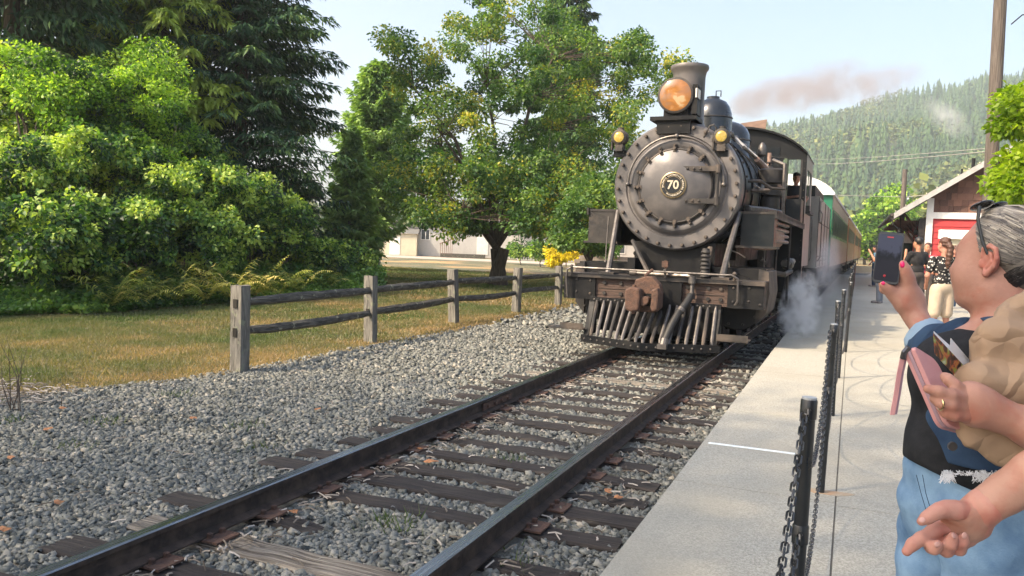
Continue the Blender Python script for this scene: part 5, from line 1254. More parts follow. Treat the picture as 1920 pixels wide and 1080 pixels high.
for z in [2.3+0.14*k for k in range(10)]: rv.ball((1.06, CY0-0.004, z), (0.014, 0.01, 0.014), 5, 3)
LP('rivets', rv, M['iron_dusty'])
LP('cab_hatch', MB().box(0.30, 0.92, CY0-0.012, CY0-0.002, 3.42, 3.86), M['boiler'])
for sx in (-1, 1):
    LP('cab_door', MB().box(sx*1.09-0.03, sx*1.09+0.03, CY0-0.42, CY0-0.01, 2.25, 3.56), M['cab_green'])
    LP('window_post', MB().box(sx*1.40-0.02, sx*1.40+0.02, CY0-0.015, CY0-0.002, 2.15, 3.57), M['iron_dusty'])
    sd_ = MB(); x0, x1 = (1.46, 1.50) if sx > 0 else (-1.50, -1.46)
    sd_.box(x0, x1, CY0+0.04, CY1, 1.2, 2.45).box(x0, x1, CY0+0.04, CY0+0.35, 2.45, 3.40).box(x0, x1, CY1-0.35, CY1, 2.45, 3.40).box(x0, x1, CY0+0.04, CY1, 3.40, zroof(1.48)-0.003)
    LP('cab_side', sd_, M['tender'] if sx > 0 else M['cab'])  # right side shares the tender paint with sky reflection in it
    for ys_ in (0.35, 1.05): LP('cab_sash', MB().box(x0+0.01, x1-0.01, CY0+ys_, CY0+ys_+0.06, 2.45, 3.4), M['cab_green'])
    LP('arm_rest', MB().box(min(sx*1.50,sx*1.60), max(sx*1.50,sx*1.60), CY0+0.35, CY0+1.75, 2.40, 2.46).box(min(sx*1.5,sx*1.58),max(sx*1.5,sx*1.58),CY0+0.4,CY0+0.7,2.46,2.58), M['iron_dusty'])
LP('cab_rear', MB().box(-1.46,-0.9,CY1-0.04,CY1,1.2,2.3).box(0.9,1.46,CY1-0.04,CY1,1.2,2.3), M['cab'])
LP('cab_floor', MB().box(-1.46, 1.46, CY0+0.04, CY1, 1.2, 1.26), M['iron'])
LP('seat_box', MB().box(0.95, 1.44, CY0+0.5, CY1-0.5, 1.26, 1.70), M['cab'])
LP('backhead', MB().lathe([(0.92,0.0),(0.92,0.25),(0.2,0.30)], (BX, CY0+0.05, BZ-0.1), 'Y', 24), M['iron'], smooth=True)
rf = MB()
n_ = len(arc)
for i in range(n_-1):
    (x0,z0),(x1,z1) = arc[i], arc[i+1]
    rf.add([(x0,CY0-0.12,z0),(x1,CY0-0.12,z1),(x1,CY1+0.35,z1),(x0,CY1+0.35,z0),(x0,CY0-0.12,z0+0.045),(x1,CY0-0.12,z1+0.045),(x1,CY1+0.35,z1+0.045),(x0,CY1+0.35,z0+0.045)],
           [(0,3,2,1),(4,5,6,7),(0,1,5,4),(1,2,6,5),(2,3,7,6),(3,0,4,7)])
LP('cab_roof', rf, M['cab'])
rh = MB(); rh.add([(-0.15,CY1-0.9,4.28),(0.42,CY1-0.9,4.28),(0.42,CY1-0.86,4.28),(-0.15,CY1-0.86,4.28),(-0.15,CY1-0.9,4.60),(0.46,CY1-0.9,4.68),(0.46,CY1-0.86,4.68),(-0.15,CY1-0.86,4.60)],[(0,3,2,1),(4,5,6,7),(0,1,5,4),(1,2,6,5),(2,3,7,6),(3,0,4,7)])
LP('roof_hatch', rh, M['brown_panel'])
LP('cab_steps', MB().box(1.2, 1.5, CY0+0.3, CY0+0.9, 0.5, 0.53).box(1.48, 1.5, CY0+0.3, CY0+0.34, 0.5, 1.2).box(1.48,1.5,CY0+0.86,CY0+0.9,0.5,1.2).box(0.9, 1.5, CY0, CY0+0.28, 0.62, 1.2), M['iron'])
for o in (MB().tube([(1.53,CY1-0.06,1.3),(1.56,CY1-0.06,1.4),(1.56,CY1-0.06,2.3),(1.53,CY1-0.06,2.4)],0.015,5),): LP('cab_grab', o, M['steel'])
# ------------------------------------------------------------------ tender
tender = thing('tender', 'dark tender painted grey with reflected sky, coupled behind the locomotive cab', 'tender', (cx(25)-0.02, 21.75, 0), R(-1.0))
TB = lambda n, mb, m, p=None: mb.build(n, m, p or tender)
TB('tank', MB().box(-1.50, 1.50, 0.2, 6.6, 1.12, 2.95), M['tender'])
for y in (0.25, 1.75, 3.35, 4.95, 6.5): TB('panel_strip', MB().box(1.50, 1.515, y-0.03, y+0.03, 1.14, 2.93), M['iron_dusty'])
for z in (1.30, 1.42, 2.30): TB('panel_strip', MB().box(1.502, 1.512, 0.3, 6.5, z-0.012, z+0.012), M['iron_dusty'])
TB('inspection_panel', MB().box(1.515, 1.545, 0.45, 1.6, 2.32, 2.86), M['tender'])
TB('coal_boards', MB().box(-1.38, 1.38, 0.5, 4.6, 2.95, 3.25), M['cab'])
TB('sill', MB().box(-1.53, 1.53, 0.1, 6.7, 1.0, 1.12), M['iron'])
TB('step', MB().box(1.25, 1.6, 0.0, 0.7, 0.62, 0.66).box(1.5,1.54,0.1,0.14,0.66,1.1).box(1.5,1.54,0.55,0.6,0.66,1.1), M['iron_dusty'])
TB('frame', MB().box(-0.9, 0.9, 0.3, 6.4, 0.72, 1.0), M['iron'])
TB('grab', MB().tube([(1.54,0.1,1.3),(1.6,0.1,1.4),(1.6,0.1,2.5),(1.54,0.1,2.6)],0.015,5), M['steel'])
def truck(parent, y):
    tk = MB(); tk.box(-1.05,-0.97,y-1.15,y+1.15,0.38,0.58).box(0.97,1.05,y-1.15,y+1.15,0.38,0.58).box(-0.95,0.95,y-0.15,y+0.15,0.4,0.62)
    for dy in (-0.85, 0.85):
        for sx in (-1, 1): tk.box(sx*1.06-0.05, sx*1.06+0.05, y+dy-0.14, y+dy+0.14, 0.3, 0.62)
    t_ = tk.build('bogie', M['iron'], parent)
    for dy in (-0.85, 0.85):
        for sx in (-1, 1): link('wheel', bogie_wheel, t_, (sx*0.76, y+dy, 0.42), (0, 0, 0 if sx > 0 else PI))
wm = MB(); wm.lathe([(0.1,-0.05),(0.33,-0.03),(0.36,-0.06),(0.42,-0.06),(0.42,0.05),(0.45,0.05),(0.45,0.07),(0.1,0.07)], (0,0,0), 'X', 24); bogie_wheel = wm.mesh('wheel', M['iron'], smooth=True)
truck(tender, 1.5); truck(tender, 5.2)
# ------------------------------------------------------------------ coaches
def coach(label, y, x, rz, L, body, lower, nwin=9):
    c = thing('passenger_coach', label, 'passenger coach', (x, y, 0), rz, 'coaches behind the locomotive')
    W = 1.50
    MB().box(-W, W, 0, L, 1.0, 3.50).build('body', body, c)
    for sx in (-1, 1):
        a, b_ = (W, W+0.012) if sx > 0 else (-W-0.012, -W)
        MB().box(a, b_, 0.05, L-0.05, 1.02, 2.02).build('lower_panel', lower, c)
        MB().box(a, b_+0.004*sx if sx > 0 else b_, 0.05, L-0.05, 3.02, 3.42).build('letter_board', lower, c)
        dx = (L-1.6)/nwin
        for k in range(nwin):
            y0 = 0.9+k*dx
            f_ = MB().box(a, b_+0.006 if sx > 0 else b_, y0, y0+dx-0.12, 2.08, 2.98).build('window', body, c)
            MB().box(b_+0.006 if sx > 0 else a-0.006, b_+0.009 if sx > 0 else a-0.002, y0+0.07, y0+dx-0.19, 2.14, 2.92).build('pane', M['glass_dark'], f_)
        MB().box(a, b_+0.03 if sx > 0 else b_, 0, L, 1.0, 1.04).build('sill', M['iron_dusty'], c)
    pts = [(-W-0.06,3.44)]+[(W*1.04*math.sin(R(q))/math.sin(R(70)), 3.52+0.62*(math.cos(R(q))-math.cos(R(70)))/(1-math.cos(R(70)))) for q in range(-70, 71, 10)]+[(W+0.06,3.44)]
    MB().prism(pts, -0.12, L+0.12, 'XZ').build('roof', M['roof_white'], c)
    MB().box(-0.38, 0.38, -0.03, 0, 1.15, 3.1).build('end_door', lower, c)
    for sx in (-1, 1): MB().box(sx*0.95-0.25, sx*0.95+0.25, -0.02, 0, 2.1, 2.9).build('end_window', M['glass_dark'], c)
    MB().box(-1.3, 1.3, 0.4, L-0.4, 0.78, 1.0).box(-0.9, 0.9, L*0.4, L*0.6, 0.45, 0.78).build('underframe', M['iron'], c)
    MB().box(W-0.1, W+0.03, -0.35, 0.0, 1.0, 1.06).box(W-0.02, W+0.02, -0.3, -0.26, 0.5, 1.0).box(W-0.3, W+0.02, -0.35, -0.02, 0.48, 0.52).build('steps', M['iron_dusty'], c)
    truck(c, 2.4); truck(c, L-2.4)
    return c
yc = 28.9
specs = [('green coach with white roof directly behind the tender', M['coach_green'], M['coach_cream'], 18.0),
         ('brick red coach behind the green one', M['coach_red'], M['coach_red'], 17.0),
         ('orange brown coach third in the train', M['coach_orange'], M['coach_orange'], 17.0),
         ('last coach of the train, dark red', M['coach_red'], M['coach_red'], 16.0)]
for lb, a, b_, L in specs:
    rz = -math.atan(0.0216); coach(lb, yc, cx(yc)+0.05, rz, L, a, b_); yc += L+0.9

# ------------------------------------------------------------------ bollards and chains
BY = [2.46, 5.06, 7.50, 9.81, 12.44, 14.94, 17.44, 20.1, 22.98, 25.6, 28.3, 31, 33.8, 36.6]
BXs = [2.415, 2.42, 2.43, 2.445, 2.50, 2.50, 2.51, 2.53, 2.54, 2.55, 2.57, 2.59, 2.61, 2.63]
BLB = ['nearest black bollard, its grey cap lowest in view','second black bollard, rust stain at its foot','third black bollard from the front','fourth black bollard from the front','fifth black bollard in the row','sixth black bollard in the row',
       'seventh black bollard in the row','eighth black bollard in the row','ninth black bollard in the row','tenth black bollard in the row','eleventh black bollard far down the platform','twelfth black bollard far down the platform','thirteenth black bollard far down the platform','last black bollard far down the platform']
def bollard():
    t = thing('bollard', 'b', 'bollard', (0, 0, 0), group='black bollards along the platform')
    MB().cyl((0,0,0),(0,0,1.0),0.0205,n=18).build('post', M['bollard'], t, True)
    for z in (0.63, 1.0):
        MB().lathe([(0.0205,-0.055),(0.0235,-0.052),(0.0235,0.0),(0.0212,0.004),(0.0205,0.004)], (0,0,z), 'Z', 18).build('collar', M['bollard'], t, True)
    MB().lathe([(0.0205,0.0),(0.0205,0.006),(0.0,0.009)], (0,0,1.004), 'Z', 18).build('cap', M['cap_grey'], t, True)
    for z in (0.61, 0.975):
        for s_ in (-1, 1): q = MB(); q.tube([(0, s_*0.024, z+0.005), (0, s_*0.036, z+0.004), (0.001, s_*0.040, z-0.008), (0, s_*0.036, z-0.014)], 0.0035, 5); q.cyl((0, s_*0.023, z), (0, s_*0.031, z), 0.008, n=6); q.build('hook', M['chain'], t)
    return t
B0 = bollard()
def copy_tree(o, parent=None):
    c = o.copy(); COL.objects.link(c)
    if parent: c.parent = parent
    for ch in list(o.children): copy_tree(ch, c)
    return c
for i, (x, y) in enumerate(zip(BXs, BY)):
    o = B0 if i == 0 else copy_tree(B0)
    o.location = (x, y, PZ); o['label'] = BLB[i]; o.rotation_euler = (R([0.3,-0.2,0.5,1.0,0.2,0.6][i % 6]), R([0.6,1.2,-0.2,0.4,1.1,0.3][i % 6]), 0)
lk = MB(); n = 10
ring_pts = [(0.0082*math.cos(a)*(1), 0.0, (0.0105 if math.sin(a) > 0 else -0.0105)+0.0082*math.sin(a)) for a in [2*PI*k/n+PI/n for k in range(n)]]
ring_pts.append(ring_pts[0])
lk.tube(ring_pts, 0.0030, 4, caps=False); link_me = lk.mesh('link', M['chain'], smooth=True)
def chain(p0, p1, sag, label, pitch=0.0262, single=True):
    p0, p1 = Vector(p0), Vector(p1); N1 = 400; pts = []
    for i in range(N1+1):
        t = i/N1; q = p0.lerp(p1, t); u = abs(2*t-1)**2.3; q.z -= sag*(1-u); pts.append(q)
    t = thing('chain', label, 'chain', tuple(p0), group='chains between the bollards') if single is not None else None
    acc = 0; k = 0; last = pts[0]; d_acc = pitch/2; out = []
    for a, b_ in zip(pts[:-1], pts[1:]):
        seg = (b_-a).length; acc += seg
        if acc >= pitch: acc -= pitch; out.append((b_.copy(), (b_-a).normalized()))
    if single:
        for k, (q, d) in enumerate(out):
            rot = d.to_track_quat('Z', 'Y').to_matrix() @ Matrix.Rotation(PI/2*(k % 2)+random.uniform(-.25,.25)+PI/4*0, 3, 'Z')
            link('link', link_me, t, q-p0, rot.to_euler())
    else:
        V = np.array([v.co[:] for v in link_me.vertices]); Fq = np.array([p.vertices[:] for p in link_me.polygons]); Vs, Fs = [], []
        for k, (q, d) in enumerate(out):
            m3 = np.array(d.to_track_quat('Z', 'Y').to_matrix() @ Matrix.Rotation(PI/2*(k % 2), 3, 'Z')); Vs.append(V @ m3.T+np.array(q-p0)); Fs.append(Fq+k*len(V))
        o = link('links', np_mesh('links', np.concatenate(Vs), np.concatenate(Fs), M['chain'], smooth=True), t); o['kind'] = 'stuff'
ORD = ['nearest','second','third','fourth','fifth','sixth','seventh','eighth','ninth','tenth','eleventh','twelfth','thirteenth']
pts_ = [(2.36, -0.25)]+list(zip(BXs, BY))
for i in range(9):
    (xa, ya), (xb, yb) = pts_[i], pts_[i+1]
    for z, sg, wd in ((PZ+0.965, 0.42, 'upper'), (PZ+0.60, 0.50, 'lower')):
        lb = (f'{wd} black chain hanging from the nearest bollard towards the camera' if i == 0 else f'{wd} black chain hanging between the {ORD[i-1]} and {ORD[i]} bollards')
        a = (xa, ya+0.036, z); b_ = (xb, yb-0.036, z)
        if i == 0 and wd == 'lower': sg = 0.38
        chain(a, b_, sg-0.012*i, lb, single=(i < 4))

# ------------------------------------------------------------------ utility poles and wires
def pole(label, x, y, h, r_, tilt=0.0, seed=1):
    t = thing('utility_pole', label, 'utility pole', (x, y, PZ if y < 40 else -0.2))
    rr = random.Random(seed); n = 16; m = 40; vs = []; fs = []
    gro = [rr.uniform(0.93, 1.03) for _ in range(n)]
    for i in range(m+1):
        z = -0.3+(h+0.3)*i/m; q = r_*(1-0.22*i/m)
        for k in range(n):
            a = 2*PI*k/n; s_ = gro[k]*(1+rr.uniform(-0.012, 0.012)); vs.append((q*s_*math.cos(a)+tilt*z, q*s_*math.sin(a), z))
    for i in range(m):
        for k in range(n): fs.append((i*n+k, i*n+(k+1) % n, (i+1)*n+(k+1) % n, (i+1)*n+k))
    fs.append(tuple(range(m*n, m*n+n)))
    me = bpy.data.meshes.new('shaft'); me.from_pydata(vs, [], fs); me.materials.append(M['pole_wood']); me.update(); link('shaft', me, t); return t
p = pole('tall weathered wooden utility pole rising behind the woman', 4.80, 17, 11.5, 0.125, -0.012, 3)
MB().tube([(0.10,-0.14,5.6),(0.26,-0.16,5.75),(0.40,-0.16,5.75)],0.012,5).build('step_iron', M['iron'], p)
p = pole('short distant utility pole behind the station roof', 4.76, 46, 6.1, 0.15, 0.0, 4)
MB().box(-0.7, 0.7, -0.05, 0.05, 5.2, 5.32).build('cross_arm', M['pole_wood'], p) if False else None
MB().lathe([(0.03,0),(0.06,0.04),(0.03,0.1)], (0.22,-0.12,4.55), 'Z', 8).build('insulator', M['white_paint'], p)
def wire(label, a, b_, sag, r_=0.018):
    a, b_ = Vector(a), Vector(b_); t = thing('overhead_wire', label, 'wire', tuple(a))
    pts = [a.lerp(b_, k/20)-a+Vector((0, 0, -sag*(1-(2*k/20-1)**2))) for k in range(21)]
    MB().tube(pts, r_, 5).build('cable', M['wire'], t)
for lb_, yy1, yy0, rr_ in (('upper overhead wire crossing the hillside to the tall pole', 296, 278, 0.010), ('lower overhead wire crossing the hillside to the tall pole', 305, 284, 0.013)):
    a_ = at(1857, yy0, 17.6); b2_ = at(1540, yy1, 60); wire(lb_, tuple(a_), tuple(b2_+(b2_-a_)*0.45), 0.12, rr_)
wire('thin wire from the distant pole across the wooded hill', (-20, 70, 7.0), (4.9, 46, 4.5), 0.15, 0.012)
wire('short wire from the distant pole to the station roof', (4.9, 46, 4.5), (12, 40, 5.2), 0.05, 0.018)
wire('wire running right from the tall pole behind the young maple', (4.8, 17.1, 4.45), (20, 22, 7.5), 0.4, 0.012)

# ------------------------------------------------------------------ station
SY = 36.0
stn = thing('station_building', 'red station building with brown shingled gable and white trim beside the platform', 'building', (0, SY, PZ))
W0, W1, EV, RX, RZ_ = 5.24, 13.6, 3.14, 9.45, 6.82       # wall left/right, wall-top band, ridge
slope = (RZ_-2.82)/(RX-3.55)
def zr(x): return (2.82+slope*(x-3.55) if x < RX else RZ_-slope*(x-RX))-PZ
MB().box(W0+0.02, W1, 0.06, 16, 0, EV-PZ).build('wall_core', M['red_siding'], stn)
# gable infill behind the shingles
MB().prism([(W0, EV-PZ), (W1, EV-PZ), (W1, zr(W1)-0.1), (RX, zr(RX)-0.1), (W0, zr(W0)-0.1)], 0.06, 0.2, 'XZ').build('gable_board', M['shingle'], stn)
bd = MB().add([(0,0,0),(1,0,0),(1,0.06,0),(0,0.06,0),(0,0.03,1),(1,0.03,1),(1,0.06,1),(0,0.06,1)], [(0,3,2,1),(4,5,6,7),(0,1,5,4),(1,2,6,5),(2,3,7,6),(3,0,4,7)]).mesh('siding_board', M['red_siding'])
z = 0.05
while z < EV-PZ-0.25:
    link('siding_board', bd, stn, (W0+0.14, 0.0, z), None, (W1-W0-0.14, 1, 0.235)); z += 0.23
MB().box(W0-0.02, W1, -0.05, 0.059, EV-PZ-0.13, EV-PZ+0.12).build('band_board', M['white_paint'], stn)
MB().box(W0-0.10, W0+0.14, -0.06, 0.07, 0, zr(W0)-0.15).build('corner_board', M['white_paint'], stn)
sg_ = MB().add([(0,-0.025,0),(1,-0.025,0),(1,0.03,0),(0,0.03,0),(0,0.0,1),(1,0.0,1),(1,0.03,1),(0,0.03,1)], [(0,3,2,1),(4,5,6,7),(0,1,5,4),(1,2,6,5),(2,3,7,6),(3,0,4,7)])
M['shingle2'] = mat('cedar_shingle_light', (0.15,0.075,0.052), (0.19,0.10,0.07), 0.9, scale=8, stretch=(6,6,1), bump=0.5)
M['shingle3'] = mat('cedar_shingle_dark', (0.075,0.040,0.030), (0.11,0.06,0.045), 0.9, scale=8, stretch=(6,6,1), bump=0.5)
sg_me = [sg_.mesh('shingle', M[k]) for k in ('shingle', 'shingle2', 'shingle3')]
row = 0; z = EV-PZ+0.13; cnt = 0
while z < zr(RX)-0.4:
    x = W0+0.15-random.random()*0.2
    while x < W1-0.2:
        wd = random.uniform(0.17, 0.36)
        if x > W0+0.12 and z+0.25 < min(zr(x), zr(x+wd))-0.08 and cnt < 300 and x < 12.5:
            link('shingle', random.choice(sg_me), stn, (x, 0.02, z-random.random()*0.02), None, (wd-0.014, 1, 0.27)); cnt += 1
        x += wd
    z += 0.25; row += 1
# roof planes with overhang, fascia and gutter
def roof_plane(xa, xb, name):
    q = MB(); za, zb = zr(xa), zr(xb)
    q.add([(xa,-0.55,za),(xb,-0.55,zb),(xb,17,zb),(xa,17,za),(xa,-0.55,za+0.10),(xb,-0.55,zb+0.10),(xb,17,zb+0.10),(xa,17,za+0.10)],[(0,3,2,1),(4,5,6,7),(0,1,5,4),(1,2,6,5),(2,3,7,6),(3,0,4,7)])
    q.build(name, M['roof_tin'], stn)
roof_plane(3.95, RX, 'roof'); roof_plane(RX, 15.4, 'roof')
fb = MB(); fb.add([(3.95,-0.62,zr(3.95)-0.14),(RX,-0.62,zr(RX)-0.14),(RX,-0.56,zr(RX)-0.14),(3.95,-0.56,zr(3.95)-0.14),(3.95,-0.62,zr(3.95)+0.10),(RX,-0.62,zr(RX)+0.10),(RX,-0.56,zr(RX)+0.10),(3.95,-0.56,zr(3.95)+0.10)],[(0,3,2,1),(4,5,6,7),(0,1,5,4),(1,2,6,5),(2,3,7,6),(3,0,4,7)])
fb.build('fascia', M['grey_paint'], stn)
gt = MB(); gt.tube([(3.88,-0.6,zr(3.95)+0.02),(3.88,17,zr(3.95)+0.02)],0.07,8); gt.tube([(3.90,-0.5,zr(3.95)),(3.92,-0.5,zr(3.95)-0.35),(4.12,-0.3,zr(3.95)-0.5)],0.035,6)
gt.build('gutter', M['iron_dusty'], stn)
for y in (1.2, 4.2, 7.2, 10.2, 13.2):
    MB().box(4.05, 5.3, y, y+0.1, zr(4.0)-0.28, zr(4.0)-0.16).tube([(5.3,y+0.05,1.9),(4.4,y+0.05,zr(4.4)-0.15)],0.05,4).build('bracket', M['shingle'], stn)
for k in range(9): MB().box(3.5, 9.4, 0.2+k*1.9, 0.26+k*1.9, -0.001, 0.0).build('x', M['shingle'], stn) if False else None
for x in (3.75, 4.35):
    MB().ball((x+0.5, 0.6, 2.35), (0.10,0.10,0.12), 8, 6).cyl((x+0.5,0.6,2.45),(x+0.5,0.6,2.9),0.012,n=5).build('hanging_lamp', M['iron'], stn)
# porch side: white far wing, window, dark doorway
MB().box(4.2, 5.25, 9.0, 9.2, 0, 2.5).build('wing_wall', M['white_paint'], stn)
MB().box(4.5, 5.26, 8.92, 9.0, 0.9, 2.0).build('wing_window', M['glass_dark'], stn)
MB().lathe([(0.13,0.0),(0.13,2.3),(0.2,2.4)], (4.3,8.3,0), 'Z', 12).build('porch_column', M['white_paint'], stn, True)
MB().box(W0-0.34, W0-0.10, 0.15, 0.45, 0, 2.9).build('downspout_board', M['iron_dusty'], stn)
for y in (1.0, 3.4, 5.8):
    f_ = MB().box(W0-0.02, W0+0.018, y, y+1.2, 0.8, 2.2).build('window_frame', M['white_paint'], stn); MB().box(W0-0.03, W0-0.021, y+0.1, y+1.1, 0.9, 2.1).build('pane', M['glass_dark'], f_)
bu = MB()
for k in range(16):
    t_ = k/15; x = 4.0+(RX-4.2)*t_; bu.ball((x, -0.64, zr(x)+0.13), 0.022, 5, 3)
for k in range(10): bu.ball((W0+0.3+k*0.55, -0.065, EV-PZ+0.10), 0.02, 5, 3)
M['bulb'] = mat('string_bulb', (0.85,0.80,0.62), None, 0.4); bu.build('string_bulbs', M['bulb'], stn)
v = MB().cyl((7.0,3,zr(7.0)-0.1),(7.0,3,zr(7.0)+0.55),0.07,n=10).cyl((6.7,4,zr(6.7)-0.1),(6.7,4,zr(6.7)+0.4),0.04,n=8); v.build('roof_vent', M['iron'], stn)
gl = MB().lathe([(0.10,-0.04),(0.13,0.0),(0.10,0.05)], (9.4,-0.02,4.6), 'Y', 14); gl.build('wall_lamp', M['white_paint'], stn)
# cream notice cabinet in front of the red wall
nc = thing('notice_cabinet', 'cream notice cabinet with a white sloping top in front of the red wall', 'notice board', (6.0, 33.2, PZ))
MB().box(-0.45, 0.75, 0, 0.3, 0.3, 2.05).build('case', M['shed_wall'], nc)
q = MB(); q.prism([(-0.15, 2.05), (0.5, 2.05), (0.4, 2.38), (-0.02, 2.38)], -0.6, 0.9, 'YZ'); q.build('top', M['white_paint'], nc)
for x in (-0.4, 0.7): MB().box(x-0.04, x+0.04, 0.1, 0.18, 0, 0.3).build('leg', M['shed_wall'], nc)
# things at the far end of the platform
for i, (x, y) in enumerate(((3.2, 57.5),)):
    b_ = thing('bench', 'pale bench at the far end of the platform', 'bench', (x, y, -0.2))
    MB().box(-0.7, 0.7, -0.2, 0.2, 0.42, 0.48).build('seat', M['shed_wall'], b_); MB().box(-0.7, 0.7, 0.18, 0.22, 0.5, 0.9).build('backrest', M['shed_wall'], b_)
    for sx in (-0.6, 0.6): MB().box(sx-0.04, sx+0.04, -0.18, 0.18, 0, 0.42).build('leg', M['shed_wall'], b_)
# scraps lying about
def scrap(name, label, cat, x, y, z, s_, m, seed, n=9):
    r = random.Random(seed); pts = [(math.cos(2*PI*k/n)*s_*r.uniform(0.55, 1.2), math.sin(2*PI*k/n)*s_*r.uniform(0.4, 0.9)) for k in range(n)]
    mb = MB(); mb.v = [(0, 0, s_*0.3)]+[(a, b_, r.uniform(0.0, s_*0.35)) for a, b_ in pts]+[(0, 0, s_*0.3-0.002)]+[(a, b_, -0.002+r.uniform(0.0, s_*0.3)) for a, b_ in pts]
    mb.f = [(0, 1+k, 1+(k+1) % n) for k in range(n)]
    mb.v = mb.v[:n+1]; me = mb.mesh(name, m); o = link(name, me, None, (x, y, z), (0, 0, r.random()*6)); mod = o.modifiers.new('s', 'SOLIDIFY'); mod.thickness = 0.002
    tag(o, label, cat, None); return o
scrap('paper_scrap', 'crumpled white paper scrap on the ballast beside the platform edge', 'litter', 1.50, 4.45, -0.15, 0.055, M['paper'], 3)
LV = [(-0.35,5.32,'large orange fallen leaf between the rails'),(-0.62,5.62,'pale fallen leaf beside the left rail'),(-3.6,4.6,'orange leaf on the gravel left of the track'),(-3.05,3.9,'brown leaf alone on the gravel'),
      (-2.9,5.5,'pale orange leaf on the gravel near the grass'),(-1.75,2.95,'orange leaf near the end of a tie at lower left'),(-2.0,2.75,'small red leaf on the gravel at lower left'),(1.25,3.35,'orange leaf near the platform edge at the bottom'),
      (0.98,3.4,'orange leaf just right of the right rail'),(1.15,5.2,'rusty brown leaf by the end of a tie'),(1.05,5.3,'curled brown leaf beside the rusty one'),(-0.55,3.95,'small orange leaf between the rails'),(-1.9,3.4,'curled brown leaf near the pale tie'),(-4.2,5.2,'faded leaf on the far gravel'),(-2.2,6.4,'straw coloured leaf beside the far ballast')]
for i, (x, y, lb) in enumerate(LV):
    o = scrap('fallen_leaf', lb, 'leaf', x, y, -0.155, 0.045 if i else 0.06, M['dead_leaf'], 20+i, 8); o['group'] = 'fallen leaves on the ballast'
# ------------------------------------------------------------------ steam, smoke, haze
def puff(name, label, c, rad, density, col, scale=2.0, thr=0.45, rot=(0, 0, 0), fall=1.0, ani=0.2):
    mb = MB(); mb.ball((0, 0, 0), (1, 1, 1), 16, 10); o = mb.build(name, None if False else M['wire'], None, False, c, rot); o.scale = rad
    m = bpy.data.materials.new(name+'_volume'); m.use_nodes = True; N = m.node_tree.nodes; L = m.node_tree.links
    for n_ in list(N):
        if n_.type == 'BSDF_PRINCIPLED': N.remove(n_)
    v = N.new('ShaderNodeVolumePrincipled'); v.inputs['Color'].default_value = (*col, 1); v.inputs['Anisotropy'].default_value = ani
    tc = N.new('ShaderNodeTexCoord'); ln = N.new('ShaderNodeVectorMath'); ln.operation = 'LENGTH'; L.new(tc.outputs['Object'], ln.inputs[0])
    fo = N.new('ShaderNodeMapRange'); fo.inputs[1].default_value = 1.0; fo.inputs[2].default_value = 0.25; L.new(ln.outputs['Value'], fo.inputs[0])
    ge = N.new('ShaderNodeNewGeometry'); no = N.new('ShaderNodeTexNoise'); no.inputs['Scale'].default_value = scale; no.inputs['Detail'].default_value = 4; no.inputs['Distortion'].default_value = 0.6
    L.new(ge.outputs['Position'], no.inputs['Vector'])
    mr = N.new('ShaderNodeMapRange'); mr.inputs[1].default_value = thr; mr.inputs[2].default_value = thr+0.22; L.new(no.outputs[0], mr.inputs[0])
    mu = N.new('ShaderNodeMath'); mu.operation = 'MULTIPLY'; L.new(fo.outputs[0], mu.inputs[0]); L.new(mr.outputs[0], mu.inputs[1])
    m2 = N.new('ShaderNodeMath'); m2.operation = 'MULTIPLY'; m2.inputs[1].default_value = density; L.new(mu.outputs[0], m2.inputs[0]); L.new(m2.outputs[0], v.inputs['Density'])
    L.new(v.outputs[0], N['Material Output'].inputs['Volume'])
    o.data.materials.clear(); o.data.materials.append(m); tag(o, label, None, None, 'stuff'); return o
puff('steam', 'white steam blowing low beside the cylinders', (1.66, 16.2, 0.50), (0.42, 2.8, 0.52), 13.0, (1,1,1), 3.6, 0.51, (R(10), 0, R(2)))
puff('steam', 'thin steam rising beside the tender', (1.9, 22.5, 1.1), (0.45, 4.0, 0.9), 0.7, (0.95,0.95,0.96), 1.4, 0.44, (R(6), 0, 0))
for px_, py_, d_, rad_, dn_, lb_ in ((1432,186,42,(2.0,4.5,0.95),0.95,'brownish smoke rising right behind the steam dome'), (1530,165,52,(3.6,6,1.5),0.60,'grey smoke drifting above the cab roof'), (1640,160,64,(3.6,6,1.5),0.38,'thin smoke drifting over the ridge')):
    puff('smoke', lb_, tuple(float(v) for v in at(px_, py_, d_)), rad_, dn_, (0.52,0.48,0.48), 0.75, 0.42, (0, R(-12), R(20)))
puff('steam', 'wisp of steam in front of the wooded hillside', tuple(float(v) for v in at(1775, 222, 90)), (3.6, 5, 1.5), 0.22, (0.92,0.93,0.95), 0.45, 0.43, (0, R(38), 0))
hz_ = MB().box(-1000, 1000, -40, 1500, -1.3, 232).build('haze', M['wire']); hz_['kind'] = 'stuff'
m = bpy.data.materials.new('haze_volume'); m.use_nodes = True; N = m.node_tree.nodes
for n_ in list(N):
    if n_.type == 'BSDF_PRINCIPLED': N.remove(n_)
v = N.new('ShaderNodeVolumePrincipled'); v.inputs['Color'].default_value = (0.86, 0.92, 0.95, 1); v.inputs['Density'].default_value = 0.0005; v.inputs['Anisotropy'].default_value = 0.3
m.node_tree.links.new(v.outputs[0], N['Material Output'].inputs['Volume']); hz_.data.materials.clear(); hz_.data.materials.append(m)
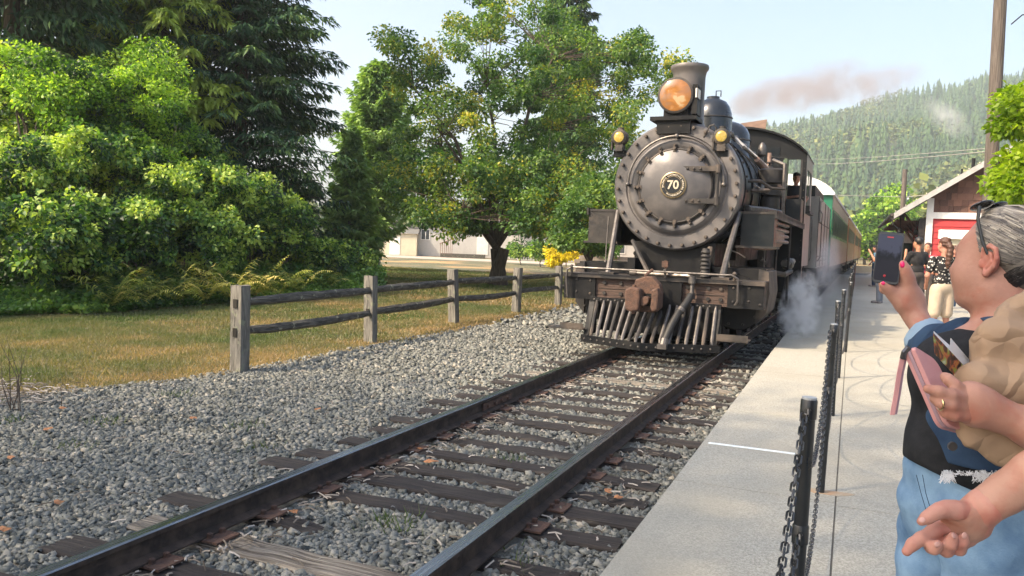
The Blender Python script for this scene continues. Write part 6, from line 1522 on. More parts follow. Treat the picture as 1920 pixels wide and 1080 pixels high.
# ------------------------------------------------------------------ people: smooth unions of tapered limbs, meshed as one skin
def skin(name, c, c2): return mat(name, c, c2, 0.5, scale=9, lo=0.3, hi=0.7, bump=0.5, bscale=110, bdist=0.0015, sss=0.10, spec=0.3, c3=(c[0]*1.02, c[1]*0.78, c[2]*0.74), s3=22, lo3=0.5, hi3=0.75)
M['skin'] = skin('skin_warm', (0.37,0.190,0.138), (0.455,0.245,0.18))
M['skin_arm'] = skin('skin_arm', (0.38,0.205,0.145), (0.45,0.255,0.185))
M['skin_hand'] = skin('skin_pink_palm', (0.42,0.195,0.15), (0.48,0.255,0.19))
M['skin_tan'] = skin('skin_tanned', (0.40,0.20,0.12), (0.47,0.25,0.16))
M['skin_ear'] = skin('skin_ear', (0.42,0.17,0.13), (0.48,0.22,0.165))
M['eye_dark'] = mat('eye_shadow_lid', (0.20,0.10,0.08), None, 0.5)
M['nail'] = mat('fingernail', (0.52,0.29,0.24), None, 0.25)
M['nail_pink'] = mat('pink_nail_polish', (0.80,0.03,0.16), None, 0.2)
M['black_top'] = mat('black_knit', (0.014,0.015,0.017), (0.024,0.025,0.028), 0.9, scale=30, bump=0.3, bscale=300, bdist=0.002, spec=0.2)
def denim(name, a, b_): return mat(name, a, b_, 0.85, scale=7, lo=0.3, hi=0.72, detail=6, bump=0.5, bscale=260, bdist=0.002, spec=0.2, c3=b_, s3=3.5, lo3=0.5, hi3=0.75)
M['jeans'] = denim('light_blue_jeans', (0.065,0.14,0.27), (0.25,0.39,0.54))
M['jacket'] = denim('dark_denim', (0.012,0.027,0.060), (0.040,0.075,0.135))
M['jacket_worn'] = denim('faded_denim', (0.12,0.20,0.30), (0.28,0.38,0.48))
M['pink_leather'] = mat('pink_leather', (0.56,0.27,0.27), (0.62,0.32,0.31), 0.45, scale=8, bump=0.2, bscale=120, bdist=0.001)
M['pink_dark'] = mat('pink_zip_tape', (0.36,0.24,0.28), None, 0.6)
M['gold'] = mat('ring_gold', (0.75,0.56,0.30), None, 0.25, metal=1.0)
M['zip_metal'] = mat('bag_clasp_metal', (0.10,0.10,0.11), None, 0.3, metal=0.8)
M['kraft'] = mat('brown_kraft_paper', (0.31,0.205,0.125), (0.37,0.255,0.165), 0.8, scale=3, bump=0.3, bscale=30, bdist=0.004)
nt_ = M['kraft'].node_tree; vo_ = nt_.nodes.new('ShaderNodeTexVoronoi'); vo_.feature = 'DISTANCE_TO_EDGE'; vo_.inputs['Scale'].default_value = 11
tc_ = nt_.nodes.new('ShaderNodeTexCoord'); nn_ = nt_.nodes.new('ShaderNodeTexNoise'); nn_.inputs['Scale'].default_value = 9; mm_ = nt_.nodes.new('ShaderNodeMix'); mm_.data_type = 'VECTOR'; mm_.inputs[0].default_value = 0.14
nt_.links.new(tc_.outputs['Object'], nn_.inputs['Vector']); nt_.links.new(tc_.outputs['Object'], mm_.inputs[4]); nt_.links.new(nn_.outputs['Color'], mm_.inputs[5]); nt_.links.new(mm_.outputs[1], vo_.inputs['Vector'])
bp_ = nt_.nodes.new('ShaderNodeBump'); bp_.inputs['Strength'].default_value = 0.9; bp_.inputs['Distance'].default_value = 0.022; nt_.links.new(vo_.outputs['Distance'], bp_.inputs['Height']); nt_.links.new(bp_.outputs[0], nt_.nodes['Principled BSDF'].inputs['Normal'])
M['thread'] = mat('frayed_white_thread', (0.72,0.74,0.76), None, 0.9)
M['phone_case'] = mat('phone_case_black', (0.012,0.016,0.018), None, 0.45)
M['hair_brown'] = mat('brown_hair', (0.10,0.045,0.03), (0.045,0.022,0.016), 0.55, scale=20, stretch=(6,6,1))
M['hair_black'] = mat('black_hair', (0.010,0.009,0.010), (0.022,0.02,0.02), 0.5, scale=20)
M['lens_dark'] = mat('sunglass_lens', (0.008,0.009,0.010), None, 0.08, spec=0.8)
M['hair_streak'] = tint_mat('streaked_grey_blond_hair', [(0.0,(0.020,0.018,0.018)),(0.4,(0.085,0.075,0.068)),(0.7,(0.30,0.265,0.215)),(1.0,(0.62,0.56,0.45))], 0.42, spec=0.5)

def basis(F, up=(0, 0, 1)):
    F = np.array(F, float); F /= np.linalg.norm(F); L_ = np.cross(up, F); L_ /= np.linalg.norm(L_); U = np.cross(F, L_)
    return np.stack([F, L_, U])       # rows: front, left, up
def head_sdf(s, O, B, sc=1.0, full=1.0, ears=True, neck=None):
    """O centre of the head at eye level between the ears; B rows front, left, up"""
    T = lambda f, l, u: O+sc*(f*B[0]+l*B[1]+u*B[2])
    E = lambda f, l, u, rf, rl, ru: s.ell(T(f, l, u), np.array([rf, rl, ru])*sc, B)
    E(-0.012,0,0.035,0.096,0.076,0.088); E(0.035,0,-0.03,0.060,0.062*full,0.082); E(0.040,0,-0.082,0.048,0.048*full,0.040)
    E(0.078,0,-0.104,0.022,0.024,0.020); E(0.083,0,0.022,0.018,0.05,0.016)
    for q in (-1, 1): E(0.058,q*0.036,-0.035,0.032,0.028*full,0.030); E(0.0,q*0.052*full,-0.075,0.035,0.022,0.035)
    s.cap(T(0.092,0,0.008), T(0.113,0,-0.034), 0.009*sc, 0.013*sc); E(0.094,0.012,-0.037,0.012,0.010,0.009); E(0.094,-0.012,-0.037,0.012,0.010,0.009)
    E(0.094,0,-0.062,0.010,0.023,0.007); E(0.091,0,-0.074,0.011,0.020,0.008)
    for q in (-1, 1): s.minus(T(0.094,q*0.032,0.002), np.array([0.016,0.018,0.012])*sc, B, 0.008)
    if ears:
        for q in (-1, 1):
            E(-0.012,q*0.080,-0.004,0.018,0.009,0.031); E(-0.004,q*0.078,-0.030,0.010,0.007,0.014)
            s.minus(T(-0.006,q*0.090,0.0), np.array([0.009,0.008,0.017])*sc, B, 0.003)
    return T

# ---- the woman filming with her phone ------------------------------------
D0 = 1.75
wroot = at(1850, 900, D0).copy(); wroot[2] = PZ; WR = tuple(float(v) for v in wroot)
woman = thing('person', 'woman with streaked grey hair tied back, denim jacket, light jeans, holding up a phone', 'person', WR)
left_i = -RT; away = FW.copy(); away[2] = 0; away /= np.linalg.norm(away)
HF = (-RT)*math.cos(R(57))+away*math.sin(R(57)); HF[2] = 0.02
HB = basis(HF)
HO = at(1877, 487, 1.80)
HS = 0.905
s = SDF(0.016); T = head_sdf(s, HO, HB, HS, 1.20, ears=False)
s.ell(T(0.042,0.055,-0.045), np.array([0.038,0.030,0.045]), HB); s.ell(T(0.035,0.055,0.02), np.array([0.035,0.02,0.045]), HB); s.ell(T(0.03,0.02,-0.10), np.array([0.05,0.05,0.03]), HB)
def pxr(px, d): return px/FPX*d
# neck, shoulders, torso, arms
s.k = 0.022
s.cap(T(-0.02,0,-0.06), at(1880,640,1.78), 0.060, 0.066)
body = s
sh_far = at(1815, 655, 1.98); sh_near = at(1960, 660, 1.66)
body.cap(sh_far, sh_near, 0.062); body.ell(at(1850,720,1.78), (0.125,0.125,0.14)); body.ell(at(1835,830,1.78), (0.135,0.13,0.13)); body.ell(at(1850,930,1.78), (0.145,0.14,0.12))
elb_far = at(1768, 672, 2.03); wr_far = at(1716, 592, 2.14)
body.path([sh_far, elb_far], [0.052, 0.045]).path([elb_far, at(1745,640,2.08), wr_far], [0.043, 0.037, 0.0265])
er = SDF(0.003); EL = lambda f, u, l=0.086: T(f-0.004, l-0.25*max(0, f+0.01), u-0.002)
er.path([EL(0.010,0.010),EL(0.006,0.027),EL(-0.010,0.035),EL(-0.026,0.027,0.092),EL(-0.031,0.006,0.094),EL(-0.025,-0.014,0.092),EL(-0.012,-0.028,0.088)],[0.0035,0.0045,0.005,0.0052,0.005,0.0048,0.0055])
er.cap(EL(-0.006,-0.032), EL(-0.002,-0.024,0.083), 0.0085, 0.006).path([EL(-0.004,0.020,0.084),EL(-0.015,0.013,0.088),EL(-0.018,-0.003,0.089),EL(-0.009,-0.016,0.086)],[0.0035,0.0045,0.0045,0.005])
er.cap(EL(0.011,-0.004,0.083), EL(0.010,-0.014,0.083), 0.0055); er.ell(EL(-0.010,0.002,0.079), np.array([0.020,0.0055,0.031]), HB)
sdf_obj('ear', er, 0.0017, M['skin_ear'], woman, WR, relax=1)
# right hand: palm, thumb on the near edge, fingers behind the phone
ph = lambda x, y, d=2.15: at(x, y, d)
body.path([wr_far, ph(1708,572), ph(1702,552)], [0.0265, 0.029, 0.027]); body.cap(ph(1712,560), ph(1694,566,2.14), 0.026, 0.020)
body.path([ph(1704,545,2.14), ph(1701,522,2.135), ph(1696,506,2.13), ph(1693,493,2.125)], [0.020,0.0155,0.0115,0.009])
body.path([ph(1692,566), ph(1675,552,2.15), ph(1664,540,2.145), ph(1654,533,2.14)], [0.019,0.0125,0.0105,0.0085])
for k, (yy_, xx) in enumerate(((548,1686),(530,1684),(512,1682))):
    body.path([ph(1698,yy_+6,2.17), ph(xx,yy_,2.195), ph(xx-22,yy_-4,2.20), ph(xx-32,yy_-4,2.195)], [0.014,0.011,0.0095,0.008])
# left arm: from the near shoulder down, forearm across to the wallet
elb = at(2030, 838, 1.51); wr = at(1868, 776, 1.53)
body.path([sh_near, at(2060,750,1.58), elb], [0.055,0.05,0.046]).path([elb, at(1940,804,1.515), wr], [0.041,0.037,0.029])
pm_ = lambda x, y, d=1.53: at(x, y, d)
body.cap(wr, pm_(1838,764), 0.030, 0.031); body.cap(pm_(1822,742), pm_(1824,776), 0.026, 0.024); body.cap(pm_(1845,755), pm_(1815,745), 0.026, 0.024)
sdf_obj('body', body, 0.0054, M['skin'], woman, WR, relax=2)
hs = SDF(0.008)
hs.path([pm_(1808,735,1.525), pm_(1790,722,1.52), pm_(1778,711,1.525), pm_(1771,706,1.535)], [0.0125,0.0105,0.0095,0.0085])
hs.path([pm_(1808,747,1.52), pm_(1783,741,1.505), pm_(1760,734,1.505), pm_(1740,729,1.51)], [0.014,0.0115,0.0105,0.009])
hs.path([pm_(1808,764,1.52), pm_(1783,760,1.505), pm_(1765,756,1.505), pm_(1752,748,1.515)], [0.0135,0.0115,0.010,0.009])
hs.path([pm_(1808,780,1.52), pm_(1788,779,1.51), pm_(1774,774,1.512), pm_(1766,766,1.52)], [0.0125,0.010,0.0095,0.0085])
hs.cap(pm_(1812,742,1.525), pm_(1812,775,1.525), 0.017, 0.015)
sdf_obj('fingers', hs, 0.0026, M['skin'], woman, WR, relax=2)
MB().tube([tuple(np.array(p)-wroot) for p in [pm_(1763,757,1.504)+0.0118*(np.array([0,0,1])*math.cos(a)+away*math.sin(a)) for a in [2*PI*k/16 for k in range(17)]]], 0.0018, 5, caps=False).build('ring', M['gold'], woman, True)
MB().ball(tuple(ph(1692,496,2.117)-wroot), (0.006,0.0035,0.009), 8, 6).build('thumb_nail', M['nail_pink'], woman, True)
MB().ball(tuple(ph(1656,531,2.132)-wroot), (0.005,0.003,0.005), 8, 6).build('finger_nail', M['nail_pink'], woman, True)
# eyes and brows
for q in (-1, 1):
    MB().ball(tuple(T(0.077,q*0.031,0.001)-wroot), 0.0125*HS, 12, 8).build('eye', M['eye_dark'], woman, True)
# black top
def wob(seed, amp, fr):
    r = np.random.default_rng(seed); K = r.normal(0, 1, (6, 3))*fr; ph_ = r.random(6)*6.28
    def g(P): return amp*sum(np.sin(P @ K[i]+ph_[i]) for i in range(6))/3
    return g
tp = SDF(0.03)
tp.ell(at(1815,712,1.77), (0.122,0.13,0.112)).ell(at(1772,705,1.74), (0.062,0.09,0.060)).ell(at(1818,820,1.76), (0.124,0.12,0.13)).ell(at(1788,848,1.74), (0.090,0.10,0.070))
tp.cap(at(1812,650,1.95), at(1920,665,1.66), 0.052); tp.ell(at(1910,780,1.82), (0.12,0.12,0.16))
wt_ = wob(3, 0.003, 26)
def tpn(P): return wt_(P)+0.0035*np.sin(P[:, 2]*58+4*np.sin(P @ RT*11)+P @ RT*20)*np.clip((1.15-P[:, 2])*4, 0, 1)
tp.noise = tpn
nv = HF.copy(); nv[2] = 0
tp.ell(at(1818,885,1.76), (0.128,0.13,0.09)); tp.plane(at(1712,868,1.70), np.array([0,0,-1.0])-0.42*RT)
sdf_obj('black_top', tp, 0.006, M['black_top'], woman, WR, relax=2)
# denim jacket: back, open front panel, raised sleeve with faded cuff
jk = SDF(0.025)
jk.ell(at(1870,700,1.77), (0.15,0.165,0.13)).ell(at(1862,800,1.74), (0.150,0.165,0.16)).ell(at(1862,850,1.735), (0.145,0.160,0.10)).cap(at(1822,652,1.98), at(1950,660,1.64), 0.070); jk.ell(at(1950,780,1.74), (0.15,0.16,0.18))
jk.noise = wob(8, 0.004, 30)
jk.plane(at(1766,830,1.62), -RT*0.99+UP*0.12); jk.plane(at(1840,886,1.60), (0, 0, -1)); jk.minus(at(1790,655,1.72), (0.095,0.2,0.085), None, 0.01)
sdf_obj('denim_jacket', jk, 0.006, M['jacket'], woman, WR, relax=2)
jl = SDF(0.02); jl.path([at(1850,660,1.84), at(1805,660,1.90), at(1768,660,1.97), at(1748,652,2.03)], [0.080,0.075,0.066,0.058]); jl.noise = wob(5, 0.004, 45)
sdf_obj('sleeve', jl, 0.0055, M['jacket'], woman, WR, relax=2)
cf = SDF(0.012); cf.cap(at(1748,649,2.04), at(1733,628,2.075), 0.060, 0.054); cf.noise = wob(6, 0.002, 60); cf.plane(at(1731,625,2.078), at(1725,620,2.09)-at(1750,650,2.04)); cf.sub = []
sdf_obj('cuff', cf, 0.005, M['jacket_worn'], woman, WR, relax=2)
cl_ = SDF(0.02); cl_.path([at(1745,668,1.92), at(1790,640,1.88), at(1825,628,1.84), at(1852,640,1.76)], [0.020,0.024,0.022,0.018]); cl_.path([at(1835,735,1.66), at(1850,690,1.67), at(1880,640,1.70), at(1920,585,1.74), at(1950,580,1.76)], [0.020,0.026,0.028,0.030,0.03]); cl_.noise = wob(9, 0.003, 50)
sdf_obj('collar', cl_, 0.005, M['jacket_worn'] if False else M['jacket'], woman, WR, relax=1)
# jacket button, seam and frayed hem
bt = at(1784, 836, 1.585)
bu_ = MB(); bc = tuple(bt-wroot); nb2 = -away; q0 = Vector(bc); q1 = q0+Vector(tuple(nb2*0.006)); bu_.tube([q0, q1], 0.0088, 14); bu_.build('button', M['steel'], woman)
fz = MB(); rr = random.Random(4)
for k in range(170):
    x = rr.choice([1766+rr.random()*18, 1766+rr.random()*105, 1828+rr.random()*22]); cl2 = rr.random(); dn = (13 if x < 1785 or 1826 < x < 1850 else 3)
    p0 = at(x, 884+rr.uniform(-3, 3), 1.585+max(0, (1790-x))*0.0008); p1 = at(x+rr.uniform(-6, 8), 886+rr.random()*dn, 1.575); p2 = at(x+rr.uniform(-10, 12), 888+rr.random()*dn*1.5, 1.575)
    fz.tube([tuple(p-wroot) for p in (p0, p1, p2)], 0.0006, 3, caps=False)
o = fz.build('frayed_hem', M['thread'], woman); o['kind'] = 'stuff'
# jeans
jn = SDF(0.032)
jn.ell(at(1850,925,1.77), (0.150,0.150,0.105)).ell(at(1780,950,1.80), (0.108,0.115,0.10)).ell(at(1870,960,1.70), (0.13,0.125,0.10))
hipL = at(1766, 1010, 1.86); hipR = at(1868, 1015, 1.67)
kn1 = hipL.copy(); kn1[2] = PZ+0.46; an1 = hipL.copy()+(-RT)*0.02; an1[2] = PZ+0.09; kn2 = hipR.copy(); kn2[2] = PZ+0.46; an2 = hipR.copy(); an2[2] = PZ+0.09
jn.path([hipL, kn1, an1], [0.099,0.074,0.058]).path([hipR, kn2, an2], [0.110,0.072,0.058])
def jw(P): return 0.003*np.sin(P[:, 2]*75+5*np.sin(P @ RT*14))*np.clip((P[:, 2]-0.55)*3, 0.2, 1)+0.003*np.sin(P @ RT*50+P[:, 2]*22)
jn.noise = jw
jn.plane(at(1840,825,1.76), (0, 0, 1)); jn.cap(at(1790,880,1.77), at(1860,860,1.76), 0.098)
sdf_obj('jeans', jn, 0.009, M['jeans'], woman, WR, relax=2)
st_ = MB()
for off in (0, 9):
    st_.tube([tuple(at(1718+off*1.3, 890, 1.60)-wroot), tuple(at(1727+off, 925, 1.605)-wroot), tuple(at(1738+off, 962, 1.615)-wroot)], 0.0007, 3)
st_.build('pocket_stitching', M['jacket'], woman)
for q, c in ((0, an1), (1, an2)):
    sh_ = SDF(0.02); base = np.array([c[0], c[1], PZ+0.035]); sh_.path([base-HF*0.05, base+HF*0.16], [0.038, 0.032]); sh_.plane((0, 0, PZ+0.001), (0, 0, -1))
    sdf_obj('shoe', sh_, 0.008, M['white_paint'], woman, WR)
# hair: scalp cap with swept-back strands gathered into a bun
hc = SDF(0.02); TT = lambda f, l, u: HO+HS*(f*HB[0]+l*HB[1]+u*HB[2])
hc.ell(TT(-0.022,0,0.042), np.array([0.098,0.081,0.089])*HS, HB); hc.ell(TT(-0.065,0,-0.015), np.array([0.052,0.064,0.070])*HS, HB); hc.ell(TT(-0.132,0.01,0.012), np.array([0.038,0.042,0.045])*HS, HB)
hc.plane(TT(0.058,0,0.070), HB[0]*0.85+HB[2]*-0.42); hc.minus(TT(0.03,0.078,-0.03), np.array([0.052,0.03,0.058])*HS, HB, 0.01); hc.minus(TT(0.03,-0.078,-0.03), np.array([0.052,0.03,0.058])*HS, HB, 0.01)
M['hair_base'] = mat('grey_brown_hair', (0.075,0.065,0.058), (0.17,0.15,0.125), 0.6, scale=30, stretch=(1,1,5))
hr_ = sdf_obj('hair', hc, 0.0045, M['hair_base'], woman, WR, relax=2)
rr = np.random.default_rng(12); TB_ = np.random.default_rng(5).random(60); Vs, Fs, Tn = [], [], []; b0 = 0
bun = np.array([-0.108, 0.01, 0.010])
for k in range(1500):
    side = 1 if rr.random() < 0.72 else -1
    th = rr.random()*1.55            # 0 = over the ear, 1.5 = crown
    st0 = np.array([0.052-0.03*(1-th/1.5)+rr.normal(0, .004), side*0.079*math.cos(th)**0.8, 0.018+0.112*math.sin(th)]) if th < 1.5 else np.array([0.03, 0.0, 0.132])
    low = rr.random() < 0.25
    if low: st0 = np.array([-0.028-0.02*rr.random(), side*0.068, -0.045-0.05*rr.random()])
    end = bun+np.array([0.0, side*0.016*math.cos(th), -0.02+0.035*th/1.5])+rr.normal(0, 0.003, 3)
    pts = []; off_ = rr.normal(0, .006)
    for t in np.linspace(0, 1, 8):
        p = st0*(1-t)+end*t
        c = np.array([-0.022, 0, 0.040]) if not low else np.array([-0.055, 0, -0.01]); v_ = p-c; rad = np.array([0.1005, 0.0835, 0.0915]) if not low else np.array([0.056,0.066,0.078])
        q = np.linalg.norm(v_/rad); tgt = c+v_/max(q, 1e-6)*(1.0+off_+0.02*math.sin(PI*t))
        mixf = 1.0 if t < 0.75 else (1-t)/0.25
        pts.append(tgt*mixf+p*(1-mixf))
    pts = np.array([HO+HS*(p[0]*HB[0]+p[1]*HB[1]+p[2]*HB[2]) for p in pts]); d = np.gradient(pts, axis=0); d /= np.linalg.norm(d, axis=1, keepdims=True)
    out_ = pts-HO; sd2 = np.cross(d, out_); sd2 /= np.maximum(np.linalg.norm(sd2, axis=1, keepdims=True), 1e-6); up2 = np.cross(sd2, d); w2 = 0.0017*(0.6+rr.random())
    tri = np.stack([pts-sd2*w2, pts+sd2*w2, pts+up2*w2*1.2], 1).reshape(-1, 3); Vs.append(tri)
    f = []
    for i in range(7):
        for a, b in ((0, 1), (1, 2), (2, 0)): f.append((i*3+a, i*3+b, (i+1)*3+b, (i+1)*3+a))
    Fs.append(np.array(f)+b0); b0 += len(tri)
    streak = float(np.interp((th/1.55)*28+(30 if side > 0 else 0), np.arange(60), TB_)); tnt = np.clip((0.22+0.68*streak if not low else 0.08)+rr.normal(0, .06), 0, 1)
    Tn.append(np.full(len(tri), tnt))
o = link('hair_strands', np_mesh('hair_strands', np.concatenate(Vs)-wroot, np.concatenate(Fs), M['hair_streak'], np.concatenate(Tn), smooth=True), hr_); o['kind'] = 'stuff'
# sunglasses pushed up on the head
sg = thing('sunglasses', 'black sunglasses pushed up on the head of the woman filming', 'sunglasses', tuple(float(v) for v in TT(0.05,0,0.12)))
so = np.array(sg.location)
for q in (-1, 1):
    l_ = SDF(0.004); l_.ell(TT(0.040,q*0.034,0.132), np.array([0.024,0.033,0.006]), basis(HB[0]*0.80-HB[2]*0.45, HB[2]*0.8+HB[0]*0.45)); sdf_obj('lens', l_, 0.0025, M['lens_dark'], sg, so, relax=1)
    MB().tube([tuple(TT(*p)-so) for p in ((0.030,q*0.066,0.128),(0.022,q*0.083,0.095),(0.004,q*0.0905,0.045),(-0.012,q*0.0905,0.012))], [0.0042,0.0036,0.0032,0.0028], 6).build('temple_arm', M['phone_case'], sg, True)
MB().tube([tuple(TT(*p)-so) for p in ((0.042,-0.014,0.136),(0.046,0,0.139),(0.042,0.014,0.136))], 0.003, 5).build('bridge', M['phone_case'], sg)

# ---- phone
def quad_solid(corners, th, nrm, name, m, parent, org, bev=True, rnd=0.0):
    """rounded slab spanned by four corner points"""
    c = [np.array(p, float) for p in corners]; pts = []
    for i in range(4):
        a, b, d = c[i], c[(i+1) % 4], c[i-1]
        if rnd:
            u1 = (d-a)/np.linalg.norm(d-a)*rnd; u2 = (b-a)/np.linalg.norm(b-a)*rnd
            for t in np.linspace(0, PI/2, 5): pts.append(a+u1*(1-math.sin(t))+u2*(1-math.cos(t)))
        else: pts.append(a)
    nrm = np.array(nrm)/np.linalg.norm(nrm); n = len(pts); mb = MB(); e = min(th*0.3, 0.0015) if rnd else 0
    cc = sum(pts)/n
    rings = [(0, 0.985), (e, 1), (th-e, 1), (th, 0.985)] if rnd else [(0, 1), (th, 1)]
    for h_, k in rings: mb.v += [tuple(cc+(p-cc)*k+nrm*h_-org) for p in pts]
    for j in range(len(rings)-1): mb.f += [(j*n+i, j*n+(i+1) % n, (j+1)*n+(i+1) % n, (j+1)*n+i) for i in range(n)]
    mb.f += [tuple(range(n)), tuple((len(rings)-1)*n+i for i in range(n))]
    return mb.build(name, m, parent)
pc = [at(1648,433,2.165), at(1697,437,2.135), at(1684,535,2.12), at(1634,528,2.15)]
po = (pc[0]+pc[2])/2; pn = np.cross(pc[1]-pc[0], pc[3]-pc[0]); pn = pn/np.linalg.norm(pn); pn = pn if pn @ FW < 0 else -pn
phone = thing('mobile_phone', 'black cased phone held up by the woman, its screen showing the view', 'phone', tuple(float(v) for v in po))
quad_solid(pc, 0.009, -pn, 'case', M['phone_case'], phone, po, rnd=0.009)
def inset(c, k, off): m_ = sum(c)/4; return [m_+(p-m_)*k+pn*off for p in c]
m = bpy.data.materials.new('phone_screen'); m.use_nodes = True; N = m.node_tree.nodes; L = m.node_tree.links; b = N['Principled BSDF']; b.inputs['Roughness'].default_value = 0.18; b.inputs['Specular IOR Level'].default_value = 0.10; b.inputs['Base Color'].default_value = (0.004,0.004,0.005,1)
tc = N.new('ShaderNodeTexCoord'); sx_ = N.new('ShaderNodeSeparateXYZ'); L.new(tc.outputs['Generated'], sx_.inputs[0]); no = N.new('ShaderNodeTexNoise'); no.inputs['Scale'].default_value = 4.5; no.inputs['Detail'].default_value = 8; L.new(tc.outputs['Generated'], no.inputs['Vector'])
ma = N.new('ShaderNodeMath'); ma.operation = 'MULTIPLY_ADD'; ma.inputs[1].default_value = 0.6; L.new(no.outputs[0], ma.inputs[0]); L.new(sx_.outputs['Z'], ma.inputs[2])
cr = N.new('ShaderNodeValToRGB'); L.new(ma.outputs[0], cr.inputs[0]); e = cr.color_ramp.elements; e[0].position = 0.70; e[0].color = (0.006,0.006,0.008,1); e[1].position = 0.98; e[1].color = (0.022,0.024,0.036,1); z_ = e.new(0.86); z_.color = (0.003,0.004,0.005,1); z_ = e.new(0.93); z_.color = (0.014,0.015,0.022,1)
L.new(cr.outputs[0], b.inputs['Emission Color']); b.inputs['Emission Strength'].default_value = 1.0; M['screen'] = m
ic = inset(pc, 0.90, 0.0012); quad_solid(ic, 0.0006, -pn, 'screen', m, phone, po, rnd=0.006)
def onscreen(u, v, off=0.0022): return (ic[0]*(1-u)+ic[1]*u)*(1-v)+(ic[3]*(1-u)+ic[2]*u)*v+pn*off
M['rec_red'] = mat('recording_red', (0.35,0.02,0.03), None, 0.5)
quad_solid([onscreen(.35,.05), onscreen(.62,.05), onscreen(.62,.08), onscreen(.35,.08)], 0.0004, -pn, 'recording_bar', M['rec_red'], phone, po)
MB().ball(tuple(onscreen(0.45,0.90)-po), (0.0035,0.0012,0.0035), 10, 6).build('record_button', M['rec_red'], phone)
# ---- pink wallet with wrist strap
wc = [at(1700,650,1.60), at(1748,672,1.63), at(1806,800,1.62), at(1795,820,1.575)]
wo = (wc[0]+wc[2])/2
wal = thing('wallet', 'pink zipped clutch wallet with a wrist strap in the hand of the woman', 'wallet', tuple(float(v) for v in wo))
face = [at(1703,648,1.565), at(1747,676,1.60), at(1815,812,1.60), at(1770,800,1.555)]
fn = np.cross(face[1]-face[0], face[3]-face[0]); fn /= np.linalg.norm(fn); fn = fn if fn @ FW < 0 else -fn
quad_solid(face, 0.009, fn, 'front_panel', M['pink_leather'], wal, wo, rnd=0.016)
quad_solid([p+fn*-0.001 for p in face], 0.007, -fn, 'zip_band', M['pink_dark'], wal, wo, rnd=0.018)
quad_solid([p-fn*0.009+RT*0.004 for p in face], 0.010, -fn, 'back_panel', M['pink_leather'], wal, wo, rnd=0.016)
MB().tube([tuple(at(1704,651,1.57)-wo), tuple(at(1696,660,1.575)-wo), tuple(at(1693,672,1.58)-wo)], 0.006, 6).build('clasp', M['zip_metal'], wal)
sb = [at(1692,672,1.58), at(1686,700,1.585), at(1680,740,1.59), at(1673,778,1.59)]
def ribbon(pts, wv, th, name, m_, parent, org):
    mb = MB(); n = len(pts); nv_ = np.cross(wv, pts[-1]-pts[0]); nv_ /= np.linalg.norm(nv_)
    for p in pts:
        for a_, b__ in ((-1,-1),(1,-1),(1,1),(-1,1)): mb.v.append(tuple(p+wv*a_+nv_*th*b__-org))
    for i in range(n-1):
        for k in range(4): mb.f.append((i*4+k, i*4+(k+1) % 4, (i+1)*4+(k+1) % 4, (i+1)*4+k))
    mb.f += [(0,1,2,3), tuple((n-1)*4+k for k in range(4))]; return mb.build(name, m_, parent)
ribbon(sb, RT*0.0045, 0.001, 'strap', M['pink_leather'], wal, wo); ribbon([p+RT*0.0075+away*0.006 for p in sb], RT*0.0045, 0.001, 'strap', M['pink_dark'], wal, wo)
# ---- leaflets
def leafmat():
    m = bpy.data.materials.new('leaflet_print'); m.use_nodes = True; N = m.node_tree.nodes; L = m.node_tree.links; b = N['Principled BSDF']; b.inputs['Roughness'].default_value = 0.3
    tc = N.new('ShaderNodeTexCoord'); vo = N.new('ShaderNodeTexNoise'); vo.inputs['Scale'].default_value = 2.6; vo.inputs['Detail'].default_value = 3; vo.inputs['Distortion'].default_value = 1.5; L.new(tc.outputs['Generated'], vo.inputs['Vector'])
    cr = N.new('ShaderNodeValToRGB'); L.new(vo.outputs[0], cr.inputs[0]); e = cr.color_ramp.elements; e[0].position = 0.36; e[0].color = (0.035,0.02,0.018,1); e[1].position = 0.66; e[1].color = (0.45,0.52,0.40,1)
    for p, c in ((0.44,(0.10,0.05,0.035)),(0.49,(0.50,0.12,0.05)),(0.54,(0.22,0.30,0.05)),(0.60,(0.35,0.38,0.12))): z_ = e.new(p); z_.color = (*c, 1)
    L.new(cr.outputs[0], b.inputs['Base Color']); return m
lfc = [at(1750,624,1.60), at(1805,683,1.64), at(1801,716,1.62), at(1753,664,1.585)]; lo_ = sum(lfc)/4
lf = thing('leaflet', 'printed leaflet with a dark and orange photograph held against the paper bag', 'leaflet', tuple(float(v) for v in lo_))
quad_solid(lfc, 0.001, away, 'cover', leafmat(), lf, lo_)
lfc2 = [at(1751,621,1.612), at(1818,681,1.66), at(1803,718,1.64), at(1755,662,1.60)]; l2 = sum(lfc2)/4
lf2 = thing('leaflet', 'white leaflet just behind the printed one', 'leaflet', tuple(float(v) for v in l2)); quad_solid(lfc2, 0.0012, away, 'sheet', M['paper'], lf2, l2)
lfc3 = [at(1783,634,1.625), at(1822,680,1.67), at(1806,716,1.655), at(1778,684,1.62)]; l3 = sum(lfc3)/4
lf3 = thing('leaflet', 'pale leaflet sticking up rearmost beside the paper bag', 'leaflet', tuple(float(v) for v in l3)); quad_solid(lfc3, 0.001, away, 'sheet', M['paper'], lf3, l3)
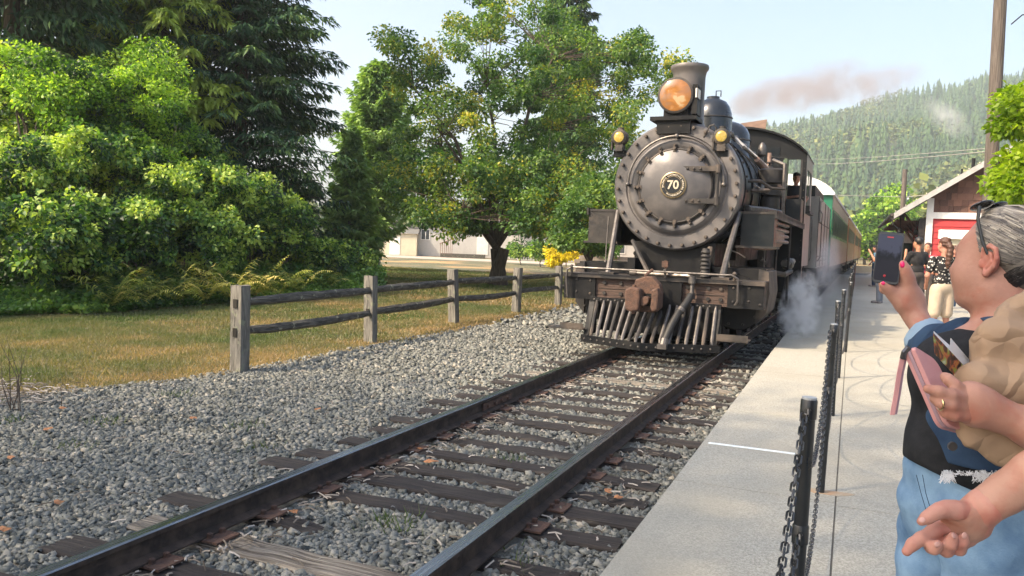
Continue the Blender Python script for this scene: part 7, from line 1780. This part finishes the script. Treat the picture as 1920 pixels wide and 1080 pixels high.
# ---- crumpled kraft paper bag
def crumple(seed, n_, amp):
    r = np.random.default_rng(seed); S_ = r.random((n_, 3))*0.5-0.25; H_ = r.normal(0, 1, (n_, 3)); H_ /= np.linalg.norm(H_, axis=1, keepdims=True); o_ = r.normal(0, 0.08, n_)
    def g(V):
        q = V-V.mean(0); out = np.zeros(len(V))
        for i in range(n_): out += np.abs(q @ H_[i]-o_[i]+0.01*np.sin(q @ S_[i]*60))
        return out/n_
    return g
bgp = SDF(0.012)
bgp.cap(at(1880,585,1.615), at(1945,560,1.615), 0.020); bgp.path([at(1868,640,1.610), at(1960,640,1.610)], [0.045,0.06]); bgp.path([at(1838,720,1.595), at(1960,730,1.605)], [0.045,0.075]); bgp.path([at(1836,790,1.585), at(1950,820,1.595)], [0.040,0.065])
bgp.path([at(1830,820,1.580), at(1880,838,1.575), at(1935,850,1.575)], [0.026,0.034,0.045]); bgp.ell(at(1900,690,1.605), (0.075,0.05,0.11))
gq = crumple(7, 13, 1)
def bagdisp(V):
    c = V.mean(0); n3 = V-c; n3[:, 2] *= 0.4; n3 /= np.linalg.norm(n3, axis=1, keepdims=True)+1e-9
    q = V-c; rr_ = np.random.default_rng(3); tot = np.zeros(len(V))
    for i in range(12):
        h_ = rr_.normal(0, 1, 3); h_ /= np.linalg.norm(h_); fr = rr_.uniform(7, 26); ph2 = rr_.random(); v_ = (q @ h_)*fr+ph2; tot += np.abs((v_ % 1)-0.5)*(1.0/fr)*5.5
    return n3*(tot-tot.mean())[:, None]*0.026
bo = at(1890,720,1.65)
bag = thing('paper_bag', 'large crumpled brown paper bag hugged under the arm of the woman', 'paper bag', tuple(float(v) for v in bo))
o = sdf_obj('bag', bgp, 0.0120, M['kraft'], bag, bo, smooth=False, disp=bagdisp, relax=0)

# ---- second person: only a pointing hand, forearm and dark sleeve reach into the picture
H = lambda x, y, d=1.45: at(x, y, d)
pr = at(2420, 900, 1.30).copy(); pr[2] = PZ; PR = tuple(float(v) for v in pr)
man = thing('person', 'person in a dark navy shirt at the right edge, pointing down with an open hand', 'person', PR)
a = SDF(0.012)
elbm = H(2050,818,1.40)
a.path([elbm, H(1940,888,1.42), H(1885,925,1.435), H(1852,946,1.44), H(1836,958,1.45)], [0.043,0.039,0.035,0.031,0.029])
a.ell(H(1812,975,1.45), (0.036,0.030,0.034)); a.cap(H(1828,965,1.45), H(1826,990,1.455), 0.026, 0.022); a.cap(H(1822,998,1.455), H(1800,1008,1.455), 0.020, 0.017); a.ell(H(1793,962,1.435), (0.034,0.022,0.021)); a.cap(H(1800,990,1.455), H(1766,998,1.455), 0.024, 0.018)
upm = pr.copy(); upm[2] = PZ+1.38
a.path([elbm, at(2150,720,1.34), upm+(-RT)*0.16], [0.052,0.055,0.065]); a.ell(upm-np.array([0,0,0.18]), (0.19,0.15,0.30)); a.ell(upm-np.array([0,0,0.5]), (0.17,0.14,0.2))
a.cap(upm, upm+np.array([0,0,0.16]), 0.06)
HBm = basis(-RT+away*0.5); Tm = head_sdf(a, upm+np.array([0,0,0.27]), HBm, 1.0, 1.0)
hm = upm-np.array([0,0,0.58])
for q in (-1, 1):
    h0 = hm+away*0.10*q; k0 = h0.copy(); k0[2] = PZ+0.48; a0 = h0.copy(); a0[2] = PZ+0.08; a.path([h0, k0, a0], [0.09,0.062,0.045]); a.cap(a0, a0-RT*0.14-np.array([0,0,0.04]), 0.04, 0.032)
sdf_obj('body', a, 0.0095, M['skin_arm'], man, PR, relax=2)
hd_ = SDF(0.007)
hd_.path([H(1846,950,1.44), H(1834,960,1.449), H(1826,968,1.45)], [0.0335,0.0315,0.030])
hd_.ell(H(1806,978,1.452), (0.037,0.021,0.033)); hd_.path([H(1834,962,1.45), H(1830,985,1.455), H(1812,1006,1.455)], [0.027,0.025,0.019]); hd_.cap(H(1800,992,1.455), H(1768,1000,1.458), 0.0225, 0.0165)
hd_.path([H(1812,962,1.438), H(1790,958,1.428), H(1774,955,1.425)], [0.021,0.018,0.0150])                       # thenar
hd_.path([H(1776,955,1.425), H(1762,957,1.42), H(1750,963,1.418), H(1738,971,1.418), H(1727,978,1.418)], [0.0155,0.0130,0.0115,0.0104,0.0075])   # thumb
hd_.path([H(1772,990,1.452), H(1752,996,1.448), H(1727,1010,1.44), H(1712,1020,1.438), H(1700,1034,1.438)], [0.0165,0.0128,0.0112,0.0104,0.0085])  # index
hd_.path([H(1776,1004,1.458), H(1756,1013,1.452), H(1747,1026,1.44), H(1751,1028,1.425), H(1758,1021,1.417)], [0.0150,0.0118,0.0112,0.0105,0.0085])  # middle
hd_.path([H(1796,1008,1.458), H(1780,1020,1.447), H(1775,1032,1.432), H(1782,1020,1.418), H(1787,1007,1.413)], [0.0150,0.0122,0.0115,0.0105,0.0090])  # ring
hd_.path([H(1812,1006,1.456), H(1802,1020,1.446), H(1799,1030,1.433), H(1804,1017,1.422), H(1807,1006,1.418)], [0.0140,0.0112,0.0105,0.0098,0.0082])   # little
hd_.minus(H(1795,985,1.425), (0.020,0.012,0.010), None, 0.01)
pcB = basis(H(1770,996)-H(1820,985), -FW); hd_.minus(H(1800,989,1.434), (0.026,0.0030,0.0035), pcB, 0.002); pcC = basis(H(1770,1006)-H(1800,998), -FW); hd_.minus(H(1784,1001,1.440), (0.020,0.0028,0.0032), pcC, 0.002)
sdf_obj('hand', hd_, 0.0021, M['skin_hand'], man, PR, relax=2)
def nail(p, d, up_, w_=0.0052, l_=0.006):
    B_ = basis(d, up_); q = SDF(0.001); q.ell(p, np.array([l_, w_, 0.0018]), B_); return q
for p, d, u in ((H(1788,1004,1.4045), H(1788,998,1.42)-H(1785,1012,1.41), -FW), (H(1808,1004,1.4105), H(1808,998,1.42)-H(1806,1010,1.42), -FW), (H(1757,1021,1.4085), H(1762,1018,1.42)-H(1752,1026,1.42), -FW), (H(1729,975,1.4105), H(1727,978,1.41)-H(1738,970,1.41), -FW*0.8+UP*0.6)):
    sdf_obj('fingernail', nail(p, d, u), 0.0009, M['nail'], man, PR, relax=1)
M['navy'] = mat('navy_shirt', (0.012,0.017,0.028), (0.02,0.026,0.04), 0.9, scale=20, bump=0.3, bscale=200, bdist=0.002)
sl = SDF(0.03); sl.path([H(1930,888,1.43)+RT*0.035-UP*0.005, at(2060,812,1.40), at(2150,720,1.34), upm+(-RT)*0.16], [0.052,0.062,0.07,0.085]); sl.ell(upm-np.array([0,0,0.18]), (0.21,0.18,0.31)); sl.ell(upm-np.array([0,0,0.5]), (0.19,0.17,0.2)); sl.noise = wob(2, 0.004, 35)
sl.plane(H(1928,878,1.43), -RT*0.8+UP*0.25)
sdf_obj('shirt', sl, 0.013, M['navy'], man, PR, relax=2)
tr = SDF(0.03)
for q in (-1, 1):
    h0 = hm+away*0.10*q; k0 = h0.copy(); k0[2] = PZ+0.48; a0 = h0.copy(); a0[2] = PZ+0.1; tr.path([h0, k0, a0], [0.115,0.085,0.07])
sdf_obj('trousers', tr, 0.012, M['jacket'], man, PR)
hq = SDF(0.01); hq.ell(Tm(-0.02,0,0.05), np.array([0.10,0.085,0.088]), HBm); hq.plane(Tm(0.055,0,0.05), HBm[0]*0.9-HBm[2]*0.3); sdf_obj('hair', hq, 0.008, M['hair_black'], man, PR)

# ---- people further off
def bystander(label, x, y, face, ht, top, pants, hair, shoes, skinm, arms=('down', 'down'), shorts=False, stance=0.09, hairkind='short', hat=None, z=PZ, vox=0.016, step=0.0, lean=0.0, wide=1.0, sleeve=True):
    k = ht/1.75; O = np.array([x, y, z]); F_ = np.array([math.cos(face), math.sin(face), 0.0]); L_ = np.array([-F_[1], F_[0], 0.0]); Z_ = np.array([0, 0, 1.0]); B_ = np.stack([F_, L_, Z_])
    p = thing('person', label, 'person', (x, y, z))
    Q = lambda f, l, u: O+k*(f*F_+l*L_+u*Z_)+F_*lean*u*0.1
    s = SDF(0.03*k); c = SDF(0.03*k); pt = SDF(0.03*k)
    hip = [Q(0, q*0.085*wide, 0.90) for q in (-1, 1)]; feet = [Q(step*q, q*stance, 0.08) for q in (-1, 1)]; kn = [Q(step*q*0.5+0.02, q*(stance*0.5+0.045), 0.49) for q in (-1, 1)]
    for i in range(2):
        s.path([hip[i], kn[i], feet[i]], [0.075*k*wide, 0.052*k, 0.036*k]); s.path([feet[i]-Z_*0.035*k, feet[i]+F_*0.13*k-Z_*0.045*k], [0.035*k, 0.026*k])
        if shorts: e = hip[i]*0.12+kn[i]*0.88; pt.path([hip[i], e], [0.100*k*wide, 0.088*k*wide])
        else: pt.path([hip[i], kn[i], feet[i]+Z_*0.02], [0.098*k*wide, 0.072*k, 0.066*k])
        sh_ = SDF(0.02); sh_.path([feet[i]-Z_*0.045*k-F_*0.03*k, feet[i]+F_*0.17*k-Z_*0.05*k], [0.045*k, 0.036*k]); sh_.plane((0, 0, z+0.001), (0, 0, -1)); sdf_obj('shoe', sh_, vox, shoes, p, O)
    s.ell(Q(0,0,0.98), np.array([0.10,0.145*wide,0.12])*k, B_); s.ell(Q(0,0,1.24), np.array([0.10,0.15*wide,0.20])*k, B_); s.cap(Q(0,0,1.38), Q(0.0,0,1.55), 0.055*k, 0.05*k)
    pt.ell(Q(-0.01,0,0.95), np.array([0.118,0.168*wide,0.12])*k, B_)
    c.ell(Q(0,0,1.06), np.array([0.115,0.160*wide,0.15])*k, B_); c.ell(Q(0,0,1.28), np.array([0.118,0.172*wide,0.18])*k, B_); c.cap(Q(0,-0.13,1.40), Q(0,0.13,1.40), 0.06*k)
    for i, q in enumerate((-1, 1)):
        S_ = Q(0, q*0.18*wide, 1.40)
        if arms[i] == 'down': E_, W_ = Q(-0.02, q*0.245*wide, 1.12), Q(0.05, q*0.24*wide, 0.87)
        elif arms[i] == 'phone': E_, W_ = Q(0.14, q*0.21, 1.18), Q(0.30, q*0.07, 1.42)
        elif arms[i] == 'fold': E_, W_ = Q(0.06, q*0.25, 1.14), Q(0.22, -q*0.02, 1.18)
        else: E_, W_ = Q(0.02, q*0.27, 1.14), Q(0.16, q*0.18, 0.98)
        Hh = W_+(W_-E_)/np.linalg.norm(W_-E_)*0.09*k
        s.path([S_, E_, W_, Hh], [0.048*k, 0.038*k, 0.026*k, 0.030*k])
        if sleeve: c.path([S_, S_*0.35+E_*0.65], [0.066*k, 0.056*k])
    HOo = Q(0.02, 0, 1.645); Th = head_sdf(s, HOo, B_, k, 1.0, ears=True)
    sdf_obj('body', s, vox, skinm, p, O, relax=1); c.noise = wob(int(x*10), 0.004, 25); c.plane(Q(0,0,0.93), (0, 0, -1)); sdf_obj('shirt', c, vox, top, p, O, relax=1)
    sdf_obj('shorts' if shorts else 'trousers', pt, vox, pants, p, O, relax=1)
    h_ = SDF(0.015); h_.ell(Th(-0.018,0,0.045), np.array([0.102,0.086,0.092])*k, B_); h_.plane(Th(0.05,0,0.03), B_[0]*0.9-B_[2]*0.35)
    if hairkind == 'pony':
        h_.cut = []; h_.minus(Th(0.10,0,-0.02), np.array([0.07,0.07,0.09])*k, B_); h_.path([Th(-0.10,0,0.03), Th(-0.15,0,-0.03), Th(-0.155,0.01,-0.16), Th(-0.14,0.02,-0.30), Th(-0.13,0.02,-0.40)], [0.035*k, 0.045*k, 0.05*k, 0.04*k, 0.015*k]); h_.noise = wob(4, 0.006, 60)
    if hairkind == 'long': h_.cut = []; h_.minus(Th(0.10,0,-0.04), np.array([0.07,0.065,0.11])*k, B_); h_.cap(Th(-0.05,0,0), Th(-0.06,0,-0.20), 0.08*k, 0.07*k)
    sdf_obj('hair', h_, vox*0.8, hair, p, O, relax=1)
    if hat is not None:
        g = SDF(0.01); g.ell(Th(-0.01,0,0.065), np.array([0.106,0.090,0.078])*k, B_); g.plane(Th(0,0,0.045), (0, 0, -1)); g.p.append(('e', Th(0.11,0,0.055), np.array([0.065,0.06,0.010])*k, B_)); sdf_obj('cap', g, vox*0.7, hat, p, O, relax=1)
    return p
M['black_tee'] = mat('black_tshirt', (0.012,0.012,0.014), (0.02,0.02,0.022), 0.9, scale=10)
m = mat('dotted_blouse', (0.012,0.012,0.014), None, 0.85); nt = m.node_tree; vo = nt.nodes.new('ShaderNodeTexVoronoi'); vo.inputs['Scale'].default_value = 26; tc = nt.nodes.new('ShaderNodeTexCoord'); nt.links.new(tc.outputs['Object'], vo.inputs['Vector'])
mr = nt.nodes.new('ShaderNodeMapRange'); mr.inputs[1].default_value = 0.30; mr.inputs[2].default_value = 0.36; mr.inputs[3].default_value = 1; mr.inputs[4].default_value = 0; nt.links.new(vo.outputs['Distance'], mr.inputs[0])
mx = nt.nodes.new('ShaderNodeMix'); mx.data_type = 'RGBA'; mx.inputs[6].default_value = (0.012,0.012,0.014,1); mx.inputs[7].default_value = (0.62,0.60,0.56,1); nt.links.new(mr.outputs[0], mx.inputs[0]); nt.links.new(mx.outputs[2], nt.nodes['Principled BSDF'].inputs['Base Color']); M['dots'] = m
M['beige'] = mat('beige_cotton', (0.42,0.34,0.26), (0.48,0.40,0.31), 0.9, scale=8)
M['sky_shirt'] = mat('light_blue_shirt', (0.22,0.42,0.52), (0.34,0.52,0.60), 0.9, scale=9)
M['grey_pants'] = mat('grey_trousers', (0.14,0.16,0.19), (0.19,0.21,0.24), 0.9, scale=8)
M['brown_pants'] = mat('dark_brown_trousers', (0.05,0.042,0.04), (0.07,0.06,0.056), 0.9, scale=8)
M['shoe_white'] = mat('white_shoe', (0.72,0.72,0.70), None, 0.6); M['shoe_dark'] = mat('dark_shoe', (0.06,0.05,0.055), (0.35,0.33,0.33), 0.7, scale=14)
M['conductor'] = mat('dark_uniform', (0.012,0.014,0.018), None, 0.8); M['crimson'] = mat('crimson_cloth', (0.42,0.05,0.07), None, 0.85)
BP = bystander
BP('man in a black t-shirt with short dark hair standing on the platform', 3.86, 20.0, R(125), 1.80, M['black_tee'], M['brown_pants'], M['hair_black'], M['shoe_white'], M['skin_tan'], ('down', 'phone'), stance=0.10, step=0.08)
BP('woman with a long brown ponytail, dotted blouse and beige shorts', 3.86, 14.4, R(122), 1.70, M['dots'], M['beige'], M['hair_brown'], M['shoe_white'], M['skin'], ('fold', 'hips'), shorts=True, stance=0.13, hairkind='pony', vox=0.013, wide=1.12)
BP('man in a light blue shirt and grey trousers half hidden by the phone', 3.30, 25.4, R(170), 1.80, M['sky_shirt'], M['grey_pants'], M['hair_black'], M['shoe_dark'], M['skin_tan'], ('hips', 'phone'), stance=0.14, vox=0.016)
BP('distant person in a dark cap and blue shirt beyond the last bollards', 3.42, 38.0, R(170), 1.75, M['sky_shirt'], M['jacket'], M['hair_black'], M['shoe_dark'], M['skin'], ('fold', 'hips'), hat=M['conductor'], vox=0.022)
BP('person in dark clothes further down the platform behind the blue shirts', 3.75, 33.0, R(200), 1.74, M['conductor'], M['jacket'], M['hair_black'], M['shoe_dark'], M['skin_tan'], ('fold', 'down'), vox=0.02)
BP('person in dark jeans standing just behind the face of the filming woman', 4.25, 13.2, R(160), 1.62, M['conductor'], M['jacket'], M['hair_brown'], M['shoe_dark'], M['skin'], ('down', 'down'), vox=0.014)
BP('person facing the camera beside the man in black', 4.25, 22.6, R(-110), 1.72, M['crimson'], M['brown_pants'], M['hair_brown'], M['shoe_white'], M['skin_tan'], ('fold', 'phone'), vox=0.016)
BP('person in red in front of the station wall behind the ponytail', 5.1, 25.0, R(200), 1.7, M['crimson'], M['jacket'], M['hair_brown'], M['shoe_white'], M['skin'], ('phone', 'phone'), hairkind='long', vox=0.018)
# engineer leaning in the cab
en = BP('engineer in dark uniform and cap looking out of the cab', 1.20, 20.1, R(-80), 1.66, M['conductor'], M['conductor'], M['hair_black'], M['shoe_dark'], M['skin'], ('fold', 'hips'), hat=M['conductor'], z=1.70, vox=0.014)

for o in list(bpy.data.objects):
    b_ = o.name.split('.')[0]
    if o.type == 'MESH' and b_ in ('bolts', 'bar_bolts', 'beam_bolts', 'rivets', 'spikes', 'string_bulbs') : o['kind'] = 'stuff'
